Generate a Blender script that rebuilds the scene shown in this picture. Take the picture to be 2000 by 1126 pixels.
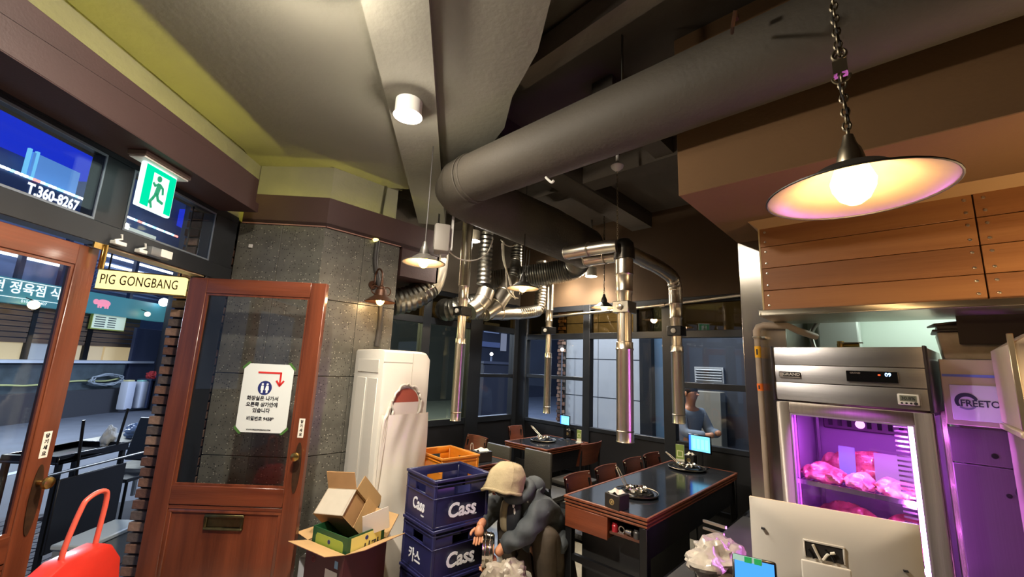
import bpy, bmesh, math, random
import numpy as np
from mathutils import Vector, Matrix, Euler

random.seed(7)
PI = math.pi
for _o in list(bpy.data.objects):
    bpy.data.objects.remove(_o)
SC = bpy.context.scene
COL = SC.collection

# ------------------------------------------------------------------ camera
FPX, EYE = 815.0, 1.6
PITCH, ROLL, YAW = math.radians(10.4), math.radians(2.5), math.radians(43.5)


def _basis():
    c, s = math.cos(PITCH), math.sin(PITCH)
    fw, up, rt = Vector((0, c, s)), Vector((0, -s, c)), Vector((1, 0, 0))
    cr, sr = math.cos(ROLL), math.sin(ROLL)
    r2, u2 = cr * rt + sr * up, -sr * rt + cr * up
    R = Matrix.Rotation(YAW, 3, 'Z')
    return R @ r2, R @ u2, R @ fw


CR, CU, CF = _basis()
CAMP = Vector((0, 0, EYE))
cam_d = bpy.data.cameras.new('camera')
cam = bpy.data.objects.new('camera', cam_d)
COL.objects.link(cam)
cam_d.sensor_fit = 'HORIZONTAL'
cam_d.sensor_width = 36.0
cam_d.lens = FPX * 36.0 / 2000.0
cam_d.clip_start = 0.02
cam_d.clip_end = 200
cam.matrix_world = Matrix((( CR.x, CU.x, -CF.x, 0), (CR.y, CU.y, -CF.y, 0), (CR.z, CU.z, -CF.z, EYE), (0, 0, 0, 1)))
SC.camera = cam

# ------------------------------------------------------------------ world, view
SC.view_settings.view_transform = 'Standard'
SC.view_settings.look = 'None'
SC.view_settings.gamma = 1.0
SC.view_settings.use_curve_mapping = False
SC.view_settings.exposure = 0.6
W = bpy.data.worlds.new('dusk_sky')
SC.world = W
W.use_nodes = True
W.node_tree.nodes['Background'].inputs[0].default_value = (0.20, 0.28, 0.46, 1)
W.node_tree.nodes['Background'].inputs[1].default_value = 0.8


def lin(c):
    return tuple((x / 255 / 12.92) if x / 255 <= 0.04045 else ((x / 255 + 0.055) / 1.055) ** 2.4 for x in c)


def lamp(name, kind, loc, power, color, size=0.05, rot=None, spot=None, blend=0.5, sy=None):
    d = bpy.data.lights.new(name, kind)
    d.energy = power
    d.color = color
    if kind == 'AREA':
        d.size = size
        if sy:
            d.shape = 'RECTANGLE'
            d.size_y = sy
    else:
        d.shadow_soft_size = size
    if kind == 'SPOT':
        d.spot_size = spot
        d.spot_blend = blend
    o = bpy.data.objects.new(name, d)
    COL.objects.link(o)
    o.location = loc
    if rot:
        o.rotation_euler = rot
    return o


WARM = (1.0, 0.72, 0.42)
WHITE = (1.0, 0.90, 0.76)
# downlights (each sits in a can built below)
DOWNLIGHTS = [(-1.62, 0.42, 3.09, 70), (-2.075, 1.205, 3.06, 34), (-3.22, 2.77, 2.87, 26), (-3.15, 4.25, 2.84, 18), (-2.75, 4.3, 2.72, 16)]
for i, (x, y, z, p) in enumerate(DOWNLIGHTS):
    lamp('downlight_lamp', 'SPOT', (x, y, z - 0.03), p * 3.6, WHITE, 0.05, (0, 0, 0), math.radians(150), 1.0)
    lamp('downlight_glow_lamp', 'POINT', (x, y, z - 0.04), p * (0.75 if z > 3.07 else 0.45), WHITE, 0.05)
PENDANTS = [(-2.32, 1.57, 2.25), (-2.43, 2.70, 2.27), (-2.34, 3.92, 2.25)]
for (x, y, z) in PENDANTS:
    lamp('pendant_lamp', 'POINT', (x, y, z + 0.0), 15, WARM, 0.04)
BIG = (-0.065, 1.41, 2.10)
lamp('big_pendant_lamp', 'POINT', (BIG[0], BIG[1], BIG[2] + 0.0), 10, (1.0, 0.64, 0.30), 0.04)
lamp('wall_lantern_lamp', 'POINT', (-3.16, 1.745, 2.07), 5.0, (1.0, 0.58, 0.2), 0.03)
# yellow-green light strip hidden in the cove over the beam (facade part, then the two stone walls)
LED = (0.95, 0.90, 0.30)
# added warm bulb, out of view, to light the bulkhead underside
FILL_BULB = (0.80, 2.16, 1.78)
lamp('fill_bulb_lamp', 'POINT', FILL_BULB, 30, (1.0, 0.70, 0.38), 0.04)
# kitchen tube light
lamp('kitchen_tube_lamp', 'AREA', (0.35, 3.60, 2.2), 5, (0.86, 1.0, 0.90), 0.9, None, None, 0.5, 0.2)
# street lamps across the road
lamp('shop_fluorescent_lamp', 'AREA', (-11.6, -0.2, 3.4), 300, (0.80, 0.90, 1.0), 3.0, (0, math.radians(-35), math.radians(45)), None, 0.5, 0.4)

# ------------------------------------------------------------------ picture ray to a point on a real plane (for measuring)


def ray(px, py):
    return (px - 1000) / FPX * CR + (563 - py) / FPX * CU + CF


def at_z(px, py, z):
    d = ray(px, py)
    return CAMP + d * ((z - EYE) / d.z)


def at_x(px, py, x):
    d = ray(px, py)
    return CAMP + d * (x / d.x)


def at_y(px, py, y):
    d = ray(px, py)
    return CAMP + d * (y / d.y)


def at_line(px, py, p, q):
    n = Vector((-(q[1] - p[1]), q[0] - p[0]))
    d = ray(px, py)
    t = (n.x * p[0] + n.y * p[1]) / (n.x * d.x + n.y * d.y)
    return CAMP + d * t


# ------------------------------------------------------------------ materials
_M = {}


def mat(name, c, r=0.5, m=0.0, var=0.0, vs=6.0, vstretch=(1, 1, 1), bump=0.0, bs=60.0, c2=None, emit=None, es=0.0,
        coat=0.0, alpha=1.0, trans=0.0, spec=0.5, sheen=0.0, aniso=0.0, detail=4):
    if name in _M:
        return _M[name]
    M = bpy.data.materials.new(name)
    M.use_nodes = True
    nt = M.node_tree
    b = nt.nodes['Principled BSDF']
    col = lin(c)
    b.inputs['Base Color'].default_value = (*col, 1)
    b.inputs['Roughness'].default_value = r
    b.inputs['Metallic'].default_value = m
    b.inputs['Specular IOR Level'].default_value = spec
    if coat:
        b.inputs['Coat Weight'].default_value = coat
        b.inputs['Coat Roughness'].default_value = 0.08
    if trans:
        b.inputs['Transmission Weight'].default_value = trans
    if alpha < 1:
        b.inputs['Alpha'].default_value = alpha
    if aniso:
        b.inputs['Anisotropic'].default_value = aniso
    if emit:
        b.inputs['Emission Color'].default_value = (*lin(emit), 1)
        b.inputs['Emission Strength'].default_value = es
    if var or bump or c2:
        tc = nt.nodes.new('ShaderNodeTexCoord')
        mp = nt.nodes.new('ShaderNodeMapping')
        mp.inputs['Scale'].default_value = vstretch
        nt.links.new(tc.outputs['Object'], mp.inputs['Vector'])
    if var or c2:
        n = nt.nodes.new('ShaderNodeTexNoise')
        n.inputs['Scale'].default_value = vs
        n.inputs['Detail'].default_value = detail
        nt.links.new(mp.outputs[0], n.inputs['Vector'])
        rp = nt.nodes.new('ShaderNodeValToRGB')
        lo, hi = rp.color_ramp.elements
        lo.position, hi.position = 0.3, 0.7
        if c2:
            lo.color, hi.color = (*lin(c2), 1), (*col, 1)
        else:
            lo.color = (*[x * (1 - var) for x in col], 1)
            hi.color = (*[min(1, x * (1 + var)) for x in col], 1)
        nt.links.new(n.outputs['Fac'], rp.inputs['Fac'])
        nt.links.new(rp.outputs['Color'], b.inputs['Base Color'])
    if bump:
        n2 = nt.nodes.new('ShaderNodeTexNoise')
        n2.inputs['Scale'].default_value = bs
        n2.inputs['Detail'].default_value = 3
        nt.links.new(mp.outputs[0], n2.inputs['Vector'])
        bp = nt.nodes.new('ShaderNodeBump')
        bp.inputs['Strength'].default_value = bump
        bp.inputs['Distance'].default_value = 0.01
        nt.links.new(n2.outputs['Fac'], bp.inputs['Height'])
        nt.links.new(bp.outputs[0], b.inputs['Normal'])
    _M[name] = M
    return M


def glass(name, tint=(225, 235, 235), refl=1.0, rough=0.0, ior=1.5):
    if name in _M:
        return _M[name]
    M = bpy.data.materials.new(name)
    M.use_nodes = True
    nt = M.node_tree
    nt.nodes.clear()
    out = nt.nodes.new('ShaderNodeOutputMaterial')
    tr = nt.nodes.new('ShaderNodeBsdfTransparent')
    tr.inputs[0].default_value = (*lin(tint), 1)
    gl = nt.nodes.new('ShaderNodeBsdfGlossy')
    gl.inputs['Roughness'].default_value = rough
    fr = nt.nodes.new('ShaderNodeLayerWeight')
    fr.inputs['Blend'].default_value = 0.5
    pw = nt.nodes.new('ShaderNodeMath')
    pw.operation = 'POWER'
    pw.inputs[1].default_value = 5.0
    mu = nt.nodes.new('ShaderNodeMath')
    mu.operation = 'MULTIPLY_ADD'
    mu.inputs[1].default_value = 0.9 * min(refl, 1.0)
    mu.inputs[2].default_value = 0.045 * refl
    mu.use_clamp = True
    mx = nt.nodes.new('ShaderNodeMixShader')
    nt.links.new(fr.outputs['Facing'], pw.inputs[0])
    nt.links.new(pw.outputs[0], mu.inputs[0])
    nt.links.new(mu.outputs[0], mx.inputs[0])
    nt.links.new(tr.outputs[0], mx.inputs[1])
    nt.links.new(gl.outputs[0], mx.inputs[2])
    nt.links.new(mx.outputs[0], out.inputs[0])
    _M[name] = M
    return M


def glow(name, c, s):
    if name in _M:
        return _M[name]
    M = bpy.data.materials.new(name)
    M.use_nodes = True
    nt = M.node_tree
    nt.nodes.clear()
    out = nt.nodes.new('ShaderNodeOutputMaterial')
    e = nt.nodes.new('ShaderNodeEmission')
    e.inputs[0].default_value = (*lin(c), 1)
    e.inputs[1].default_value = s
    nt.links.new(e.outputs[0], out.inputs[0])
    _M[name] = M
    return M


def glow_glass(name, c, s, fac):
    """clear glowing bulb: part see-through, part emission"""
    if name in _M:
        return _M[name]
    M = bpy.data.materials.new(name)
    M.use_nodes = True
    nt = M.node_tree
    nt.nodes.clear()
    out = nt.nodes.new('ShaderNodeOutputMaterial')
    e = nt.nodes.new('ShaderNodeEmission')
    e.inputs[0].default_value = (*lin(c), 1)
    e.inputs[1].default_value = s
    tr = nt.nodes.new('ShaderNodeBsdfTransparent')
    mx = nt.nodes.new('ShaderNodeMixShader')
    mx.inputs[0].default_value = fac
    nt.links.new(tr.outputs[0], mx.inputs[1])
    nt.links.new(e.outputs[0], mx.inputs[2])
    nt.links.new(mx.outputs[0], out.inputs[0])
    _M[name] = M
    return M


def speckle(name, base, dark, light, scale, r=0.4, cloud=0.25, bump=0.15, dens=0.22):
    """stone with flecks: two voronoi dot layers over a cloudy base"""
    if name in _M:
        return _M[name]
    M = bpy.data.materials.new(name)
    M.use_nodes = True
    nt = M.node_tree
    b = nt.nodes['Principled BSDF']
    b.inputs['Roughness'].default_value = r
    tc = nt.nodes.new('ShaderNodeTexCoord')
    no = nt.nodes.new('ShaderNodeTexNoise')
    no.inputs['Scale'].default_value = scale * 0.12
    no.inputs['Detail'].default_value = 6
    nt.links.new(tc.outputs['Object'], no.inputs['Vector'])
    rp = nt.nodes.new('ShaderNodeValToRGB')
    bl = lin(base)
    rp.color_ramp.elements[0].position, rp.color_ramp.elements[1].position = 0.3, 0.7
    rp.color_ramp.elements[0].color = (*[x * (1 - cloud) for x in bl], 1)
    rp.color_ramp.elements[1].color = (*[x * (1 + cloud) for x in bl], 1)
    nt.links.new(no.outputs['Fac'], rp.inputs['Fac'])
    prev = rp.outputs['Color']
    for k, (cc, sc, th) in enumerate(((dark, scale, dens), (light, scale * 0.8, dens * 0.8))):
        v = nt.nodes.new('ShaderNodeTexVoronoi')
        v.inputs['Scale'].default_value = sc
        mp = nt.nodes.new('ShaderNodeMapping')
        mp.inputs['Location'].default_value = (k * 3.1, k * 1.7, 0.4)
        nt.links.new(tc.outputs['Object'], mp.inputs['Vector'])
        nt.links.new(mp.outputs[0], v.inputs['Vector'])
        lt = nt.nodes.new('ShaderNodeMath')
        lt.operation = 'LESS_THAN'
        lt.inputs[1].default_value = th
        nt.links.new(v.outputs['Distance'], lt.inputs[0])
        # only some cells carry a fleck
        sp = nt.nodes.new('ShaderNodeSeparateColor')
        nt.links.new(v.outputs['Color'], sp.inputs[0])
        l2 = nt.nodes.new('ShaderNodeMath')
        l2.operation = 'LESS_THAN'
        l2.inputs[1].default_value = 0.45
        nt.links.new(sp.outputs[0], l2.inputs[0])
        mu = nt.nodes.new('ShaderNodeMath')
        mu.operation = 'MULTIPLY'
        nt.links.new(lt.outputs[0], mu.inputs[0])
        nt.links.new(l2.outputs[0], mu.inputs[1])
        mx = nt.nodes.new('ShaderNodeMix')
        mx.data_type = 'RGBA'
        nt.links.new(mu.outputs[0], mx.inputs[0])
        nt.links.new(prev, mx.inputs[6])
        mx.inputs[7].default_value = (*lin(cc), 1)
        prev = mx.outputs[2]
    nt.links.new(prev, b.inputs['Base Color'])
    bp = nt.nodes.new('ShaderNodeBump')
    bp.inputs['Strength'].default_value = bump
    bp.inputs['Distance'].default_value = 0.004
    nt.links.new(no.outputs['Fac'], bp.inputs['Height'])
    nt.links.new(bp.outputs[0], b.inputs['Normal'])
    _M[name] = M
    return M


def wood(name, c, c2, axis=2, r=0.4, scale=14, coat=0.0):
    st = [1.0, 1.0, 1.0]
    st[axis] = 0.06
    return mat(name, c, r=r, c2=c2, vs=scale, vstretch=tuple(st), bump=0.12, bs=scale * 6, coat=coat, detail=6)


def brushed(name, c=(190, 188, 184), r=0.28, axis=0, m=1.0, b=0.03):
    """brushed sheet metal: the grain runs along one axis and draws highlights out across it"""
    st = [60.0, 60.0, 60.0]
    st[axis] = 0.6
    M = mat(name, c, r=r, m=m, var=0.06, vs=3, vstretch=tuple(st), bump=b, bs=4)
    bs = M.node_tree.nodes['Principled BSDF']
    tg = M.node_tree.nodes.new('ShaderNodeTangent')
    tg.direction_type = 'RADIAL'
    tg.axis = 'Z'
    M.node_tree.links.new(tg.outputs[0], bs.inputs['Tangent'])
    bs.inputs['Anisotropic'].default_value = 0.8
    bs.inputs['Anisotropic Rotation'].default_value = 0.25 if axis != 2 else 0.0
    return M


# ------------------------------------------------------------------ mesh builder
class MB:
    def __init__(self):
        self.v, self.f, self.m = [], [], []

    def add(self, vs, fs, mi=0):
        o = len(self.v)
        self.v += [tuple(p) for p in vs]
        self.f += [tuple(i + o for i in f) for f in fs]
        self.m += [mi] * len(fs)
        return self

    def box(self, x0, y0, z0, x1, y1, z1, mi=0):
        vs = [(x, y, z) for z in (z0, z1) for y in (y0, y1) for x in (x0, x1)]
        return self.add(vs, [(0, 2, 3, 1), (4, 5, 7, 6), (0, 1, 5, 4), (2, 6, 7, 3), (0, 4, 6, 2), (1, 3, 7, 5)], mi)

    def cbox(self, c, s, R=None, mi=0):
        h = Vector(s) / 2
        vs = []
        for z in (-1, 1):
            for y in (-1, 1):
                for x in (-1, 1):
                    p = Vector((x * h.x, y * h.y, z * h.z))
                    if R is not None:
                        p = R @ p
                    vs.append(p + Vector(c))
        return self.add(vs, [(0, 2, 3, 1), (4, 5, 7, 6), (0, 1, 5, 4), (2, 6, 7, 3), (0, 4, 6, 2), (1, 3, 7, 5)], mi)

    def bar(self, p, q, w, h=None, up=(0, 0, 1), mi=0):
        p, q = Vector(p), Vector(q)
        d = (q - p)
        L = d.length
        d.normalize()
        u = Vector(up)
        s = d.cross(u)
        if s.length < 1e-4:
            s = d.cross(Vector((1, 0, 0)))
        s.normalize()
        u = s.cross(d)
        R = Matrix((s, d, u)).transposed()
        return self.cbox((p + q) / 2, (w, L, h or w), R, mi)

    def prism(self, poly, z0, z1, mi=0, miside=None):
        n = len(poly)
        a = sum(poly[i][0] * poly[(i + 1) % n][1] - poly[(i + 1) % n][0] * poly[i][1] for i in range(n))
        if a < 0:
            poly = poly[::-1]
        vs = [(x, y, z0) for x, y in poly] + [(x, y, z1) for x, y in poly]
        self.add(vs, [tuple(range(n - 1, -1, -1)), tuple(range(n, 2 * n))], mi)
        o = len(self.v) - 2 * n
        for i in range(n):
            j = (i + 1) % n
            self.f.append((o + i, o + j, o + n + j, o + n + i))
            self.m.append(mi if miside is None else miside)
        return self

    def prism_xz(self, poly, y0, y1, mi=0):
        """outline in x,z; thickness along y"""
        t = MB().prism(poly, y0, y1)
        # (x, y, z) -> (x, z, y) with face flip
        vs = [(x, z, y) for x, y, z in t.v]
        return self.add(vs, [f[::-1] for f in t.f], mi)

    def lathe(self, prof, n=24, c=(0, 0, 0), R=None, mi=0, cap=True):
        vs, fs = [], []
        k = len(prof)
        for i in range(n):
            a = 2 * PI * i / n
            for r, z in prof:
                p = Vector((r * math.cos(a), r * math.sin(a), z))
                if R is not None:
                    p = R @ p
                vs.append(p + Vector(c))
        for i in range(n):
            j = (i + 1) % n
            for t in range(k - 1):
                fs.append((i * k + t, j * k + t, j * k + t + 1, i * k + t + 1))
        if cap:
            if prof[0][0] > 1e-5:
                fs.append(tuple(i * k for i in range(n - 1, -1, -1)))
            if prof[-1][0] > 1e-5:
                fs.append(tuple(i * k + k - 1 for i in range(n)))
        return self.add(vs, fs, mi)

    def cyl(self, p, q, r0, r1=None, n=16, mi=0, cap=True):
        p, q = Vector(p), Vector(q)
        d = q - p
        R = d.to_track_quat('Z', 'Y').to_matrix()
        return self.lathe([(r0, 0), (r0 if r1 is None else r1, d.length)], n, p, R, mi, cap)

    def tube(self, path, r, n=10, closed=False, mi=0, cap=True):
        P = [Vector(p) for p in path]
        k = len(P)
        rs = r if isinstance(r, (list, tuple)) else [r] * k
        T = []
        for i in range(k):
            if closed:
                t = P[(i + 1) % k] - P[(i - 1) % k]
            else:
                t = P[min(i + 1, k - 1)] - P[max(i - 1, 0)]
            T.append(t.normalized() if t.length > 1e-9 else Vector((0, 0, 1)))
        ref = Vector((0, 0, 1)) if abs(T[0].z) < 0.9 else Vector((1, 0, 0))
        N = (ref - T[0] * ref.dot(T[0])).normalized()
        vs, fs = [], []
        for i in range(k):
            if i:
                q = T[i - 1].rotation_difference(T[i])
                N = q @ N
                N = (N - T[i] * N.dot(T[i])).normalized()
            B = T[i].cross(N)
            for j in range(n):
                a = 2 * PI * j / n
                vs.append(P[i] + (N * math.cos(a) + B * math.sin(a)) * rs[i])
        for i in range(k if closed else k - 1):
            i2 = (i + 1) % k
            for j in range(n):
                j2 = (j + 1) % n
                fs.append((i * n + j, i * n + j2, i2 * n + j2, i2 * n + j))
        if cap and not closed:
            fs.append(tuple(range(n - 1, -1, -1)))
            fs.append(tuple((k - 1) * n + j for j in range(n)))
        return self.add(vs, fs, mi)

    def ball(self, c, r, nu=16, nv=10, mi=0, R=None):
        r = (r, r, r) if isinstance(r, (int, float)) else r
        vs, fs = [], []
        for i in range(nv + 1):
            t = PI * i / nv
            for j in range(nu):
                a = 2 * PI * j / nu
                p = Vector((r[0] * math.sin(t) * math.cos(a), r[1] * math.sin(t) * math.sin(a), r[2] * math.cos(t)))
                if R is not None:
                    p = R @ p
                vs.append(p + Vector(c))
        for i in range(nv):
            for j in range(nu):
                j2 = (j + 1) % nu
                fs.append((i * nu + j, (i + 1) * nu + j, (i + 1) * nu + j2, i * nu + j2))
        return self.add(vs, fs, mi)

    def torus(self, c, R_, r, n=24, m=8, M=None, mi=0):
        path = []
        for i in range(n):
            a = 2 * PI * i / n
            p = Vector((R_ * math.cos(a), R_ * math.sin(a), 0))
            if M is not None:
                p = M @ p
            path.append(p + Vector(c))
        return self.tube(path, r, m, True, mi)

    def grid(self, fn, nu, nv, mi=0):
        vs = [fn(i / nu, j / nv) for i in range(nu + 1) for j in range(nv + 1)]
        fs = [(i * (nv + 1) + j, (i + 1) * (nv + 1) + j, (i + 1) * (nv + 1) + j + 1, i * (nv + 1) + j + 1)
              for i in range(nu) for j in range(nv)]
        return self.add(vs, fs, mi)

    def quad(self, a, b, c, d, mi=0):
        return self.add([a, b, c, d], [(0, 1, 2, 3)], mi)

    def xf(self, M):
        self.v = [tuple(M @ Vector(p)) for p in self.v]
        return self


def mesh_of(name, mb, mats, smooth=True, bevel=0.0, seg=1, weld=False):
    me = bpy.data.meshes.new(name)
    me.from_pydata(mb.v, [], mb.f)
    ms = mats if isinstance(mats, (list, tuple)) else [mats]
    for m in ms:
        me.materials.append(m)
    me.polygons.foreach_set('material_index', mb.m)
    if bevel or weld:
        bm = bmesh.new()
        bm.from_mesh(me)
        bmesh.ops.remove_doubles(bm, verts=bm.verts, dist=1e-5)
        if bevel:
            es = [e for e in bm.edges if len(e.link_faces) == 2 and e.calc_face_angle(0) > 0.5]
            bmesh.ops.bevel(bm, geom=es, offset=bevel, segments=seg, affect='EDGES', clamp_overlap=True, profile=0.5)
        bm.to_mesh(me)
        bm.free()
    me.validate()
    if smooth:
        me.polygons.foreach_set('use_smooth', [True] * len(me.polygons))
        me.set_sharp_from_angle(angle=math.radians(38))
    me.update()
    return me


def obj(name, mb, mats, parent=None, smooth=True, bevel=0.0, seg=1, label=None, weld=False):
    o = bpy.data.objects.new(name, mesh_of(name, mb, mats, smooth, bevel, seg, weld))
    COL.objects.link(o)
    if parent is not None:
        o.parent = parent
    if label:
        o['label'] = label
    return o


def tag(o, label, cat, group=None, kind=None):
    o['label'] = label
    o['category'] = cat
    if group:
        o['group'] = group
    if kind:
        o['kind'] = kind
    return o


def thing(name, label, cat, loc=(0, 0, 0), rz=0.0, group=None):
    o = bpy.data.objects.new(name, None)
    COL.objects.link(o)
    o.location = loc
    o.rotation_euler = (0, 0, rz)
    o.empty_display_size = 0.05
    return tag(o, label, cat, group)


def struct(o, label=None):
    o['kind'] = 'structure'
    if label:
        o['label'] = label
    return o


def frame_at(o, loc, rz):
    o.location = loc
    o.rotation_euler = (0, 0, rz)
    return o


def dup(root, loc=None, rz=None, label=None):
    r = root.copy()
    COL.objects.link(r)
    if loc is not None:
        r.location = loc
    if rz is not None:
        r.rotation_euler = (0, 0, rz)
    if label:
        r['label'] = label
    for ch in list(root.children):
        c = ch.copy()
        COL.objects.link(c)
        c.parent = r
        for g in list(ch.children):
            d = g.copy()
            COL.objects.link(d)
            d.parent = c
    return r


_TX = {}


def text(name, s, size, m, parent, loc, bold=0.0, shear=0.0, sx=1.0, ext=0.0008, rot=(PI / 2, 0, 0), align='CENTER', space=1.0, label=None):
    """lettering as real raised geometry; reads from the -y side of its parent"""
    cu = bpy.data.curves.new(name, 'FONT')
    cu.body = s
    cu.size = size
    cu.align_x = align
    cu.align_y = 'CENTER'
    cu.extrude = ext
    cu.offset = bold * size
    cu.shear = shear
    cu.space_character = space
    cu.resolution_u = 3
    t = bpy.data.objects.new(name, cu)
    COL.objects.link(t)
    bpy.context.view_layer.update()
    me = bpy.data.meshes.new_from_object(t.evaluated_get(bpy.context.evaluated_depsgraph_get()))
    bpy.data.objects.remove(t)
    me.transform(Matrix.Translation(Vector(loc)) @ Euler(rot).to_matrix().to_4x4() @ Matrix.Diagonal((sx, 1, 1, 1)))
    me.materials.clear()
    me.materials.append(m)
    o = bpy.data.objects.new(name, me)
    COL.objects.link(o)
    o.parent = parent
    if label:
        o['label'] = label
    return o


def arc(c, r, a0, a1, n, u=Vector((1, 0, 0)), v=Vector((0, 1, 0))):
    c, u, v = Vector(c), Vector(u), Vector(v)
    return [c + u * r * math.cos(a0 + (a1 - a0) * i / n) + v * r * math.sin(a0 + (a1 - a0) * i / n) for i in range(n + 1)]


def smooth_path(pts, n=8):
    """Catmull-Rom through the points"""
    P = [Vector(p) for p in pts]
    P = [P[0] * 2 - P[1]] + P + [P[-1] * 2 - P[-2]]
    out = []
    for i in range(1, len(P) - 2):
        for k in range(n):
            t = k / n
            a, b, c, d = P[i - 1], P[i], P[i + 1], P[i + 2]
            out.append(0.5 * ((2 * b) + (c - a) * t + (2 * a - 5 * b + 4 * c - d) * t * t + (3 * b - a - 3 * c + d) * t ** 3))
    out.append(P[-2])
    return out


def resample(path, step):
    P = [Vector(p) for p in path]
    out = [P[0]]
    acc = 0.0
    for a, b in zip(P, P[1:]):
        L = (b - a).length
        while acc + L >= step and L > 1e-9:
            t = (step - acc) / L
            a = a + (b - a) * t
            out.append(a.copy())
            L = (b - a).length
            acc = 0.0
        acc += L
    out.append(P[-1])
    return out


def flex(mb, pts, r, pitch=0.02, amp=0.012, n=14, mi=0):
    """corrugated flexible duct"""
    p = resample(smooth_path(pts, 12), pitch / 2)
    rs = [r + (amp if i % 2 else -amp * 0.2) for i in range(len(p))]
    return mb.tube(p, rs, n, False, mi)


# ------------------------------------------------------------------ shared materials
PALE = mat('ceiling_plaster', (110, 107, 94), r=0.9, var=0.08, vs=1.6, bump=0.25, bs=25)
PALE2 = mat('cove_plaster', (118, 115, 98), r=0.9, var=0.10, vs=3, bump=0.35, bs=30)
DARK = mat('dark_paint', (80, 72, 62), r=0.85, var=0.15, vs=2, bump=0.2, bs=30)
BULK = mat('bulkhead_paint', (112, 82, 50), r=0.85, var=0.08, vs=2, bump=0.15, bs=60)
BEAMC = mat('oxblood_paint', (60, 38, 34), r=0.6, var=0.08, vs=4, bump=0.1, bs=90)
FRAME = mat('black_steel', (30, 33, 38), r=0.38, m=0.2, var=0.12, vs=5, spec=0.5)
BLACKP = mat('black_panel', (17, 17, 21), r=0.5, var=0.2, vs=4)
STONE = speckle('granite', (88, 86, 79), (36, 34, 32), (150, 146, 134), 62, r=0.36, cloud=0.25, dens=0.26)
TERRAZZO = speckle('terrazzo', (158, 153, 138), (96, 92, 82), (190, 186, 172), 70, r=0.35, cloud=0.12)
DOORW = wood('door_wood', (114, 58, 34), (78, 37, 21), axis=2, r=0.34, scale=16, coat=0.25)
DOORWH = wood('door_wood_across', (114, 58, 34), (78, 37, 21), axis=0, r=0.34, scale=16, coat=0.25)
TABW = wood('table_wood', (128, 70, 42), (92, 47, 28), axis=1, r=0.4, scale=20)
BRONZE = glass('bronze_reflection_glass', (176, 150, 104), 0.9)  # brown reflections of the room put into the tint
OLIVE = glass('olive_reflection_glass', (222, 218, 184), 1.0)  # yellow-green reflections in the first bay panes put into the tint
CLEAR = glass('window_glass', (251, 252, 252), 0.6)
BRASS = mat('aged_brass', (176, 146, 84), r=0.3, m=1.0, var=0.15, vs=30)
BRASSD = mat('dark_brass', (92, 84, 56), r=0.45, m=1.0, var=0.25, vs=20)
STEEL = brushed('brushed_steel', axis=0)
STEELV = brushed('brushed_steel_upright', (186, 180, 172), 0.25, axis=2)
CHROME = mat('polished_duct', (226, 216, 198), r=0.30, m=1.0, var=0.06, vs=12)
FOIL = mat('galvanised_duct', (150, 148, 140), r=0.32, m=1.0, var=0.18, vs=8)
WHITEP = mat('white_plastic', (214, 212, 204), r=0.4)
BLACKG = mat('black_gloss', (14, 14, 16), r=0.18)
BLACKM = mat('black_metal', (20, 20, 22), r=0.4, m=0.3)

# ================================================================== SETTING
S2 = 2 ** 0.5
P0 = Vector((-3.55, 0.565, 0))                    # facade line starts here (hinge corner); local x runs along the facade, y outwards
RZF, RZ1, RZ2 = math.radians(135), math.radians(45), math.radians(90)
S1O = Vector((-3.80, 0.815, 0))                   # stone wall one
S2O = Vector((-3.326, 1.297, 0))                  # stone wall two
BAYX, FARY = -4.1, 4.5

floor = obj('floor', MB().prism([(-1.2, -2.0), (-3.45, 0.40), (-3.62, 0.50), (-3.95, 0.86), (-4.2, 1.9), (-4.2, 4.6), (3.0, 4.6), (3.0, -2.0)], -0.06, 0.0), TERRAZZO)
struct(floor, 'speckled pale grey terrazzo floor of the dining room')

ceiling = obj('ceiling', MB().prism([(-0.5, -3), (-0.6, 0.3), (-0.82, 0.9), (-1.01, 1.233), (-1.25, 1.433), (-1.61, 1.624), (-1.881, 1.836), (-2.5, 2.1), (-3.3, 2.02),
                                     (-4.0, 1.3), (-4.0, 0.9), (-3.72, 0.74), (-1.0, -2.0), (-0.9, -3)], 3.2, 3.44, 0, 1), [PALE, DARK])
struct(ceiling, 'pale plastered ceiling over the entrance')
cd = obj('ceiling_dark', MB().box(-4.4, -3, 3.44, 3.0, 4.7, 3.52), DARK)
struct(cd, 'dark painted ceiling over the dining area')

# stone wall one and two: backing with separate tiles
wl = obj('wall_left', MB().prism([(-3.81, 0.86), (-3.352, 1.312), (-3.352, 1.975), (-4.25, 1.975), (-4.25, 0.9)], 0, 2.62), mat('stone_grout', (134, 130, 118), r=0.85))
struct(wl, 'dark flecked stone wall beside the open door')
TILE_ROWS = [(0.0, 0.27), (0.276, 0.865), (0.871, 1.45), (1.456, 2.045), (2.051, 2.625)]
_tile_cache = {}


def tile(w, h, M):
    k = (round(w, 3), round(h, 3))
    if k not in _tile_cache:
        _tile_cache[k] = mesh_of('tile', MB().box(0, 0, 0, w, 0.022, h), STONE, False, 0.0015)
    o = bpy.data.objects.new('tile', _tile_cache[k])
    COL.objects.link(o)
    o.parent = wl
    o.matrix_basis = M
    return o


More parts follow.
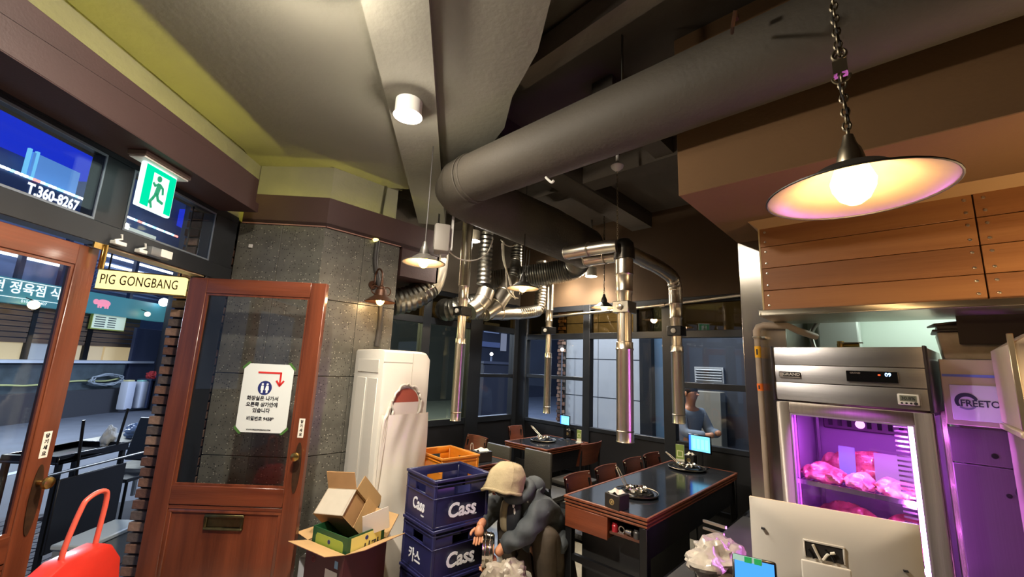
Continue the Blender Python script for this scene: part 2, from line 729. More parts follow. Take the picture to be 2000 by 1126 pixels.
for z0, z1 in TILE_ROWS:
    for x0, w in ((0.0, 0.337), (0.340, 0.337)):
        tile(w, z1 - z0, Matrix.Translation(S1O + Vector((0, 0, z0))) @ Matrix.Rotation(RZ1, 4, 'Z') @ Matrix.Translation((x0, 0, 0)))
    for x0, w in ((0.0, 0.337), (0.340, 0.343)):
        tile(w, z1 - z0, Matrix.Translation(S2O + Vector((0, 0, z0))) @ Matrix.Rotation(RZ2, 4, 'Z') @ Matrix.Translation((x0, 0, 0)))
wu = MB().prism([(-3.93, 0.93), (-3.44, 1.35), (-3.44, 1.975), (-4.25, 1.975), (-4.25, 0.95)], 2.62, 3.44)
struct(obj('wall_left_upper', wu, PALE2), 'rough plaster wall above the oxblood beam')
# crack and batten in the plaster above the beam
t2 = MB()
pts = [at_line(x, y, (-3.93, .93), (-3.44, 1.35)) for x, y in [(525, 312), (560, 312), (600, 318), (650, 326)]]
pts += [at_x(x, y, -3.435) for x, y in [(690, 338), (730, 352), (785, 372)]]
t2.tube([p + Vector((.006, -.006, 0)) for p in pts], 0.008, 6)
struct(obj('trim_6', t2, DARK), 'ragged plaster joint at the top of the cove')
t2 = MB().bar(at_x(755, 356, -3.43), at_x(744, 418, -3.43), 0.018, 0.02)
struct(obj('trim_7', t2, FOIL), 'thin conduit strip on the lit cove wall')

# facade upper wall and oxblood beam
fu = obj('wall_front', MB().box(-3.4, 0.02, 2.64, 0.62, 0.2, 3.44), PALE2)
frame_at(fu, P0, RZF)
struct(fu, 'plaster wall above the entrance facade')
bm_ = MB().box(-3.4, -0.28, 2.63, 0.10, 0.06, 2.70).box(-3.4, -0.28, 2.63, 0.055, -0.262, 2.872)
b1 = obj('trim_1', bm_, BEAMC, bevel=0.004)
frame_at(b1, P0, RZF)
struct(b1, 'oxblood painted beam over the entrance')


def P2(o, rz, x, y):
    v = Vector((o[0], o[1])) + Vector((math.cos(rz), math.sin(rz))) * x + Vector((-math.sin(rz), math.cos(rz))) * y
    return (v.x, v.y)


bm_ = MB()
outer = [P2(S1O, RZ1, 0.02, -0.012), (S2O.x + 0.012 + 0.005, S2O.y - 0.005), (S2O.x + 0.014, 2.42)]
inner = [P2(S1O, RZ1, 0.02, 0.008), (S2O.x - 0.008, S2O.y + 0.01), (S2O.x - 0.008, 2.42)]
bm_.prism(outer + inner[::-1], 2.63, 2.872)
inner2 = [P2(S1O, RZ1, 0.02, 0.14), (S2O.x - 0.13, S2O.y + 0.07), (S2O.x - 0.13, 2.42)]
bm_.prism(outer + inner2[::-1], 2.628, 2.66)
bm_.box(-4.09, 2.0, 2.36, -3.315, 2.42, 2.64)
bm_.box(-4.09, 2.40, 2.36, -3.315, 2.42, 2.872)
struct(obj('trim_2', bm_, BEAMC), 'oxblood painted beam above the stone wall')
ln = MB()
for a, b in ((P2(S1O, RZ1, 0.02, -0.008), (S2O.x + 0.011, S2O.y - 0.004)), ((S2O.x + 0.011, S2O.y), (S2O.x + 0.011, 1.98))):
    ln.bar((a[0], a[1], 2.628), (b[0], b[1], 2.628), 0.012, 0.008)
struct(obj('trim_3', ln, mat('pink_trim', (150, 110, 96), r=0.5)), 'thin pale trim under the beam')
# light strip on the ledge
LEDM = glow('cove_strip_light', (214, 206, 84), 48.0)
U0, N0 = Vector((-0.7071, 0.7071, 0)), Vector((-0.7071, -0.7071, 0))
l1 = thing('light_strip', 'yellow green cove light strip hidden on the beam ledge', 'light strip', (0, 0, 0))
obj('strip', MB().bar(P0 + U0 * 0.03 - N0 * 0.235 + Vector((0, 0, 2.725)), P0 - U0 * 3.2 - N0 * 0.235 + Vector((0, 0, 2.725)), 0.02, 0.02), LEDM, l1)
a, b = P2(S1O, RZ1, 0.08, 0.030), (S2O.x - 0.026, S2O.y + 0.015)
obj('strip', MB().bar((a[0], a[1], 2.675), (b[0], b[1], 2.675), 0.015, 0.015), LEDM, l1)
obj('strip', MB().bar((b[0], b[1], 2.675), (b[0], 1.96, 2.675), 0.015, 0.015), LEDM, l1)

# facade steel: posts, lintel, transom frames
fm = MB()
fm.box(-1.9, 0.0, 2.60, 0.335, 0.07, 2.66)           # head
fm.box(-1.9, -0.01, 2.13, 0.335, 0.09, 2.242)        # lintel
fm.box(-0.79, 0.0, 2.242, -0.625, 0.08, 2.60)        # mullion
fm.box(0.075, -0.005, 0, 0.325, 0.09, 2.60)          # right post
fm.box(-1.9, 0.0, 0, -1.64, 0.09, 2.60)
ff = obj('window_1', fm, FRAME, bevel=0.003)
frame_at(ff, P0, RZF)
struct(ff, 'black steel entrance frame with transom windows')
obj('frame_lining', MB().box(-0.70, 0.0, 2.122, 0.06, 0.09, 2.131), mat('beige_lining', (170, 150, 120), r=0.5), ff)
for x0, x1 in ((-1.64, -0.79), (-0.625, 0.075)):
    obj('pane', MB().box(x0, 0.004, 2.242, x1, 0.010, 2.60), CLEAR, ff)
    b = MB()
    for q in ((x0, 2.242, x1, 2.254), (x0, 2.588, x1, 2.60), (x0, 2.254, x0 + .012, 2.588), (x1 - .009, 2.254, x1, 2.588)):
        b.box(q[0], -0.002, q[1], q[2], 0.004, q[3])
    obj('glazing_bead', b, mat('grey_bead', (110, 118, 128), r=0.4, m=0.3), ff)


wf = obj('wall_front_lower', MB().box(-3.9, 0.0, 0, -1.9, 0.15, 2.64), BLACKP)
frame_at(wf, P0, RZF)
struct(wf, 'dark wall beside the entrance frame')
struct(obj('wall_rear_left', MB().box(-1.15, -2.1, 0, -0.9, -2.0, 3.44), DARK), 'dark wall at the rear left corner')
# door leaves (local x across, y away from the room, z up)
def leaf(name, label, loc, rz, Wd, mirror):
    X = (lambda x: Wd - x) if mirror else (lambda x: x)

    def bx(mb, x0, y0, z0, x1, y1, z1):
        a, b = sorted((X(x0), X(x1)))
        return mb.box(a, y0, z0, b, y1, z1)
    T = 0.045
    root = obj(name, bx(MB(), 0.0, 0.004, 0.62, Wd, T - 0.004, 0.64), DOORWH, bevel=0.001)
    frame_at(root, loc, rz)
    struct(root, label)
    obj('stile', bx(MB(), 0, 0, 0.02, 0.125, T, 2.105), DOORW, root, bevel=0.003)
    obj('stile', bx(MB(), Wd - 0.105, 0, 0.02, Wd, T, 2.105), DOORW, root, bevel=0.003)
    obj('rail', bx(MB(), 0.125, 0, 2.0, Wd - 0.105, T, 2.105), DOORWH, root, bevel=0.003)
    obj('rail', bx(MB(), 0.125, 0, 0.645, Wd - 0.105, T, 0.758), DOORWH, root, bevel=0.003)
    obj('rail', bx(MB(), 0.125, 0, 0.02, Wd - 0.105, T, 0.16), DOORWH, root, bevel=0.003)
    obj('panel', bx(MB(), 0.125, 0.016, 0.16, Wd - 0.105, 0.03, 0.645), DOORW, root)
    mo = MB()
    for q in ((0.125, 0.16, Wd - 0.105, 0.178), (0.125, 0.60, Wd - 0.105, 0.62), (0.125, 0.178, 0.147, 0.60), (Wd - 0.127, 0.178, Wd - 0.105, 0.60)):
        bx(mo, q[0], 0.007, q[1], q[2], 0.018, q[3])
    obj('panel_moulding', mo, DOORW, root, bevel=0.003)
    gb = MB()
    for q in ((0.125, 0.758, Wd - 0.105, 0.772), (0.125, 1.986, Wd - 0.105, 2.0), (0.125, 0.772, 0.139, 1.986), (Wd - 0.119, 0.772, Wd - 0.105, 1.986)):
        bx(gb, q[0], 0.006, q[1], q[2], 0.016, q[3])
    obj('glazing_bead', gb, DOORW, root)
    obj('pane', bx(MB(), 0.125, 0.02, 0.758, Wd - 0.105, 0.026, 2.0), CLEAR, root)
    # oval back plate and knob
    kx, kz = X(Wd - 0.045), 0.965
    pl = [(0.024 * math.cos(t) + kx, (0.155 if abs(math.sin(t)) > .3 else 0.11) * math.sin(t) + kz - 0.075) for t in [2 * PI * i / 28 for i in range(28)]]
    bp = obj('knob_plate', MB().prism_xz(pl, -0.004, 0.0), mat('burnt_plate', (60, 40, 24), r=0.5, m=0.4, var=0.3, vs=30), root)
    k = MB().lathe([(0.012, 0), (0.012, 0.02), (0.010, 0.028), (0.024, 0.036), (0.028, 0.046), (0.025, 0.056), (0.012, 0.062), (0.0, 0.063)], 20,
                   (kx, -0.002, kz), Matrix.Rotation(PI / 2, 3, 'X'))
    obj('knob', k, BRASS, root)
    # sticker with lettering down the stile
    sx = X(Wd - 0.048)
    stk = obj('sticker', MB().box(sx - 0.019, -0.001, 1.075, sx + 0.019, 0.0, 1.195), mat('sticker_paper', (216, 210, 196), r=0.6), root)
    for i, ch in enumerate('당기세요'):
        text('lettering', ch, 0.021, mat('ink', (38, 32, 30), r=0.7), stk, (sx, -0.002, 1.175 - 0.027 * i), rot=(PI / 2, 0, 0), bold=0.02)
    return root


door_r = leaf('door_1', 'red brown wooden door standing open against the stone wall, notice taped in its glass', (-3.585, 0.530, 0), math.radians(45), 0.94, False)
door_l = leaf('door_2', 'red brown wooden door leaf left of the open gap', P0 + Vector((-0.707, 0.707, 0)) * -1.64 + Vector((-0.707, -0.707, 0)) * 0.015, RZF, 0.935, False)
# brass letter slot in the lower panel of the open door
ms = MB()
for q in ((0.36, 0.50, 0.60, 0.517), (0.36, 0.575, 0.60, 0.592), (0.36, 0.517, 0.377, 0.575), (0.583, 0.517, 0.60, 0.575)):
    ms.box(q[0], 0.002, q[1], q[2], 0.018, q[3])
sl = obj('letter_slot', ms, BRASSD, door_r, bevel=0.003, label='brass letter slot')
obj('flap', MB().box(0.377, 0.010, 0.517, 0.583, 0.016, 0.575), BRASSD, sl, bevel=0.004)

# exterior brick pier beside the doorway: every brick a piece
pier = obj('wall_pier', MB().box(0.225, 0.165, 0.0, 0.80, 0.285, 3.0), mat('pier_mortar', (38, 34, 34), r=0.95))
frame_at(pier, P0, RZF)
struct(pier, 'brown brick pier outside the doorway')
BR = [mat('brick_%d' % i, c, r=0.9, var=0.25, vs=20, bump=0.4, bs=60) for i, c in enumerate([(128, 92, 74), (104, 72, 60), (150, 118, 98), (96, 82, 76)])]
bmesh_cache = [mesh_of('brick', MB().box(-0.098, -0.045, -0.027, 0.098, 0.045, 0.027), m, True, 0.003) for m in BR]
bmesh_half = [mesh_of('brick', MB().box(-0.045, -0.052, -0.027, 0.045, 0.052, 0.027), m, True, 0.003) for m in BR]
z, k = 0.03, 0
while z < 2.75:
    off = 0.05 if k % 2 else 0.0
    for j in range(3):
        o = bpy.data.objects.new('brick', random.choice(bmesh_cache))
        COL.objects.link(o)
        o.parent = pier
        o.location = (0.340 + off + j * 0.207 + random.uniform(-.006, .006) - (0.0 if k % 2 else 0.035), 0.165 + random.uniform(-.006, .006), z)
    for j in range(1):
        o = bpy.data.objects.new('brick', random.choice(bmesh_half))
        COL.objects.link(o)
        o.parent = pier
        o.location = (0.235 + random.uniform(-.010, .004), 0.235 + random.uniform(-.004, .004), z)
    z += 0.068
    k += 1

# left window bay (local x along +Y from Y=1.98, y outwards)
bw = MB()
bw.box(0, 0.0, 0.86, 2.52, 0.08, 0.93)
bw.box(0, 0.0, 2.04, 2.52, 0.08, 2.12)
for x0, x1 in ((0.0, 0.06), (0.85, 0.965), (1.59, 1.805), (2.43, 2.56)):
    bw.box(x0, -0.01, 0.0, x1, 0.09, 2.46)
bw.box(1.805, 0.0, 1.43, 2.43, 0.06, 1.475)
bw.box(0, 0.0, 2.40, 2.52, 0.08, 2.46)
w2 = obj('window_2', bw, FRAME, bevel=0.003)
frame_at(w2, (BAYX, 1.98, 0), RZ2)
struct(w2, 'black steel window bay on the left, towards the street')
for x0, x1, z0, z1 in ((0.06, 0.85, 0.93, 2.04), (0.965, 1.59, 0.93, 2.04), (1.805, 2.43, 0.93, 1.43), (1.805, 2.43, 1.475, 2.04),
                       (0.06, 0.85, 2.12, 2.40), (0.965, 1.59, 2.12, 2.40), (1.805, 2.43, 2.12, 2.40)):
    obj('pane', MB().box(x0, 0.03, z0, x1, 0.036, z1), BRONZE if z0 > 2.1 else OLIVE if x1 < 1.6 else CLEAR, w2)
obj('panel', MB().box(0, 0.02, 0, 2.52, 0.07, 0.86), BLACKP, w2)
wb = MB().box(-4.2, 1.98, 2.46, -4.09, 4.6, 3.44)
struct(obj('wall_bay_upper', wb, DARK), 'dark wall above the left windows')

# far window wall, facing the room
fw = MB()
X0, X1 = BAYX - 0.09, -0.80
fw.box(X0, 0, 0.86, X1, 0.08, 0.905)
fw.box(X0, -0.005, 1.965, X1, 0.08, 2.04)
fw.box(X0, 0, 2.33, X1, 0.08, 2.40)
for a, b in ((BAYX - 0.09, -3.93), (-2.985, -2.885), (-1.955, -1.83), (-0.86, -0.80)):
    fw.box(a, -0.008, 0.0, b, 0.085, 2.40)
fw.box(-2.30, 0, 2.04, -2.255, 0.07, 2.33)
fw.box(-3.93, 0, 1.445, -2.985, 0.06, 1.49)
fw.box(-1.83, 0, 1.445, -0.86, 0.06, 1.505)
w3 = obj('window_3', fw, FRAME, bevel=0.003)
frame_at(w3, (0, FARY, 0), 0)
struct(w3, 'black steel window wall at the back of the room')
for a, b, z0, z1 in ((-3.93, -2.985, .905, 1.445), (-3.93, -2.985, 1.49, 1.965), (-2.885, -1.955, .905, 1.965), (-1.83, -.86, .905, 1.445), (-1.83, -.86, 1.505, 1.965),
                     (-3.93, -2.985, 2.04, 2.33), (-2.885, -2.30, 2.04, 2.33), (-2.255, -1.955, 2.04, 2.33), (-1.83, -.86, 2.04, 2.33)):
    obj('pane', MB().box(a, 0.03, z0, b, 0.036, z1), BRONZE if z0 > 2.0 else CLEAR, w3)
obj('panel', MB().box(X0, 0.02, 0, X1, 0.07, 0.86), BLACKP, w3)
struct(obj('wall_back', MB().box(-4.2, 4.5, 2.40, -0.5, 4.62, 3.44), mat('brown_wall_paint', (80, 60, 38), r=0.85, var=0.1, vs=2)), 'brown wall above the back windows')

# metal pipe along the head of the back windows
cp = MB()
cp.tube([(-3.5, 4.44, 2.262), (-3.0, 4.44, 2.28), (-2.6, 4.44, 2.29), (-1.9, 4.44, 2.325), (-0.82, 4.44, 2.385)], 0.018, 10)
cp.cyl((-2.62, 4.44, 2.29), (-2.56, 4.44, 2.293), 0.026)
cp.cyl((-1.95, 4.44, 2.32), (-1.89, 4.44, 2.325), 0.026)
tag(obj('conduit_pipe', cp, CHROME), 'shiny thin pipe running along the top of the back windows', 'pipe')

# bulkhead box over the kitchen, steel-clad column, kitchen wall
struct(obj('ceiling_bulkhead', MB().box(-0.80, 2.08, 2.51, 3.0, 4.5, 3.44), BULK, bevel=0.004), 'brown painted bulkhead over the kitchen hood')
col = obj('wall_column', MB().box(-0.80, 3.12, 0, -0.55, 4.5, 2.51), STEELV, bevel=0.003)
struct(col, 'stainless steel clad wall end beside the meat fridge')
struct(obj('wall_kitchen', MB().box(-0.55, 3.95, 0, 3.0, 4.05, 2.51), mat('kitchen_tile', (214, 226, 214), r=0.35)), 'pale green white kitchen wall behind the fridge')
struct(obj('wall_right', MB().box(2.9, -2.0, 0, 3.0, 4.5, 3.44), DARK), 'dark wall at the right end')
struct(obj('wall_rear', MB().box(-1.1, -2.1, 0, 3.0, -2.0, 3.44), DARK), 'dark wall behind the counter side')
# wide diagonal beam under the ceiling, and crossing dark beams
A_, B_ = Vector((-1.55, 0.60, 0)), Vector((-3.95, 2.56, 0))
dirb = (B_ - A_).normalized()
nb = Vector((-dirb.y, dirb.x, 0)) * -1
if nb.y < 0:
    nb = -nb
q = [A_, B_, B_ + nb * 0.30, A_ + nb * 0.30]
struct(obj('trim_4', MB().prism([(p.x, p.y) for p in q], 3.15, 3.44), mat('beam_plaster', (122, 119, 106), r=0.9, var=0.1, vs=2, bump=0.2, bs=30)), 'grey plastered beam running under the ceiling')
db = MB()
db.box(-2.3, 1.9, 3.26, -2.05, 4.5, 3.44)
db.box(-4.1, 3.05, 3.28, -0.80, 3.25, 3.44)
db.box(-1.35, 2.1, 3.30, -1.2, 4.5, 3.44)
struct(obj('trim_5', db, DARK), 'dark painted beams crossing under the ceiling')
# dark upper beam above the big duct, and its hanger
ub = MB().bar((-1.55, 1.62, 3.33), (1.6, 1.40, 3.33), 0.12, 0.14)
struct(obj('trim_8', ub, DARK), 'dark steel beam above the big round duct')

# ================================================================== OUTSIDE
road = obj('ground', MB().box(-45, -20, -0.16, 12, 45, -0.10), mat('asphalt', (74, 80, 92), r=0.75, var=0.12, vs=3, bump=0.3, bs=80))
struct(road, 'asphalt road outside')
pv = obj('pavement', MB().prism([(-3.5, 0.2), (-3.9, 0.8), (-4.6, 1.6), (-6.4, 1.6), (-6.4, -2.2), (-3.2, -3.2), (-1.4, -1.4)], -0.10, -0.045), mat('paver_joint', (46, 48, 54), r=0.9))
struct(pv, 'paved footpath outside the door')
PM = [mat('paver_%d' % i, c, r=0.8, var=0.15, vs=20) for i, c in enumerate([(92, 92, 98), (78, 78, 86), (104, 98, 100)])]
pmesh = [mesh_of('paver', MB().box(-0.108, -0.052, -0.02, 0.108, 0.052, 0.02), m, False, 0.004) for m in PM]
n = 0
for i in range(26):
    for j in range(12):
        lx, ly = -1.1 + j * 0.222 + (0.111 if i % 2 else 0), 0.56 + i * 0.11
        o = bpy.data.objects.new('paver', random.choice(pmesh))
        COL.objects.link(o)
        o.parent = pv
        o.matrix_basis = Matrix.Translation(P0 + Vector((0, 0, -0.035 + random.uniform(-.002, .002)))) @ Matrix.Rotation(RZF, 4, 'Z') @ Matrix.Translation((lx, ly, 0))
ln = MB()
ln.box(-6, 4.2, -0.1, 12, 4.32, -0.094).box(-6, 8.2, -0.1, 12, 8.30, -0.094)
o = obj('road_line', ln, mat('road_paint', (176, 184, 196), r=0.7), road)
o.matrix_basis = Matrix.Translation(P0) @ Matrix.Rotation(RZF, 4, 'Z')
kb = MB().box(-8, 8.75, -0.1, 14, 12, -0.02).box(-8, 8.6, -0.1, 14, 8.75, -0.02)
o = obj('kerb', kb, mat('kerb_stone', (120, 128, 142), r=0.8, var=0.1, vs=3), road)
o.matrix_basis = Matrix.Translation(P0) @ Matrix.Rotation(RZF, 4, 'Z')

# ================================================================== LIGHT FITTINGS
BULBM = glow_glass('warm_bulb', (255, 196, 110), 9.0, 0.45)
FILM = glow('filament', (255, 236, 200), 160.0)
ENAMEL = mat('enamel_inside', (138, 120, 98), r=0.3, var=0.06, vs=14)
SHADEOUT = mat('shade_outside', (50, 47, 42), r=0.45, m=0.3, var=0.15, vs=20)
CORD = mat('cord', (40, 36, 32), r=0.7)
CHAINM = mat('chain_metal', (150, 140, 120), r=0.35, m=1.0)


def shade_lathe(R, h, neck=0.03, t=0.0025):
    """flat enamel dish: returns outer and inner profiles"""
    out = [(neck, h), (neck + 0.012, h * 0.97), (R * 0.42, h * 0.78), (R * 0.62, h * 0.42), (R * 0.97, h * 0.05), (R, 0.0)]
    inn = [(r - t if r > neck else r - t, z - t) for r, z in out]
    inn[-1] = (R - t, 0.001)
    return out, inn


def bulb(parent, z0, r=0.045, filament=True):
    b = MB().lathe([(0.013, z0 + r * 2.1), (0.014, z0 + r * 1.7), (r * 0.72, z0 + r * 1.25), (r, z0 + r * 0.45), (r * 0.93, z0), (r * 0.66, z0 - r * 0.55), (r * 0.3, z0 - r * 0.82), (0, z0 - r * 0.88)], 20)
    bo = obj('bulb', b, BULBM, parent)
    if filament:
        f = MB().tube([Vector((0.010 * math.cos(a), 0.010 * math.sin(a), z0 + 0.012 * math.cos(3 * a))) for a in [2 * PI * i / 18 for i in range(18)]], 0.0035, 5, True)
        obj('filament', f, FILM, bo)
    return bo


def chain(mb, p, q, link=0.022, r=0.0022):
    p, q = Vector(p), Vector(q)
    n = max(2, int((q - p).length / (link * 0.72)))
    d = (q - p).normalized()
    for i in range(n):
        c = p + (q - p) * ((i + 0.5) / n)
        s = Vector((1, 0, 0)) if i % 2 else Vector((0, 1, 0))
        path = [c + d * (link / 2 * math.cos(a)) + s * (link * 0.3 * math.sin(a)) for a in [2 * PI * k / 8 for k in range(8)]]
        mb.tube(path, r, 4, True)
    return mb


def pendant(label, loc, R, h, top, group=None, chained=True, big=False):
    t = thing('pendant_lamp', label, 'pendant lamp', loc, 0, group)
    out, inn = shade_lathe(R, h)
    obj('shade', MB().lathe(out, 40, cap=False).lathe(inn[::-1], 40, cap=False, mi=1).torus((0, 0, 0), R, 0.003, 40, 6), [SHADEOUT, ENAMEL], t)
    obj('socket', MB().lathe([(0.0, h + 0.09), (0.012, h + 0.088), (0.018, h + 0.06), (0.026, h + 0.045), (0.034, h + 0.01), (0.034, h - 0.01), (0.02, h - 0.012), (0.018, h - 0.05), (0, h - 0.05)], 18), CHAINM if big else SHADEOUT, t)
    bulb(t, 0.014 if big else 0.0, 0.052 if big else 0.040)
    s = MB()
    if chained:
        chain(s, (0, 0, h + 0.085), (0, 0, top - loc[2]), 0.030 if big else 0.026, 0.003 if big else 0.0025)
        obj('chain', s, CHAINM, t)
        obj('cord', MB().tube([(0.006 * math.sin(i * 1.3), 0.006 * math.cos(i * 1.3), h + 0.08 + (top - loc[2] - h - 0.08) * i / 24) for i in range(25)], 0.0028, 6), CORD, t)
    else:
        obj('cord', MB().tube([(0, 0, h + 0.08), (0.002, 0, (top - loc[2]) * 0.5), (0, 0, top - loc[2])], 0.004, 6), CORD, t)
    return t


big = pendant('largest pendant lamp, wide enamel dish with a glowing globe bulb before the wooden hood', BIG, 0.205, 0.085, 3.42, None, True, True)
# hook and carabiner joint in the chain of the big lamp
hk = MB().torus((0, 0, 0.43), 0.016, 0.005, 16, 8, Matrix.Rotation(PI / 2, 3, 'X')).cbox((0, 0, 0.385), (0.034, 0.03, 0.04)).tube(arc((0, 0, 0.36), 0.02, PI, 2 * PI, 10, Vector((1, 0, 0)), Vector((0, 0, 1))), 0.004, 6)
obj('hook', hk, CHAINM, big)
PL = ['small pendant lamp by the white speaker, hanging over the wrapped air conditioner', 'middle small pendant lamp, hanging beside the looped white cables', 'farthest small pendant lamp, hanging by the tall vent pipe at the back windows']
for (x, y, z), lb, top in zip(PENDANTS, PL, (3.1, 3.44, 3.30)):
    pendant(lb, (x, y, z), 0.142, 0.06, top, 'small enamel pendant lamps', x > -2.4 and y > 3)

# ceiling downlights
DL = ['surface downlight over the doorway at the top edge of the ceiling', 'bright surface downlight under the grey beam in the middle of the pale ceiling',
      'downlight just right of the white speaker above the left windows', 'downlight in front of the flexible duct near the back windows', 'downlight hidden half behind the tall vent pipe']
DLTOP = [3.2, 3.15, 3.44, 3.28, 3.44]
DISC = glow('lamp_disc', (255, 244, 222), 26.0)
for (x, y, z, p), lb, tp in zip(DOWNLIGHTS, DL, DLTOP):
    t = thing('downlight', lb, 'ceiling light', (x, y, z), 0, 'round ceiling downlights')
    R = 0.080 if z > 2.9 else 0.068
    hc_ = min(0.10, tp - z)
    obj('can', MB().lathe([(R, hc_), (R, 0.0), (R + 0.006, -0.004), (R + 0.006, -0.008), (R - 0.012, -0.008), (R - 0.018, 0.02), (R - 0.018, hc_)], 28, cap=False).cyl((0, 0, hc_ - 0.001), (0, 0, hc_), R, n=28), WHITEP, t)
    obj('stem', MB().cyl((0, 0, hc_ - 0.002), (0, 0, tp - z), 0.012), DARK, t)
    obj('lens', MB().lathe([(R - 0.018, 0.012), (R * 0.6, -0.004), (R * 0.3, -0.012), (0, -0.014)], 28, cap=False), glow_glass('lamp_lens', (255, 244, 222), 30.0, 0.7), t)

# lantern on the stone wall, and the black cable run above it
t = thing('wall_lantern', 'old copper coloured lantern on the stone wall above the wrapped air conditioner', 'wall lamp', (-3.16, 1.745, 2.07), 0)
COP = mat('rusty_copper', (70, 44, 29), r=0.45, m=0.6, var=0.3, vs=25)
obj('shade', MB().lathe([(0.02, 0.115), (0.045, 0.10), (0.055, 0.05), (0.085, 0.03), (0.125, 0.0), (0.122, -0.004), (0.08, 0.024), (0.05, 0.045)], 28, cap=False), COP, t)
obj('cap', MB().lathe([(0.0, 0.19), (0.012, 0.185), (0.012, 0.14), (0.03, 0.125), (0.03, 0.11), (0, 0.11)], 16), COP, t)
bulb(t, 0.0, 0.036)
obj('arm', MB().tube(smooth_path([(0, 0, 0.18), (-0.01, 0, 0.25), (-0.07, 0, 0.29), (-0.12, 0, 0.25), (-0.125, 0, 0.17), (-0.16, 0, 0.16)], 6), 0.008, 8), COP, t)
obj('wall_plate', MB().cyl((-0.166, 0, 0.16), (-0.150, 0, 0.16), 0.035, n=20), COP, t)
for s in (-1, 1):
    obj('bracket_loop', MB().torus((0, s * 0.055, 0.095), 0.034, 0.005, 16, 6, Matrix.Rotation(PI / 2, 3, 'Y')), COP, t)
c = MB()
c.tube(smooth_path([at_x(x, y, -3.30) for x, y in [(737, 470), (733, 510), (738, 545), (744, 580), (742, 630), (735, 676)]], 8), 0.022, 10)
tag(obj('cable_conduit', c, mat('dark_tape', (46, 43, 40), r=0.6, var=0.2, vs=20)), 'thick dark taped cable running down the stone wall beside the lantern', 'cable')
c = MB().lathe([(0, -0.02), (0.02, -0.015), (0.026, 0.0), (0.02, 0.01), (0, 0.012)], 14, at_x(734, 468, -3.30))
tag(obj('cove_spotlight', c, glow('cove_spot', (240, 226, 120), 3.0)), 'tiny yellow light peeking out where the dark cable meets the beam', 'light')

# ================================================================== DUCTS AND PIPES
DUCTP = mat('duct_paint', (74, 68, 59), r=0.7, var=0.10, vs=3, bump=0.25, bs=50)
t = thing('round_duct', 'big grey painted round duct crossing the ceiling to an elbow', 'duct', (0, 0, 0))
DY, DZ, DR = 1.91, 2.968, 0.18
m = MB()
x = -2.28
m.cyl((x, DY, DZ), (2.9, DY, DZ), DR, n=40)
obj('pipe_run', m, DUCTP, t)
el = [Vector((-2.28, DY, DZ)), Vector((-2.40, DY + .005, DZ)), Vector((-2.50, DY + .05, DZ - 0.01)), Vector((-2.55, DY + 0.14, DZ - 0.02)), Vector((-2.56, DY + 0.26, DZ - 0.03))]
obj('elbow', MB().tube(el, DR + 0.003, 36), DUCTP, t)
for x in (-2.24, -2.29):
    obj('joint_ring', MB().torus((x, DY, DZ), DR + 0.002, 0.006, 40, 6, Matrix.Rotation(PI / 2, 3, 'Y')), DUCTP, t)
obj('branch_run', MB().tube([(-2.56, DY + 0.22, DZ - 0.03), (-2.535, DY + 0.5, DZ - 0.01), (-2.56, 3.2, DZ + 0.0), (-2.58, 3.9, DZ - 0.02)], [DR + .002, 0.215, 0.235, 0.235], 36), DUCTP, t)
obj('joint_ring', MB().torus((-2.56, DY + 0.27, DZ - 0.03), DR, 0.006, 40, 6, Matrix.Rotation(PI / 2, 3, 'X')), DUCTP, t)
for x in (-1.0, 1.0):
    obj('hanger_strap', MB().bar((x, DY - 0.05, DZ + DR - 0.01), (x, DY - 0.05, 3.44), 0.02, 0.004), FOIL, t)
# small hook of cable end under the duct
tag(obj('cable_stub', MB().tube(smooth_path([at_y(1066, 346, 1.9), at_y(1072, 352, 1.9), at_y(1078, 356, 1.9), at_y(1082, 352, 1.9)], 5), 0.008, 8), WHITEP), 'short white cable end poking out under the big duct', 'cable')
tag(obj('strap_end', MB().tube([at_y(1436, 20, 1.50), at_y(1431, 50, 1.53), at_y(1430, 64, 1.62)], 0.007, 6).cbox(at_y(1437, 34, 1.62), (.02, .02, .02)), COP), 'small rusty strap hanging from the dark ceiling beam', 'bracket')

# flexible ducts over the left bay
t = thing('flexible_duct', 'crinkled silver flexible duct leading left from the painted duct branch', 'duct', (0, 0, 0))
m = MB()
flex(m, [(-2.62, 3.80, 2.88), (-2.80, 4.04, 2.80), (-3.05, 3.98, 2.74), (-3.45, 3.70, 2.66), (-3.75, 3.50, 2.60)], 0.135, 0.03, 0.009, 18)
obj('hose', m, FOIL, t)
obj('collar', MB().cyl((-2.60, 3.82, 2.92), (-2.66, 3.96, 2.87), 0.19, 0.145, 24), FOIL, t)

t = thing('flexible_duct', 'wide silver duct elbow hanging below the small pendant lamp by the speaker', 'duct', (0, 0, 0))
obj('elbow', MB().tube(smooth_path([(-3.5, 2.515, 2.78), (-3.5, 2.515, 2.574), (-3.5, 2.49, 2.42), (-3.5, 2.44, 2.34)], 2), 0.128, 22), CHROME, t)
m = MB()
flex(m, [(-3.5, 2.45, 2.35), (-3.52, 2.36, 2.26), (-3.56, 2.24, 2.19), (-3.6, 2.12, 2.15)], 0.122, 0.05, 0.010, 20)
obj('hose', m, FOIL, t)
obj('joint_ring', MB().torus((-3.5, 2.44, 2.345), 0.132, 0.006, 24, 6, Matrix.Rotation(math.radians(38), 3, 'X')), CHROME, t)
obj('hanger', MB().bar((-3.5, 2.515, 2.77), (-3.5, 2.515, 3.44), 0.02, 0.004), FOIL, t)

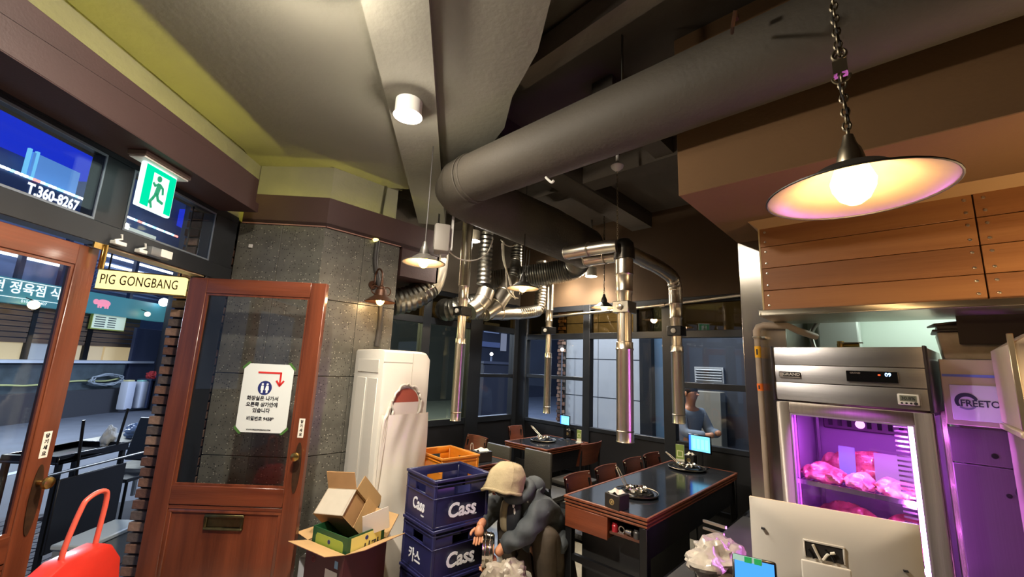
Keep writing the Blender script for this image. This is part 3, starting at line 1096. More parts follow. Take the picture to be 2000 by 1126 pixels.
t = thing('flexible_duct', 'upright ribbed silver duct ending in paired shiny elbows beside the left vent pipe', 'duct', (0, 0, 0))
m = MB()
flex(m, [(-3.4, 3.118, 3.1), (-3.4, 3.12, 2.8), (-3.4, 3.12, 2.48)], 0.075, 0.05, 0.008, 18)
obj('hose', m, FOIL, t)
for pts in (([(950, 566), (944, 585), (932, 600), (918, 608)]), ([(1000, 545), (985, 572), (968, 597), (945, 612)])):
    ps = [at_x(x, y, -3.4) for x, y in pts]
    obj('elbow', MB().tube(ps, [0.096, 0.099, 0.099, 0.094], 14), CHROME, t)
    for i in (1, 2):
        d = (ps[i + 1] - ps[i - 1]).normalized()
        obj('joint_ring', MB().torus(ps[i], 0.100, 0.005, 20, 5, d.to_track_quat('Z', 'Y').to_matrix()), CHROME, t)
m = MB()
flex(m, [at_x(1000, 545, -3.4), at_x(1006, 530, -3.42), at_x(1008, 510, -3.5), (-3.5, 3.75, 3.1)], 0.07, 0.04, 0.007, 16)
obj('hose', m, FOIL, t)

t = thing('flexible_duct', 'level shiny duct with an elbow in front of the corner of the left windows', 'duct', (0, 0, 0))
p0, p1, p2, p3 = [at_x(x, y, -3.4) for x, y in ((958, 612), (1010, 612), (1046, 607), (1054, 560))]
obj('pipe_run', MB().cyl(p0, p1, 0.072, n=20).cyl(p0 + (p1 - p0) * .35, p0 + (p1 - p0) * .65, 0.078, n=20), CHROME, t)
m = MB()
flex(m, [p1, p2, p2 + Vector((0, 0.07, 0.06)), p3 + Vector((0, 0.03, -0.05)), p3 + Vector((0, 0.03, 0.35))], 0.072, 0.04, 0.007, 18)
obj('elbow', m, CHROME, t)
m = MB()
flex(m, [p0, p0 + Vector((-0.02, -0.12, -0.02)), p0 + Vector((-0.06, -0.3, -0.03))], 0.06, 0.03, 0.006, 16)
obj('hose', m, FOIL, t)
t = thing('flexible_duct', 'dark round duct mouth against the wall over the left windows', 'duct', (0, 0, 0))
m = MB()
q = at_x(880, 605, -3.95)
flex(m, [q + Vector((-.14, 0, 0.02)), q, q + Vector((0.12, 0.10, 0.05)), q + Vector((0.14, 0.35, 0.12))], 0.125, 0.04, 0.009, 20)
obj('hose', m, FOIL, t)


# extraction pipes over the tables
def vent(label, x, y, z_end, z_wide, z_damp, z_top, rw=0.052, dark=True, side=0):
    t = thing('vent_pipe', label, 'vent pipe', (x, y, 0), 0, 'extraction pipes over the tables')
    s = MB().lathe([(rw - 0.004, z_end), (rw, z_end), (rw + 0.003, z_end + 0.004), (rw, z_end + 0.012), (rw, z_end + 0.07), (rw + 0.004, z_end + 0.075), (rw, z_end + 0.08), (rw, z_wide - 0.06), (rw + 0.005, z_wide - 0.05), (rw, z_wide - 0.04), (rw, z_wide), (rw - 0.008, z_wide + 0.004)], 28, cap=False)
    obj('sliding_tube', s, CHROME, t)
    obj('inner_tube', MB().lathe([(rw - 0.008, z_wide - 0.1), (rw - 0.008, z_damp)], 28, cap=False), CHROME, t)
    a = 0.062
    d = obj('damper_box', MB().cbox((0, 0, z_damp), (0.128, 0.128, 0.085)), FOIL if not dark else BLACKM, t, bevel=0.004)
    v = Vector((-x, -y, 0)).normalized()
    s_ = Vector((v.y, -v.x, 0)) * side
    kk = Vector((0, -0.064, z_damp)) + (Vector((0.0, 0, 0)))
    obj('knob', MB().lathe([(0.022, 0), (0.022, 0.014), (0.016, 0.018), (0, 0.019)], 18, kk, Matrix.Rotation(PI / 2, 3, 'X')), WHITEP if dark else CHROME, d)
    u = MB().lathe([(rw - 0.006, z_damp), (rw - 0.002, z_damp + 0.10), (rw + 0.004, z_damp + 0.12), (rw, z_damp + 0.13), (rw + 0.002, z_damp + 0.24), (rw + 0.009, z_damp + 0.25), (rw + 0.006, z_damp + 0.26), (rw + 0.006, z_top)], 28, cap=False)
    obj('upper_tube', u, CHROME, t)
    return t


vent('left vent pipe, hanging in front of the left windows', -3.1, 2.585, 1.075, 1.83, 2.09, 3.44, 0.048, True)
vent('thinnest vent pipe, hanging at the far corner table', -3.15, 4.0, 1.065, 1.76, 2.03, 2.62, 0.042, True)
v3 = vent('nearest and thickest vent pipe over the front grill of the striped-edge table', -1.5, 2.80, 1.105, 1.80, 2.055, 2.44, 0.060, False)
v4 = vent('vent pipe beside the thickest one, over the far grill of the striped-edge table', -1.5, 3.76, 1.165, 1.83, 1.965, 2.36, 0.053, True)
# the pair of vent pipes hangs from one level header with stubs
t = thing('duct_header', 'shiny header pipe joining the two vent pipes, with stubs pointing left', 'duct', (-1.5, 2.80, 0))
obj('tee', MB().cyl((0, 0, 2.42), (0, 0, 2.50), 0.078, n=24).lathe([(0.075, 0), (0.07, 0.05), (0.045, 0.08), (0, 0.09)], 24, (0, 0, 2.50)), mat('dark_tee', (70, 66, 60), r=0.35, m=0.9), t)
for y0, xl, z in ((-0.16, -0.42, 2.50), (0.03, -0.36, 2.475)):
    s = MB().tube([(-0.0, y0 + 0.04, z), (-0.06, y0 + 0.02, z), (xl, y0, z)], [0.045, 0.05, 0.052], 20)
    so = obj('stub', s, CHROME, t)
    for xx in (xl * 0.5, xl):
        obj('joint_ring', MB().torus((xx, y0, z), 0.053, 0.005, 20, 6, Matrix.Rotation(PI / 2, 3, 'Y')), CHROME, so)
m = MB()
m.tube([(0, 0.0, 2.49), (0, 0.18, 2.495), (0, 0.34, 2.49)], 0.058, 20)
obj('pipe_run', m, CHROME, t)
m = MB()
flex(m, [(0, 0.32, 2.49), (0, 0.52, 2.49), (0, 0.76, 2.47), (0, 0.91, 2.44), (0, 0.955, 2.36), (0, 0.96, 2.28)], 0.056, 0.045, 0.006, 18)
obj('elbow', m, CHROME, t)
# rose with the chain that holds the header
rs = at_z(1203, 350, 3.1)
t = thing('chain_hanger', 'white ceiling rose with a thin chain holding the shiny header pipe', 'hanger', (-1.5, 2.70, 2.56))
obj('chain', chain(MB(), (0, 0, 0.0), (0, 0, 0.55), 0.022, 0.002), CHAINM, t)
obj('rose', MB().lathe([(0, 0.54), (0.018, 0.545), (0.045, 0.57), (0.05, 0.585), (0.03, 0.60), (0.012, 0.62), (0.012, 0.88), (0, 0.88)], 20), WHITEP, t)

# white speaker under the duct elbow
sp = at_z(862, 467, 2.6)
t = thing('speaker', 'white wall speaker hanging under the duct elbow above a small pendant lamp', 'speaker', sp, math.radians(-38))
obj('cabinet', MB().prism([(-0.085, -0.055), (0.085, -0.055), (0.062, 0.07), (-0.062, 0.07)], -0.115, 0.115), mat('speaker_case', (158, 152, 142), r=0.5), t, bevel=0.014, seg=2)
obj('grille', MB().cbox((0, -0.056, 0.005), (0.14, 0.008, 0.19)), mat('speaker_grille', (150, 145, 136), r=0.7, bump=0.4, bs=400), t, bevel=0.003)
obj('bracket', MB().cbox((-0.05, 0.03, -0.128), (0.03, 0.05, 0.03)).bar((0, 0.085, -0.09), (0, 0.085, 0.31), 0.02, 0.01).bar((0, 0.06, -0.08), (0, 0.09, -0.08), 0.03, 0.02), WHITEP, t)
CABW = mat('white_cable', (204, 198, 182), r=0.6)
c = MB().tube(smooth_path([at_x(x, y, -2.72) for x, y in [(876, 490), (893, 503), (915, 509), (938, 504), (954, 490), (963, 466)]], 8), 0.006, 8)
tag(obj('speaker_cable', c, CABW), 'white cable sagging from the speaker up to the duct', 'cable')
t = thing('cable_bundle', 'bundle of loose white cables looping down beside the middle pendant lamp', 'cables', (0, 0, 0))
for k, pts in enumerate(([(982, 470), (984, 500), (988, 525), (990, 560), (1000, 578), (1012, 582)], [(984, 472), (985, 505), (993, 540), (1000, 570), (1008, 583)], [(980, 475), (983, 510), (990, 530), (997, 548), (1003, 575), (1006, 584)])):
    ps = [at_x(x, y, -2.75 - 0.02 * k) for x, y in pts]
    obj('cable', MB().tube(smooth_path(ps, 6), 0.0055, 7), CABW, t)
c = MB().tube(smooth_path([at_x(x, y, -2.80) for x, y in [(978, 468), (988, 478), (1000, 481), (1010, 476)]], 6), 0.006, 7)
tag(obj('cable_loop', c, CABW), 'short white cable loop under the painted duct branch', 'cable')
c = MB()
for k in (0, 1):
    c.tube(smooth_path([at_x(x + 5 * k, y, -2.55) for x, y in [(1030, 488), (1027, 520), (1022, 545), (1014, 575)]], 6), 0.004, 6)
tag(obj('twin_cord', c, CORD), 'thin double cord hanging behind the middle pendant lamp', 'cord')

# ================================================================== EXIT SIGN, LINTEL FITTINGS
t = thing('exit_sign', 'lit green exit sign with a running figure hanging from the oxblood beam', 'exit sign', tuple(P0 + Vector((-0.707, 0.707, 0)) * -0.655 + Vector((0.707, 0.707, 0)) * 0.165), RZF)
obj('mount', MB().box(-0.235, -0.05, 2.60, 0.235, 0.05, 2.63), mat('mount_paint', (120, 104, 92), r=0.6), t, bevel=0.003)
obj('tray', MB().box(-0.225, -0.042, 2.588, 0.225, 0.042, 2.60), WHITEP, t, bevel=0.002)
body = obj('panel', MB().box(-0.16, -0.014, 2.30, 0.16, 0.014, 2.588), glow('exit_white', (226, 255, 246), 1.1), t, bevel=0.006)
GRN = glow('exit_green', (0, 205, 150), 0.95)
DKG = mat('exit_figure', (6, 96, 70), r=0.5, emit=(0, 150, 104), es=0.45)
pg = MB()
# green surround around a white doorway
for q in ((-0.148, 2.312, -0.075, 2.575), (0.083, 2.312, 0.148, 2.575), (-0.075, 2.545, 0.083, 2.575)):
    pg.box(q[0], -0.0165, q[1], q[2], -0.0142, q[3])
obj('green_field', pg, GRN, body)
fg = MB()
Yf0, Yf1 = -0.019, -0.0143


def stroke(pts, w):
    for a, b in zip(pts, pts[1:]):
        a, b = Vector((a[0], 0, a[1])), Vector((b[0], 0, b[1]))
        d = (b - a).normalized()
        s = Vector((-d.z, 0, d.x)) * w / 2
        poly = [(p.x, p.z) for p in (a - s - d * w * .3, b - s + d * w * .3, b + s + d * w * .3, a + s - d * w * .3)]
        fg.prism_xz(poly, Yf0, Yf1)


fg.prism_xz([(0.02 * math.cos(2 * PI * i / 16) - 0.015, 0.02 * math.sin(2 * PI * i / 16) + 2.517) for i in range(16)], Yf0, Yf1)
stroke([(-0.005, 2.475), (-0.018, 2.415)], 0.036)
stroke([(-0.015, 2.480), (-0.045, 2.462), (-0.062, 2.475)], 0.014)
stroke([(0.0, 2.482), (0.032, 2.465), (0.040, 2.430)], 0.014)
stroke([(-0.012, 2.415), (0.006, 2.380), (0.050, 2.372)], 0.018)
stroke([(-0.022, 2.415), (-0.045, 2.378), (-0.07, 2.345)], 0.018)
stroke([(-0.06, 2.352), (-0.045, 2.318)], 0.014)
obj('running_figure', fg, DKG, body, smooth=False)

t.scale = (0.69, 1.0, 0.86)
t.location.z = 2.63 * 0.14
SENS = ['white clip on the lintel nearest the closed door leaf', 'white clip on the lintel beside the door closer', 'grey door closer body on the lintel over the open gap']
for i, (s, z) in enumerate(((-0.655, 2.16), (-0.50, 2.155))):
    t = thing('lintel_clip', SENS[i], 'clip', tuple(P0 + Vector((-0.707, 0.707, 0)) * s + Vector((0.707, 0.707, 0)) * 0.03), RZF)
    obj('base', MB().box(-0.035, -0.012, z - 0.014, 0.035, 0.022, z + 0.008), WHITEP, t, bevel=0.003)
    obj('lever', MB().tube([(-0.03, 0.0, z + 0.006), (0.0, -0.01, z + 0.022), (-0.012, -0.014, z + 0.045)], 0.006, 6), WHITEP, t)
t = thing('door_closer', SENS[2], 'door closer', tuple(P0 + Vector((-0.707, 0.707, 0)) * -0.40 + Vector((0.707, 0.707, 0)) * 0.04), RZF)
obj('body', MB().box(-0.085, -0.025, 2.14, 0.06, 0.03, 2.195), mat('closer_grey', (120, 122, 124), r=0.4, m=0.5), t, bevel=0.008, seg=2)
obj('cover', MB().box(-0.02, -0.03, 2.148, 0.066, -0.024, 2.195), WHITEP, t, bevel=0.002)
t = thing('door_latch', 'brass latch bolt at the top corner of the closed door leaf', 'latch', tuple(P0 + Vector((-0.707, 0.707, 0)) * -0.72 + Vector((0.707, 0.707, 0)) * 0.015), RZF)
obj('bolt', MB().box(-0.012, -0.012, 2.00, 0.012, 0.0, 2.12).cyl((0, -0.016, 2.0), (0, -0.016, 2.13), 0.007), BRASS, t, bevel=0.002)
obj('plate', MB().box(-0.06, -0.008, 2.10, 0.0, 0.0, 2.13), BRASS, t)
t = obj('wall_sensor', MB().box(0, 0, 0, 0.028, 0.012, 0.028), WHITEP, bevel=0.002)
tag(t, 'small white square sensor stuck high on the dark stone wall', 'sensor')
frame_at(t, at_line(487, 484, S1O, S1O + Vector((1, 1, 0))) + Vector((0.012, -0.012, 0)), RZ1)

# hanging light box sign outside the doorway
t = thing('hanging_sign', 'glowing yellow PIG GONGBANG light box sign hanging outside the doorway', 'sign', (-3.79, 0.31, 0), math.radians(65))
sb = obj('light_box', MB().box(-0.24, -0.02, 1.982, 0.24, 0.04, 2.108), glow('sign_yellow', (255, 232, 150), 1.15), t, bevel=0.003)
text('lettering', 'PIG GONGBANG', 0.093, mat('sign_letter', (92, 62, 24), r=0.6), sb, (-0.008, -0.022, 2.045), sx=0.585, bold=0.004, space=1.05)
for z_ in (1.975, 2.108):
    obj('rim', MB().box(-0.245, -0.024, z_, 0.245, 0.044, z_ + 0.007), mat('sign_rim', (120, 96, 44), r=0.5), t)
for x_ in (-0.2, 0.2):
    obj('hanger_rod', MB().cyl((x_, 0.01, 2.11), (x_, 0.01, 2.9), 0.005), BLACKM, t)

# notice taped inside the glass of the open door (its own paper)
t = thing('notice', 'white paper notice with a red arrow taped in the open door glass', 'notice', (-3.585, 0.530, 0), math.radians(45))
cx, cz, hw, hh, cc = 0.622, 1.315, 0.165, 0.222, 0.035
poly = [(cx - hw + cc, cz - hh), (cx + hw - cc, cz - hh), (cx + hw, cz - hh + cc), (cx + hw, cz + hh - cc), (cx + hw - cc, cz + hh), (cx - hw + cc, cz + hh), (cx - hw, cz + hh - cc), (cx - hw, cz - hh + cc)]
pp = obj('paper', MB().prism_xz(poly, 0.0165, 0.0185), mat('notice_paper', (204, 208, 204), r=0.6), t)
GT = mat('green_tape', (64, 104, 44), r=0.5)
for sx_ in (-1, 1):
    for sz in (-1, 1):
        c_ = Vector((cx + sx_ * (hw - 0.012), 0, cz + sz * (hh - 0.012)))
        u_ = Vector((sx_, 0, -sz)).normalized()
        n_ = Vector((sx_, 0, sz)).normalized()
        pl = [c_ + u_ * a + n_ * b for a, b in ((-0.035, -0.006), (0.035, -0.006), (0.026, 0.008), (-0.026, 0.008))]
        obj('tape', MB().prism_xz([(p.x, p.z) for p in pl], 0.0155, 0.0168), GT, t)
RED = mat('notice_red', (188, 34, 30), r=0.6)
NAVY = mat('notice_navy', (24, 36, 96), r=0.6)
INK = mat('notice_ink', (28, 28, 34), r=0.6)
fg = MB()
Yf0, Yf1 = 0.0150, 0.0166
stroke([(cx - 0.065, cz + 0.165), (cx + 0.083, cz + 0.165), (cx + 0.083, cz + 0.085)], 0.012)
stroke([(cx + 0.060, cz + 0.112), (cx + 0.083, cz + 0.082), (cx + 0.106, cz + 0.112)], 0.012)
obj('arrow', fg, RED, pp, smooth=False)
obj('restroom_sign', MB().prism_xz([(cx - 0.012 + 0.046 * math.cos(2 * PI * i / 28), cz + 0.065 + 0.046 * math.sin(2 * PI * i / 28)) for i in range(28)], 0.0152, 0.0166), NAVY, pp)
fg = MB()
Yf0, Yf1 = 0.0142, 0.0153
for k in (-1, 1):
    x_ = cx - 0.012 + k * 0.016
    fg.prism_xz([(x_ + 0.007 * math.cos(2 * PI * i / 12), cz + 0.089 + 0.007 * math.sin(2 * PI * i / 12)) for i in range(12)], Yf0, Yf1)
    fg.prism_xz([(x_ - 0.010 - (0.003 if k > 0 else 0), cz + 0.050), (x_ + 0.010 + (0.003 if k > 0 else 0), cz + 0.050), (x_ + 0.008, cz + 0.079), (x_ - 0.008, cz + 0.079)], Yf0, Yf1)
    fg.prism_xz([(x_ - 0.006, cz + 0.032), (x_ + 0.006, cz + 0.032), (x_ + 0.006, cz + 0.05), (x_ - 0.006, cz + 0.05)], Yf0, Yf1)
obj('restroom_figures', fg, mat('notice_white', (225, 226, 226), r=0.6), pp, smooth=False)
for s_, zz, sz in (('화장실은 나가서', -0.005, 0.031), ('오른쪽 상가안에', -0.045, 0.031), ('있습니다', -0.083, 0.031), ('비밀번호 9458*', -0.135, 0.028), ('WWW.PIGGONGBANG.COM', -0.205, 0.012)):
    text('lettering', s_, sz, INK, pp, (cx - 0.015, 0.0158, cz + zz), bold=0.025)

# ================================================================== KITCHEN HOOD
t = thing('range_hood', 'wood-planked kitchen hood with a steel lower rim above the meat fridge', 'hood', (-0.585, 2.75, 0))
PLK = [wood('plank_%d' % i, c, c2, axis=0, r=0.5, scale=10) for i, (c, c2) in enumerate([((158, 106, 58), (128, 78, 40)), ((148, 96, 52), (118, 72, 36)), ((166, 112, 62), (134, 84, 44))])]
zs = [1.972, 2.090, 2.222, 2.352, 2.472]
for i in range(4):
    for j, (x0, x1) in enumerate(((0.0, 0.868), (0.873, 2.3))):
        p = obj('plank', MB().box(x0, 0.0, zs[i] + 0.0015, x1, 0.02, zs[i + 1] - 0.0015), PLK[(i + j) % 3], t, bevel=0.0015)
        bs = [x0 + 0.03, x1 - 0.025] if j == 0 else [x0 + 0.03]
        for bxx in bs:
            for zz in (zs[i] + 0.03, zs[i + 1] - 0.03):
                obj('screw', MB().lathe([(0.0075, 0), (0.006, 0.003), (0, 0.004)], 10, (bxx, 0, zz), Matrix.Rotation(PI / 2, 3, 'X')), CHROME, p)
obj('shell', MB().box(0.004, 0.02, 2.40, 2.3, 1.19, 2.47).box(0.004, 0.02, 1.972, 0.016, 1.19, 2.40).box(0.016, 0.02, 1.972, 2.3, 0.035, 2.40), mat('hood_shell', (84, 66, 46), r=0.7), t)
obj('crown', MB().add([(-0.045, -0.05, 2.51), (2.3, -0.05, 2.51), (2.3, 0.0, 2.465), (0.0, 0.0, 2.465), (-0.045, 1.1, 2.51), (0.0, 1.1, 2.465)], [(0, 3, 2, 1), (0, 4, 5, 3), (0, 1, 4)]), mat('hood_crown', (164, 126, 80), r=0.5), t)
obj('corner_strip', MB().box(-0.004, -0.003, 1.972, 0.004, 0.022, 2.47), mat('corner_strip', (186, 160, 112), r=0.5), t)
rim = MB()
rim.box(-0.02, -0.03, 1.945, 2.3, -0.012, 1.974).box(-0.02, -0.03, 1.945, -0.004, 1.15, 1.974)
rim.box(-0.02, -0.03, 1.940, 2.3, 0.45, 1.946)
obj('lower_rim', rim, brushed('hood_rim', (196, 188, 172), 0.3, 0), t, bevel=0.002)
obj('filter_box', MB().prism([(0.78, 0.30), (1.02, 0.30), (0.98, 0.62), (0.84, 0.62)], 1.80, 1.94), mat('filter_dark', (52, 40, 32), r=0.7), t)
# kitchen tube light under the hood
tl = thing('tube_light', 'kitchen tube light mounted inside the hood', 'light', (0.35, 3.60, 0))
obj('tube', MB().cyl((-0.5, 0, 2.26), (0.5, 0, 2.26), 0.013), glow('tube_glow', (226, 255, 236), 5.0), tl)
obj('holder', MB().box(-0.52, -0.03, 2.28, 0.52, 0.03, 2.40), WHITEP, tl)

# ================================================================== MEAT FRIDGE
FR = thing('meat_fridge', 'steel glass-door fridge glowing purple, full of meat, under the wooden hood', 'fridge', (-0.262, 2.84, 0), math.radians(-7))
FW, FD, FH = 0.325, 0.60, 1.772
STB = brushed('fridge_steel', (176, 164, 154), 0.24, 2)
STG = brushed('fridge_frame_steel', (168, 160, 152), 0.45, 2, 0.5, 0.1)
LEDP = glow('purple_strip', (236, 150, 255), 14.0)
LEDP2 = glow('purple_strip_dim', (206, 80, 250), 4.0)
body = MB()
body.box(-FW, 0.03, 1.462, FW, FD, FH)                                     # machine box
body.box(-FW, 0.03, 0.06, FW, FD, 0.22)
body.box(-FW, FD - 0.03, 0.22, FW, FD, 1.462)
body.box(-FW, 0.03, 0.22, -FW + 0.025, FD - 0.03, 1.462)
body.box(FW - 0.025, 0.03, 0.22, FW, 0.07, 1.462).box(FW - 0.025, FD - 0.07, 0.22, FW, FD - 0.03, 1.462)
obj('cabinet', body, STB, FR, bevel=0.003)
inner = MB().box(-FW + 0.03, FD - 0.045, 0.22, FW - 0.03, FD - 0.032, 1.45).box(-FW + 0.026, 0.06, 1.435, FW - 0.026, FD - 0.04, 1.458).box(-FW + 0.026, 0.08, 0.22, -FW + 0.034, FD - 0.04, 1.44)
obj('lining', inner, mat('fridge_lining', (126, 108, 138), r=0.4), FR)
obj('side_pane', MB().box(FW - 0.012, 0.07, 0.24, FW - 0.008, FD - 0.07, 1.44), CLEAR, FR)
for i, (z0, z1) in enumerate(((1.672, 1.770), (1.575, 1.668), (1.474, 1.571))):
    # gently bowed steel strips
    m = MB().grid(lambda u, v, z0=z0, z1=z1: (-FW + 2 * FW * u, 0.004 - 0.003 * math.sin(PI * v) , z0 + (z1 - z0) * v), 14, 8)
    m.box(-FW, 0.004, z0, FW, 0.03, z1)
    obj('front_strip', m, brushed('fridge_front', (204, 200, 200), 0.26, 0), FR)
for s in (-1, 1):
    obj('edge_trim', MB().box(s * FW - 0.006, -0.012, 1.466, s * FW + 0.006, 0.04, FH + 0.004), mat('dark_trim', (48, 42, 46), r=0.4, m=0.5), FR, bevel=0.002)
bp = obj('brand_plate', MB().box(-0.293, -0.012, 1.602, -0.190, -0.004, 1.631), mat('plate_dark', (52, 50, 50), r=0.3, m=0.6), FR, bevel=0.001)
text('lettering', 'GRAND', 0.021, WHITEP, bp, (-0.231, -0.0125, 1.6175), sx=1.15, bold=0.012)
obj('emblem', MB().box(-0.290, -0.0135, 1.606, -0.272, -0.012, 1.627), CHROME, bp)
obj('plate_edge', MB().box(-0.293, -0.013, 1.600, -0.190, -0.010, 1.604), CHROME, bp)
cp_ = obj('control_panel', MB().box(0.020, -0.014, 1.593, 0.222, -0.004, 1.648), BLACKG, FR, bevel=0.002)
text('lettering', 'GRAND', 0.011, mat('panel_print', (150, 140, 130), r=0.5), cp_, (0.058, -0.0145, 1.637), sx=1.1)
text('digits', '09', 0.024, glow('digit_blue', (150, 200, 255), 3.0), cp_, (0.186, -0.0145, 1.632), bold=0.02)
obj('indicator', MB().box(0.148, -0.0145, 1.628, 0.157, -0.0138, 1.633), glow('led_red', (255, 60, 30), 4.0), cp_)
# door
dr = obj('door', MB().box(-FW + 0.004, 0.0, 0.24, -FW + 0.066, 0.028, 1.462).box(FW - 0.066, 0.0, 0.24, FW - 0.004, 0.028, 1.462)
         .box(-FW + 0.066, 0.0, 1.402, FW - 0.066, 0.028, 1.462).box(-FW + 0.066, 0.0, 0.24, FW - 0.066, 0.028, 0.31), STG, FR, bevel=0.004)
obj('pane', MB().box(-FW + 0.066, 0.012, 0.31, FW - 0.066, 0.016, 1.402), CLEAR, dr)
gk = MB()
for q in ((-FW + 0.066, 0.31, -FW + 0.074, 1.402), (FW - 0.074, 0.31, FW - 0.066, 1.402), (-FW + 0.074, 1.394, FW - 0.074, 1.402)):
    gk.box(q[0], 0.004, q[1], q[2], 0.03, q[3])
obj('gasket', gk, mat('gasket', (150, 132, 160), r=0.5), dr)
obj('light_strip', MB().box(0.228, 0.040, 0.30, 0.252, 0.062, 1.40), LEDP, FR)
obj('light_strip', MB().box(-0.275, 0.055, 0.30, -0.268, 0.062, 1.40), LEDP2, FR)
obj('light_strip', MB().box(-0.25, 0.05, 1.394, 0.23, 0.064, 1.402), LEDP2, FR)
for zz in (0.74, 1.02, 1.30):
    lamp('fridge_strip_lamp', 'POINT', Matrix.Translation(FR.location) @ Matrix.Rotation(math.radians(-7), 4, 'Z') @ Vector((0.20, 0.06, zz)), 4.2, (0.74, 0.14, 1.0), 0.03)
lamp('fridge_top_lamp', 'AREA', Matrix.Translation(FR.location) @ Matrix.Rotation(math.radians(-7), 4, 'Z') @ Vector((0.0, 0.10, 1.38)), 5.5, (0.74, 0.14, 1.0), 0.45, None, None, .5, 0.04)
SHW = mat('shelf_wire', (196, 190, 200), r=0.25, m=1.0)
SHELVES = (0.46, 0.74, 1.03)
for zz in SHELVES:
    sh = obj('shelf', MB().box(-0.285, 0.085, zz - 0.012, 0.262, 0.095, zz + 0.012).box(-0.285, 0.535, zz - 0.005, 0.262, 0.545, zz + 0.005), SHW, FR)
    m = MB()
    for k in range(27):
        x = -0.283 + k * 0.0208
        m.box(x, 0.09, zz - 0.003, x + 0.004, 0.54, zz + 0.001)
    o = obj('wire', m, SHW, sh)
    o['kind'] = 'stuff'
for sx in (-0.272, 0.235):
    for yy in (0.10, 0.52):
        obj('shelf_post', MB().box(sx, yy, 0.24, sx + 0.014, yy + 0.014, 1.43), SHW, FR)
# row of hanging hooks at the back, small bulb fitting at the top
hk = MB()
fan = obj('fan_grille', MB().box(-0.23, 0.50, 1.30, 0.23, 0.55, 1.43), mat('fan_dark', (64, 40, 66), r=0.5), FR, bevel=0.006)
for k in range(9):
    obj('slot', MB().box(-0.20 + k * 0.047, 0.494, 1.32, -0.18 + k * 0.047, 0.50, 1.41), BLACKG, fan)
obj('bulb', MB().ball((0.03, 0.12, 1.37), 0.021, 14, 8), glow('purple_bulb', (240, 130, 255), 2.5), FR)
# insulated pipe cover on the right inside of the fridge: finned evaporator rungs by the strip
rg = MB()
for k in range(46):
    rg.box(0.165, 0.11, 0.32 + k * 0.0235, 0.215, 0.115, 0.329 + k * 0.0235)
ro = obj('rung', rg, SHW, FR)
ro['kind'] = 'stuff'

MEATS = [mat('meat_red', (140, 44, 54), r=0.28, c2=(204, 128, 130), vs=26, bump=0.9, bs=40, coat=0.5), mat('meat_pink', (168, 78, 88), r=0.28, c2=(214, 160, 158), vs=26, bump=0.5, bs=40, coat=0.5),
         mat('meat_dark', (120, 42, 54), r=0.3, c2=(170, 84, 92), vs=22, bump=0.5, bs=40, coat=0.5)]
FM = Matrix.Translation(FR.location) @ Matrix.Rotation(math.radians(-7), 4, 'Z')


def meat(label, x, y, zb, sx, sy, sz, rz, mi, seed):
    rnd = random.Random(seed)
    ph = [rnd.uniform(0, 6.28) for _ in range(6)]
    m = MB()

    def f(u, v):
        a, b = 2 * PI * u, PI * v
        s = 1 + 0.18 * math.sin(3 * a + ph[0]) * math.sin(b) + 0.14 * math.sin(4 * a + ph[1] + 5 * b) + 0.12 * math.sin(9 * b + ph[2] + 2 * math.sin(2 * a)) + 0.05 * math.sin(13 * b + 6 * a + ph[4])
        p = Vector((math.sin(b) * math.cos(a), math.sin(b) * math.sin(a), math.cos(b)))
        return Vector((math.copysign(abs(p.z) ** 0.8, p.z) * sx * (1 + 0.05 * math.sin(ph[3] + 3 * a)), p.y * sy * s, max(p.x * sz * s, -sz * 0.82)))
    m.grid(f, 36, 30)
    zmin = min(p[2] for p in m.v)
    o = obj('meat_cut', m, MEATS[mi], None, weld=True)
    tag(o, label, 'meat', 'meat cuts on the fridge shelves')
    p = FM @ Vector((x, y, zb + 0.002 - zmin))
    o.location = p
    o.rotation_euler = (0, 0, math.radians(-7) + rz)
    return o


ML = ['folded red meat cut at the left of the top fridge shelf', 'short lumpy meat cut in the middle of the top fridge shelf', 'long pale pink meat slab at the right of the top fridge shelf',
      'dark meat cut at the back of the top fridge shelf', 'dark red meat bundle at the back left of the second fridge shelf', 'ribbed meat slab at the back right of the second fridge shelf',
      'bumpy pink meat cut in front on the second fridge shelf, left', 'long pink meat slab in front on the second fridge shelf, right', 'large dark meat cut at the left of the lowest fridge shelf', 'pink meat slab at the right of the lowest fridge shelf']
meat(ML[0], -0.17, 0.20, SHELVES[2], 0.105, 0.085, 0.046, 0.1, 0, 1)
meat(ML[1], -0.005, 0.17, SHELVES[2], 0.066, 0.06, 0.042, -0.2, 1, 2)
meat(ML[2], 0.145, 0.17, SHELVES[2], 0.088, 0.06, 0.042, 0.05, 1, 3)
meat(ML[3], -0.03, 0.43, SHELVES[2], 0.20, 0.07, 0.08, 0.0, 0, 4)
meat(ML[4], -0.12, 0.40, SHELVES[1], 0.15, 0.07, 0.085, 0.1, 2, 5)
meat(ML[5], 0.14, 0.42, SHELVES[1], 0.10, 0.07, 0.085, 0.0, 2, 6)
meat(ML[6], -0.13, 0.21, SHELVES[1], 0.10, 0.085, 0.06, 0.15, 0, 7)
meat(ML[7], 0.10, 0.20, SHELVES[1], 0.13, 0.085, 0.055, -0.05, 1, 8)
meat(ML[8], -0.12, 0.28, SHELVES[0], 0.15, 0.12, 0.07, 0.1, 2, 9)
meat(ML[9], 0.14, 0.28, SHELVES[0], 0.10, 0.13, 0.06, 0.0, 1, 10)
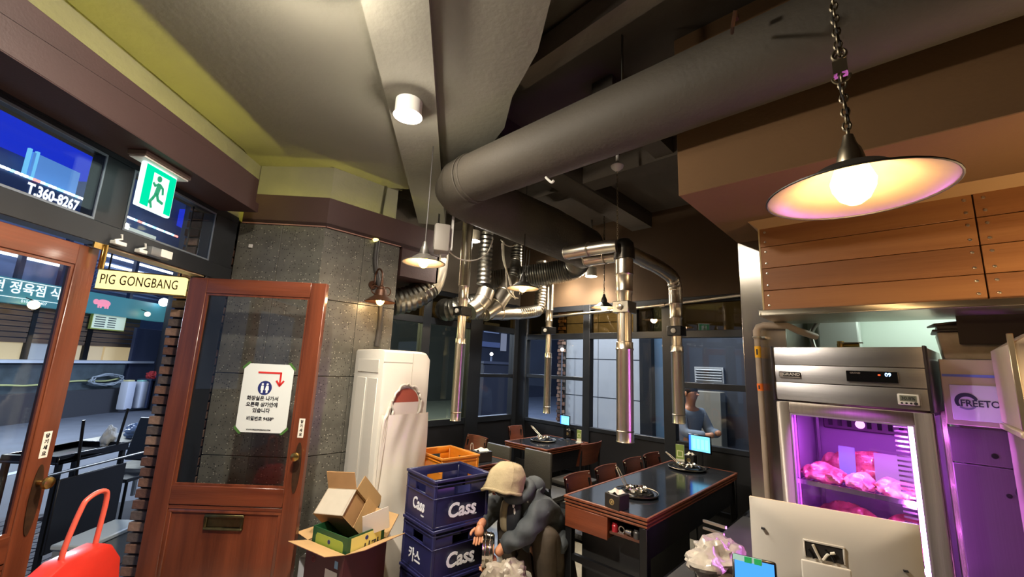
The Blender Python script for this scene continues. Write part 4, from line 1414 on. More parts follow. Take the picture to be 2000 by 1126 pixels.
# label cards standing behind the cuts
for k, (x, w, h, lb) in enumerate(((-0.085, 0.075, 0.19, 'pale blue paper card standing behind the folded meat cut'), (0.115, 0.16, 0.18, 'white paper sheet leaning at the back of the top fridge shelf'))):
    o = obj('paper_card', MB().box(-w / 2, -0.002, 0, w / 2, 0.002, h), mat('card_%d' % k, [(96, 120, 146), (112, 120, 118)][k], r=0.6))
    tag(o, lb, 'card')
    o.location = FM @ Vector((x, 0.31 + 0.0 * k, SHELVES[2] + 0.03 + 0.045 * (1 - k)))
    o.rotation_euler = (math.radians(-6), 0, math.radians(-7))
    o.location.z = SHELVES[2] + 0.003

# digital clock stuck on the fridge front
t = thing('thermometer', 'small white digital thermometer stuck on the lower right of the fridge front', 'thermometer', FM @ Vector((0.250, -0.010, 1.520)), math.radians(-7))
obj('case', MB().box(-0.039, -0.012, -0.026, 0.039, 0.0, 0.026), WHITEP, t, bevel=0.005, seg=2)
sc_ = obj('display', MB().box(-0.030, -0.0135, -0.008, 0.030, -0.012, 0.019), mat('lcd', (118, 122, 108), r=0.25), t)
text('digits', '30.8%', 0.021, INK, sc_, (0, -0.0142, 0.005), bold=0.015)
for k, w in enumerate((0.006, 0.006, 0.006, 0.010)):
    obj('button', MB().cyl((-0.024 + k * 0.0165, -0.0145, -0.017), (-0.024 + k * 0.0165, -0.012, -0.017), w * 0.75, n=10), INK, t)

# ================================================================== FREEZER AND STEEL CABINETS
t = thing('freezer', 'grey steel freezer marked FREETOP standing right of the meat fridge', 'freezer', (0.15, 3.0, 0))
obj('body', MB().box(0.0, 0.02, 0.06, 0.70, 0.62, 1.725), brushed('freezer_steel', (150, 138, 146), 0.3, 2), t, bevel=0.004)
obj('front_panel', MB().box(-0.04, 0.0, 1.41, 0.70, 0.02, 1.722), mat('freezer_front', (176, 164, 158), r=0.35, m=0.5), t, bevel=0.003)
obj('blue_strip', MB().box(-0.035, -0.004, 1.638, 0.5, 0.001, 1.650), mat('blue_strip', (96, 116, 196), r=0.3), t)
sg = obj('sign_plate', MB().box(-0.015, -0.006, 1.435, 0.5, 0.001, 1.60), mat('sign_plate', (182, 184, 206), r=0.35), t, bevel=0.001)
DKB = mat('freetop_blue', (30, 34, 66), r=0.5)
text('lettering', 'FREETOP', 0.042, DKB, sg, (0.088, -0.0068, 1.514), sx=0.88, bold=0.018)
rg = MB()
for a0, a1, w0, w1 in ((0.15 * PI, 1.15 * PI, 0.008, 0.02),):
    pts = arc((0.036, 0, 1.523), 0.040, 0.10 * PI, 1.2 * PI, 22, Vector((1, 0, 0)), Vector((0, 0, 1)))
    inn = arc((0.038, 0, 1.518), 0.028, 0.10 * PI, 1.2 * PI, 22, Vector((1, 0, 0)), Vector((0, 0, 1)))
    for i in range(22):
        rg.prism_xz([(pts[i].x, pts[i].z), (pts[i + 1].x, pts[i + 1].z), (inn[i + 1].x, inn[i + 1].z), (inn[i].x, inn[i].z)], -0.0072, -0.0058)
obj('ring_mark', rg, DKB, sg, smooth=False)
rg = MB()
for i in range(12):
    a = [(0.036 + r * math.cos(th), 1.522 + r * math.sin(th)) for r, th in ((0.038, 1.25 * PI + i * 0.045 * PI), (0.038, 1.25 * PI + (i + 1) * 0.045 * PI), (0.030, 1.25 * PI + (i + 1) * 0.045 * PI), (0.030, 1.25 * PI + i * 0.045 * PI))]
    rg.prism_xz(a, -0.0072, -0.0058)
obj('ring_mark', rg, mat('freetop_grey', (110, 116, 150), r=0.5), sg, smooth=False)
dk = brushed('freezer_door_steel', (92, 78, 94), 0.35, 2, 0.45)
d1 = obj('door', MB().box(-0.04, 0.0, 1.24, 0.70, 0.02, 1.40), dk, t, bevel=0.003)
d2 = obj('door', MB().box(-0.04, 0.0, 0.08, 0.70, 0.02, 1.235), dk, t, bevel=0.003)
obj('keyhole', MB().lathe([(0.012, 0), (0.010, 0.004), (0, 0.005)], 14, (0.10, 0.0, 1.285), Matrix.Rotation(PI / 2, 3, 'X')), BLACKM, d1)
obj('keyhole', MB().lathe([(0.010, 0), (0.008, 0.004), (0, 0.005)], 14, (0.125, 0.0, 1.12), Matrix.Rotation(PI / 2, 3, 'X')), BLACKM, d2)
# black suction hook with a hanging cord
t = thing('suction_hook', 'black suction hook with a dangling cord on the dark freezer door', 'hook', (0.33, 3.0, 1.14))
obj('cup', MB().lathe([(0.035, 0), (0.033, 0.008), (0.018, 0.016), (0, 0.02)], 20, (0, 0, 0), Matrix.Rotation(PI / 2, 3, 'X')), BLACKM, t)
obj('cord', MB().tube(smooth_path([(0, -0.02, -0.005), (0.015, -0.025, -0.06), (0.03, -0.02, -0.14), (0.055, -0.02, -0.24), (0.065, -0.018, -0.34)], 6), 0.006, 8), BLACKM, t)
# plastic tub with lid on the freezer
t = thing('food_tub', 'cloudy plastic tub with a dark lid on top of the freezer', 'tub', (0.245, 3.20, 1.725))
TUBM = mat('cloudy_plastic', (168, 150, 124), r=0.35, var=0.18, vs=14)
tb = MB()
for (z0, w0, d0), (z1, w1, d1_) in (((0.0, 0.108, 0.09), (0.14, 0.125, 0.105)),):
    v = [(sx * w, sy * d, z) for z, w, d in ((z0, w0, d0), (z1, w1, d1_)) for sx, sy in ((-1, -1), (1, -1), (1, 1), (-1, 1))]
    tb.add(v, [(3, 2, 1, 0), (4, 5, 6, 7), (0, 1, 5, 4), (1, 2, 6, 5), (2, 3, 7, 6), (3, 0, 4, 7)])
obj('tub', tb, TUBM, t, bevel=0.012, seg=2)
obj('lid', MB().box(-0.14, -0.118, 0.14, 0.14, 0.118, 0.152).box(-0.12, -0.10, 0.152, 0.12, 0.10, 0.180), mat('dark_lid', (64, 54, 46), r=0.5), t, bevel=0.005, seg=2)
t = obj('lid_sheet', MB().cbox((0.225, 3.18, 1.918), (0.25, 0.16, 0.010), Euler((0, math.radians(-7), math.radians(8))).to_matrix()), mat('loose_lid', (96, 82, 64), r=0.5), bevel=0.003)
tag(t, 'spare dark lid lying loosely on top of the plastic tub', 'lid')
# tall pale steel cabinet at the right edge
t = thing('steel_cabinet', 'tall pale steel cabinet at the right edge beside the freezer', 'cabinet', (0.287, 2.45, 0))
PST = brushed('pale_steel', (206, 192, 174), 0.42, 2, 0.35, 0.1)
obj('body', MB().box(0.012, 0.0, 0.0, 0.75, 0.54, 1.43), brushed('lower_steel', (160, 148, 140), 0.45, 2, 0.4, 0.1), t, bevel=0.004)
ub = MB().box(0.0, 0.0, 1.44, 0.75, 0.54, 1.76)
ub.add([(0.0, 0.0, 1.76), (0.75, 0.0, 1.76), (0.75, 0.0, 1.87), (0.09, 0.0, 1.83), (0.0, 0.54, 1.76), (0.75, 0.54, 1.76), (0.75, 0.54, 1.87), (0.09, 0.54, 1.83)],
       [(0, 1, 2, 3), (7, 6, 5, 4), (0, 3, 7, 4), (3, 2, 6, 7), (1, 5, 6, 2)])
obj('upper_box', ub, PST, t, bevel=0.004)
obj('corner_edge', MB().box(-0.006, -0.006, 1.44, 0.012, 0.0, 1.80), CHROME, t, bevel=0.002)
obj('shelf_lip', MB().box(-0.012, -0.016, 1.415, 0.75, 0.5, 1.44), PST, t, bevel=0.004)

# gas pipe on the steel column, and the white gas meter behind the fridge
t = thing('gas_pipe', 'beige gas pipe with warning stickers running up the steel column', 'pipe', (0, 0, 0))
PIPEM = mat('gas_pipe_paint', (156, 140, 124), r=0.5, var=0.1, vs=10)
a, b = at_y(1478, 655, 3.06), at_y(1500, 968, 3.06)
top = Vector((a.x, 3.06, a.z + 0.03))
obj('pipe', MB().tube([(a.x + 0.012, 3.06, 0.0), (a.x, 3.06, a.z)], 0.017, 14), PIPEM, t)
e = at_y(1502, 633, 3.06)
el = MB().tube([(a.x, 3.06, a.z - 0.02), (a.x, 3.06, a.z + 0.03), (a.x + 0.012, 3.06, a.z + 0.055), (a.x + 0.04, 3.06, a.z + 0.065), (a.x + 0.17, 3.08, a.z + 0.06), (a.x + 0.22, 3.1, a.z + 0.03), (a.x + 0.295, 3.2, a.z - 0.0)], 0.021, 12)
obj('elbow', el, PIPEM, t)
obj('clamp', MB().torus((a.x, 3.06, a.z - 0.01), 0.021, 0.006, 14, 6).box(a.x - 0.01, 3.06, a.z - 0.016, a.x + 0.045, 3.12, a.z - 0.004), FOIL, t)
for (y0, y1, c, nm) in ((676, 698, (226, 168, 20), 'yellow sticker'), (748, 762, (226, 110, 30), 'orange sticker')):
    z1, z0 = at_y(1477, y0, 3.06).z, at_y(1477, y1, 3.06).z
    so = obj('sticker', MB().cyl((a.x + 0.0012 * (1 if y0 < 700 else 3), 3.06, z0), (a.x + 0.0008, 3.06, z1), 0.0182, n=14), mat(nm.replace(' ', '_'), c, r=0.5), t, label=nm)
    obj('print', MB().box(a.x - 0.004, 3.0405, z0 + (z1 - z0) * .25, a.x + 0.004, 3.0418, z0 + (z1 - z0) * .75), INK, so)
t = thing('gas_meter', 'white gas meter box with brass fittings behind the top of the fridge', 'gas meter', (-0.33, 3.72, 0))
obj('box', MB().box(-0.13, 0, 1.80, 0.10, 0.22, 2.1), mat('meter_white', (206, 212, 206), r=0.5), t, bevel=0.01)
obj('valve', MB().cyl((-0.02, -0.05, 1.83), (0.10, -0.05, 1.835), 0.014).cyl((0.0, -0.05, 1.80), (0.0, -0.05, 1.86), 0.02), BRASS, t)
obj('hose', MB().tube(smooth_path([(-0.12, -0.03, 2.0), (-0.16, -0.05, 1.92), (-0.15, -0.06, 1.82), (-0.12, -0.06, 1.75)], 6), 0.016, 10), FOIL, t)
obj('plate', MB().box(0.0, -0.075, 1.845, 0.12, -0.03, 1.852), FOIL, t)

# ================================================================== COUNTER WITH MONITOR
CTR = mat('counter_top', (58, 57, 58), r=0.45, var=0.12, vs=6)
t = thing('counter', 'black counter with a grey top under the white monitor', 'counter', (0, 0, 0))
obj('top', MB().prism([(-0.832, 1.35), (0.75, 1.35), (0.75, 2.12), (-0.60, 2.12), (-0.60, 3.03), (-0.832, 3.03)], 0.715, 0.75), CTR, t, bevel=0.003)
obj('base', MB().prism([(-0.81, 1.38), (0.72, 1.38), (0.72, 2.08), (-0.63, 2.08), (-0.63, 3.03), (-0.81, 3.03)], 0.0, 0.715), BLACKP, t)
ma, mb_ = at_z(1463, 968, 1.150), at_z(1795, 1025, 1.150)
mw = (mb_ - ma).length
rzm = math.atan2(mb_.y - ma.y, mb_.x - ma.x)
mc = (ma + mb_) / 2
t = thing('monitor', 'white all-in-one monitor seen from behind on the counter, cables in its rear slot', 'monitor', (mc.x, mc.y, 0.75), rzm)
MWH = mat('monitor_back', (196, 190, 180), r=0.45)
MZ0, MZ1 = 0.075, 0.40


def back(u, v):
    x = -mw / 2 + mw * u
    z = MZ0 + (MZ1 - MZ0) * v
    r = max(abs(2 * u - 1) ** 3.0, abs(2 * v - 1) ** 3.0)
    return (x, -0.034 * (1 - r) ** 0.9 if r < 1 else 0.0, z)


m = MB().grid(back, 28, 18)
obj('back_cover', m, MWH, t)
obj('edge', MB().box(-mw / 2, 0.0, MZ0, mw / 2, 0.012, MZ1), mat('monitor_edge', (222, 196, 160), r=0.4), t, bevel=0.003)  # warm light along the top edge put into the colour
obj('screen', MB().box(-mw / 2 + 0.008, 0.012, MZ0 + 0.008, mw / 2 - 0.008, 0.014, MZ1 - 0.008), BLACKG, t)
hx, hz = -0.022, 0.276
hole = obj('cable_slot', MB().box(hx - 0.052, -0.0375, hz - 0.032, hx + 0.052, -0.032, hz + 0.018), mat('slot_dark', (34, 30, 28), r=0.7), t, bevel=0.004)
sr = MB()
for q in ((hx - 0.057, hz + 0.018, hx + 0.057, hz + 0.023), (hx - 0.057, hz - 0.032, hx - 0.052, hz + 0.018), (hx + 0.052, hz - 0.032, hx + 0.057, hz + 0.018)):
    sr.box(q[0], -0.040, q[1], q[2], -0.033, q[3])
obj('slot_rim', sr, MWH, hole, bevel=0.001)
for k, pts in enumerate(([(-0.03, 0.012), (-0.022, -0.008), (-0.012, -0.03)], [(0.03, 0.0), (0.01, -0.01), (-0.004, -0.03)], [(0.004, 0.006), (0.02, -0.012), (0.028, -0.03)], [(-0.044, -0.004), (-0.036, -0.016), (-0.03, -0.03)])):
    obj('cable', MB().tube(smooth_path([(hx + x, -0.043, hz + z) for x, z in pts], 5), 0.0045, 7), [CABW, CABW, BLACKM, BLACKM][k], hole)
obj('stand', MB().box(-0.090, -0.062, 0.004, 0.046, -0.052, 0.240), MWH, t, bevel=0.010, seg=3)
obj('foot', MB().box(-0.13, -0.10, 0.0, 0.09, 0.09, 0.008), MWH, t, bevel=0.003)
obj('stand_neck', MB().box(-0.072, -0.055, 0.20, 0.028, -0.03, 0.232), MWH, t)
for sx, z in ((-mw / 2 + 0.04, 0.30), (mw / 2 - 0.05, 0.26)):
    obj('vent_mark', MB().box(sx - 0.006, -0.030, z, sx + 0.006, -0.012, z + 0.004), INK, t)

# payment tablet on the counter
tp = at_z(1471, 1099, 0.955)
t = thing('payment_tablet', 'small payment tablet with a bright blue screen and green stickers in front of the monitor', 'tablet', (tp.x, tp.y + 0.01, 0.762), math.radians(14))
Rt = Euler((math.radians(-28), 0, 0)).to_matrix()
obj('case', MB().cbox((0, -0.045, 0.125), (0.135, 0.014, 0.19), Rt), BLACKG, t, bevel=0.008, seg=2)
n_ = Rt @ Vector((0, -1, 0))
so = obj('screen', MB().cbox(Vector((0, -0.045, 0.125)) + n_ * 0.0075, (0.120, 0.002, 0.168), Rt), glow('tablet_blue', (70, 150, 250), 1.0), t)
obj('window_block', MB().cbox(Vector((-0.012, -0.045, 0.108)) + n_ * 0.0088 + Rt @ Vector((0, 0, 0.006)), (0.094, 0.001, 0.125), Rt), glow('tablet_blue2', (110, 178, 255), 1.0), so)
obj('film', MB().cbox(Vector((-0.02, -0.045, 0.125)) + n_ * 0.009 + Rt @ Vector((0, 0, 0.083)), (0.09, 0.001, 0.018), Rt), mat('pale_film', (150, 190, 190), r=0.3), t)
for sx in (-0.018, 0.012):
    obj('sticker', MB().cbox(Vector((sx, -0.045, 0.125)) + n_ * 0.0102 + Rt @ Vector((0, 0, 0.081)), (0.022, 0.001, 0.018), Rt), mat('green_sticker', (20, 150, 84), r=0.4), t, label='green sticker')
obj('stand', MB().add([(-0.05, -0.10, 0), (0.05, -0.10, 0), (0.05, 0.06, 0), (-0.05, 0.06, 0), (-0.04, -0.01, 0.13), (0.04, -0.01, 0.13), (0.04, 0.02, 0.12), (-0.04, 0.02, 0.12)],
                      [(3, 2, 1, 0), (4, 5, 6, 7), (0, 1, 5, 4), (1, 2, 6, 5), (2, 3, 7, 6), (3, 0, 4, 7)]), BLACKM, t, bevel=0.004)


def crumple(label, name, c, size, m, seed, cat, amp=0.35, group=None):
    rnd = random.Random(seed)
    ph = [(Vector((rnd.gauss(0, 1), rnd.gauss(0, 1), rnd.gauss(0, 1))), rnd.uniform(0, 6.28)) for _ in range(14)]

    def f(u, v):
        a, b = 2 * PI * u, PI * v
        p = Vector((math.sin(b) * math.cos(a), math.sin(b) * math.sin(a), math.cos(b)))
        s = 1.0
        for i, (k, o_) in enumerate(ph):
            s += amp / (3 + i * 0.7) * (abs(math.sin(p.dot(k) * (1.4 + i * 0.5) + o_)) - 0.5)
        q = p * s
        return Vector((q.x * size[0], q.y * size[1], max(q.z, -0.75) * size[2]))
    g = MB().grid(f, 40, 26)
    zm = min(v[2] for v in g.v)
    g.v = [(x, y, z - zm) for x, y, z in g.v]
    o = obj(name, g, m, weld=True)
    o.location = c
    return tag(o, label, cat, group)


PLASTIC = mat('clear_bag', (176, 168, 156), r=0.25, var=0.2, vs=20, bump=0.3, bs=30, coat=0.4)
bg = at_z(1396, 1095, 0.80)
crumple('crumpled clear plastic bag lying on the grey counter top', 'plastic_bag', (bg.x, bg.y + 0.02, 0.752), (0.085, 0.13, 0.062), PLASTIC, 3, 'bag', 0.9)

# ================================================================== TABLES
TOPM = mat('table_stone', (34, 36, 40), r=0.12, var=0.35, vs=9, detail=8, spec=0.6)
CHW = wood('chair_wood', (104, 52, 30), (76, 36, 20), axis=0, r=0.45, scale=18)
LEATH = mat('grey_leather', (58, 56, 50), r=0.5, bump=0.2, bs=120)
SEATM = mat('seat_dark', (46, 44, 40), r=0.55, bump=0.2, bs=120)


def table(label, x0, y0, x1, y1, drawer_end=True):
    cx, cy = (x0 + x1) / 2, (y0 + y1) / 2
    hx, hy = (x1 - x0) / 2, (y1 - y0) / 2
    t = thing('grill_table', label, 'table', (cx, cy, 0), 0)
    obj('table_top', MB().box(-hx + 0.014, -hy + 0.014, 0.715, hx - 0.014, hy - 0.014, 0.7475), TOPM, t)
    for z0, z1, o in ((0.736, 0.750, 0.0), (0.715, 0.727, 0.003), (0.694, 0.706, 0.006)):
        b = MB()
        for q in ((-hx + o, -hy + o, hx - o, -hy + 0.016 + o), (-hx + o, hy - 0.016 - o, hx - o, hy - o), (-hx + o, -hy + 0.016 + o, -hx + 0.016 + o, hy - 0.016 - o), (hx - 0.016 - o, -hy + 0.016 + o, hx - o, hy - 0.016 - o)):
            b.box(q[0], q[1], z0, q[2], q[3], z1)
        obj('edge_strip', b, TABW, t, bevel=0.002)
    obj('under_top', MB().box(-hx + 0.012, -hy + 0.012, 0.690, hx - 0.012, hy - 0.012, 0.714), mat('groove_dark', (34, 22, 18), r=0.7), t)
    for sx in (-1, 1):
        for sy in (-1, 1):
            obj('leg', MB().box(sx * (hx - 0.035) - 0.024, sy * (hy - 0.035) - 0.024, 0, sx * (hx - 0.035) + 0.024, sy * (hy - 0.035) + 0.024, 0.690), BLACKM, t, bevel=0.003)
    obj('apron', MB().box(hx - 0.05, -hy + 0.06, 0.50, hx - 0.035, hy - 0.06, 0.69), BLACKP, t)
    for sy in (-1, 1):
        obj('stretcher', MB().box(-hx + 0.06, sy * (hy - 0.035) - 0.015, 0.36, hx - 0.06, sy * (hy - 0.035) + 0.015, 0.40), BLACKM, t)
    obj('back_panel', MB().box(-hx + 0.10, -0.02, 0.05, hx - 0.10, 0.0, 0.69), BLACKP, t)
    obj('front_panel', MB().box(-hx + 0.06, -hy + 0.14, 0.05, hx - 0.06, -hy + 0.155, 0.56), mat('panel_charcoal', (30, 30, 31), r=0.5), t)
    if drawer_end:
        d = obj('drawer', MB().box(-hx + 0.015, -hy + 0.012, 0.565, 0.03, -hy + 0.42, 0.688), TABW, t, bevel=0.002)
        obj('drawer_front', MB().box(-hx + 0.012, -hy + 0.004, 0.560, 0.033, -hy + 0.014, 0.690), wood('drawer_wood', (122, 62, 36), (90, 44, 26), axis=0, r=0.4, scale=16), d, bevel=0.002)
        s = obj('compartment', MB().box(0.04, -hy + 0.02, 0.600, hx - 0.06, -hy + 0.40, 0.612).box(0.04, -hy + 0.39, 0.61, hx - 0.06, -hy + 0.40, 0.69), mat('compartment_wood', (78, 44, 30), r=0.6), t)
    return t


T1 = table('striped-edge wooden table with a black stone top and two grill pans, nearest the counter', -1.795, 2.49, -1.195, 4.27)
T2 = table('wooden grill table in the far left corner under the thinnest vent pipe', -3.45, 3.62, -2.83, 4.40, False)
T0 = table('grill table half hidden behind the crates and the crouching person', -3.36, 2.48, -2.72, 2.94, False)
# spoons, red cap and cup kept in the open compartment of the near table
for k, (x, c, lb) in enumerate(((-1.43, (150, 30, 40), 'small red jar in the open compartment under the striped-edge table'), (-1.385, (190, 186, 178), 'silver spoon rest in the compartment beside the red jar'),
                                (-1.335, (186, 182, 176), 'silver cup lying in the open compartment under the table'), (-1.285, (60, 58, 58), 'black bottle lid in the compartment at the table corner'))):
    m = MB()
    if k == 0 or k == 3:
        m.lathe([(0.0, 0), (0.02, 0), (0.02, 0.035), (0.016, 0.04), (0.016, 0.05), (0, 0.052)], 16)
    elif k == 1:
        m.torus((0, 0, 0.022), 0.018, 0.004, 16, 6, Matrix.Rotation(PI / 2, 3, 'X')).box(-0.02, -0.01, 0, 0.02, 0.01, 0.006)
    else:
        m.lathe([(0.014, -0.02), (0.02, 0.02), (0.018, 0.02), (0.012, -0.018), (0, -0.018)], 16, (0, 0, 0.02), Matrix.Rotation(PI / 2, 3, 'Y'))
    o = tag(obj('utensil', m, mat('utensil_%d' % k, c, r=0.3, m=0.0 if k in (0, 3) else 1.0)), lb, 'utensil')
    o.location = (x, 2.535, 0.612)


# grill pans with a heap of small silver bowls and tongs
def pan(label, x, y, R, z=0.7475, seed=0):
    t = thing('grill_pan', label, 'grill pan', (x, y, z), 0)
    obj('rim_plate', MB().lathe([(0, 0.0), (R * 0.9, 0.0), (R, 0.010), (R * 1.01, 0.016), (R * 0.97, 0.018), (R * 0.80, 0.010), (R * 0.76, 0.022), (R * 0.72, 0.024), (R * 0.66, 0.012), (0, 0.010)], 40), mat('pan_black', (22, 22, 24), r=0.25, m=0.5), t)
    obj('rim_ring', MB().torus((0, 0, 0.017), R * 0.99, 0.0035, 40, 6), mat('pan_rim', (150, 136, 112), r=0.3, m=1.0), t)
    gr = MB()
    for k in range(9):
        yy = (k - 4) * R * 0.14
        w = math.sqrt(max(0.0, (R * 0.64) ** 2 - yy * yy))
        gr.box(-w, yy - 0.004, 0.018, w, yy + 0.004, 0.024)
    g = obj('grate', gr, mat('grate', (70, 68, 64), r=0.35, m=0.9), t)
    g['kind'] = 'stuff'
    return t


SILV = mat('silver_dish', (226, 222, 214), r=0.16, m=1.0)


DISHW = ['silver dish lying on the left', 'silver dish towards the back', 'silver dish at front right', 'silver dish at back right',
         'tiny silver dish at back left', 'tiny silver dish at the very front', 'tiny silver dish at far right']


def dish_set(x, y, z, where, spots, tong_dir, group):
    for k, (dx, dy, r, tilt) in enumerate(spots):
        b = MB().lathe([(0, 0), (r * 0.62, 0.0), (r * 0.95, r * 0.55), (r, r * 0.62), (r * 0.94, r * 0.60), (r * 0.58, 0.004), (0, 0.004)], 18)
        o = tag(obj('sauce_dish', b, SILV), DISHW[k] + ' on the grill pan ' + where, 'dish', group)
        o.location = (x + dx, y + dy, z + (0.026 if k % 2 == 0 else 0.033))
        o.rotation_euler = (tilt, tilt * 0.6, 0)


pan_spots = [(at_z(1240, 962, 0.76), 0.150), (at_z(1340, 913, 0.76), 0.160), (at_z(1063, 858, 0.76), 0.15)]
PN = ['black round grill pan on the near end of the striped-edge table', 'black round grill pan on the far end of the striped-edge table', 'black round grill pan on the corner table']
PW = ['nearest the counter', 'beside the menu card', 'on the corner table']
for (p, R), lb, w in zip(pan_spots, PN, PW):
    y_ = p.y + (0.02 if p.x > -2 else -0.02)
    pan(lb, p.x, y_, R)
    sp_ = [(-0.045, -0.02, 0.030, 0.35), (-0.01, 0.03, 0.032, -0.25), (0.03, -0.025, 0.026, 0.5), (0.035, 0.025, 0.03, 0.2), (-0.06, 0.035, 0.022, -0.6), (0.0, -0.055, 0.020, 0.9), (0.065, 0.0, 0.022, -0.4)]
    dish_set(p.x, y_, 0.7475, w, sp_, 0, 'silver dishes ' + w)


def tongs(label, base, tip):
    """two slim arms joined at the far end"""
    t = MB()
    b, e = Vector(base), Vector(tip)
    d = (e - b).normalized()
    s = d.cross(Vector((0.6, -0.7, 0))).cross(d).normalized()
    s = d.cross(Vector((0, 0, 1))).normalized()
    for k in (-1, 1):
        pts = [b + s * k * 0.010, b + (e - b) * 0.5 + s * k * 0.012, e - d * 0.01 + s * k * 0.009, e + s * k * 0.003]
        t.tube(smooth_path(pts, 5), 0.0042, 8)
    t.ball(e, 0.006, 8, 6)
    return tag(obj('tongs', t, mat('tong_steel', (206, 196, 178), r=0.25, m=0.9)), label, 'tongs')


p0 = pan_spots[0][0]
tongs('long steel tongs standing up out of the near grill pan on the striped-edge table', (p0.x - 0.055, p0.y + 0.0, 0.775), at_y(1205, 912, p0.y + 0.04))
p1 = pan_spots[1][0]
tongs('steel tongs leaning out of the far grill pan on the striped-edge table', (p1.x - 0.04, p1.y, 0.775), at_y(1301, 882, p1.y + 0.03))
p2 = pan_spots[2][0]
tongs('steel tongs leaning out of the grill pan on the corner table', (p2.x - 0.03, p2.y, 0.775), at_y(1038, 831, p2.y + 0.03))

# black tissue boxes with a round gold mark
GOLD = mat('gold_mark', (196, 168, 110), r=0.4, m=0.6)


def tissue_box(label, p, w=0.105, h=0.085, rz=0.0, tissue=True):
    t = thing('tissue_box', label, 'tissue box', (p.x, p.y, 0.7475), rz)
    b = obj('box', MB().box(-w / 2, -w / 2, 0.0, w / 2, w / 2, h), mat('tissue_black', (38, 34, 30), r=0.35), t, bevel=0.004)
    em = obj('emblem', MB().torus((0, -w / 2 - 0.0005, h * 0.48), 0.016, 0.0018, 22, 6, Matrix.Rotation(PI / 2, 3, 'X')).torus((0, -w / 2 - 0.0005, h * 0.48), 0.011, 0.0012, 20, 6, Matrix.Rotation(PI / 2, 3, 'X'))
             .cyl((0, -w / 2 - 0.002, h * 0.48), (0, -w / 2, h * 0.48), 0.006, n=14), GOLD, b)
    if tissue:
        rnd = random.Random(int(abs(p.x * 100)))
        g = MB().grid(lambda u, v: ((u - .5) * w * 0.80, (v - .5) * w * 0.72, h + 0.004 + 0.012 * math.sin(9 * u + 2) * math.sin(7 * v + 1) * math.sin(PI * u) + 0.014 * math.sin(PI * u) * math.sin(PI * v)), 14, 14)
        obj('tissue', g, mat('tissue_paper', (206, 200, 180), r=0.85), t)
    return t


tissue_box('black tissue box with a gold mark beside the near grill pan', at_z(1205, 990, 0.75), 0.11, 0.088, math.radians(-6))
tissue_box('black tissue box with a gold mark standing by the screen of the striped-edge table', at_z(1349, 905, 0.75), 0.09, 0.085, 0.0)
tissue_box('black tissue box with a gold mark at the right edge of the corner table', at_z(1112, 852, 0.75), 0.085, 0.085, math.radians(0))
tissue_box('dark tissue box with a silver top on the half hidden table', at_z(940, 898, 0.75), 0.14, 0.085, math.radians(-8))
p9 = Vector((-2.98, 2.62, 0.76))
t9 = tongs('wooden-looking tongs lying up against the tissue box on the half hidden table', (-2.98, 2.70, 0.78), at_x(922, 865, -3.0))


# table screens and menu cards
def table_screen(label, px, py, y, w, h, rz):
    p = at_y(px, py, y)
    t = thing('table_tablet', label, 'tablet', (p.x, p.y, 0.7475), rz)
    zc = p.z - 0.7475
    obj('case', MB().box(-w / 2 - 0.010, 0.0, zc - h / 2 - 0.012, w / 2 + 0.010, 0.014, zc + h / 2 + 0.010), BLACKG, t, bevel=0.004)
    s = obj('screen', MB().box(-w / 2, -0.002, zc - h / 2, w / 2, 0.001, zc + h / 2), glow('screen_blue', (120, 205, 255), 1.15), t)
    obj('side_menu', MB().box(-w / 2, -0.003, zc - h / 2, -w / 2 + w * 0.10, -0.0015, zc + h / 2), glow('screen_side', (60, 120, 240), 1.0), s)
    for k in range(4):
        obj('tile', MB().box(-w / 2 + w * (0.18 + 0.20 * k), -0.003, zc - h * 0.36, -w / 2 + w * (0.32 + 0.20 * k), -0.0015, zc + h * 0.30), glow('screen_tile', (140, 214, 255), 1.2), s)
    obj('stand', MB().box(-0.025, 0.004, 0.006, 0.025, 0.012, zc).box(-0.06, -0.05, 0, 0.06, 0.06, 0.006), BLACKM, t, bevel=0.002)
    return t


table_screen('glowing blue ordering tablet on the far end of the striped-edge table', 1366, 866, 4.18, 0.195, 0.135, math.radians(-6))
table_screen('glowing blue ordering tablet at the back of the corner table', 1103, 820, 4.33, 0.145, 0.10, math.radians(-8))


def menu_card(label, px, py, y, w, h):
    p = at_y(px, py, y)
    t = thing('menu_card', label, 'menu card', (p.x, p.y, 0.7475), math.radians(8))
    b = obj('card', MB().box(-w / 2, 0, 0.002, w / 2, 0.010, h), mat('card_white', (206, 204, 180), r=0.5), t, bevel=0.001)
    obj('green_print', MB().box(-w / 2, -0.001, h * 0.33, w / 2, 0.0, h), mat('card_green', (128, 150, 74), r=0.5), b)
    fm_ = MB()
    for q in ((-w * .36, h * .42, w * .36, h * .46), (-w * .36, h * .68, w * .36, h * .72), (-w * .36, h * .46, -w * .26, h * .68), (w * .26, h * .46, w * .36, h * .68)):
        fm_.box(q[0], -0.002, q[1], q[2], -0.0008, q[3])
    obj('printed_frame', fm_, mat('card_cream', (206, 206, 160), r=0.5), b)
    obj('foot', MB().box(-w * .6, -0.02, 0, w * .6, 0.035, 0.006), WHITEP, t)


menu_card('green and white menu card beside the tablet of the striped-edge table', 1328, 880, 4.10, 0.075, 0.19)
menu_card('green and white menu card standing by the tablet of the corner table', 1131, 845, 4.30, 0.055, 0.14)

# ================================================================== CHAIRS


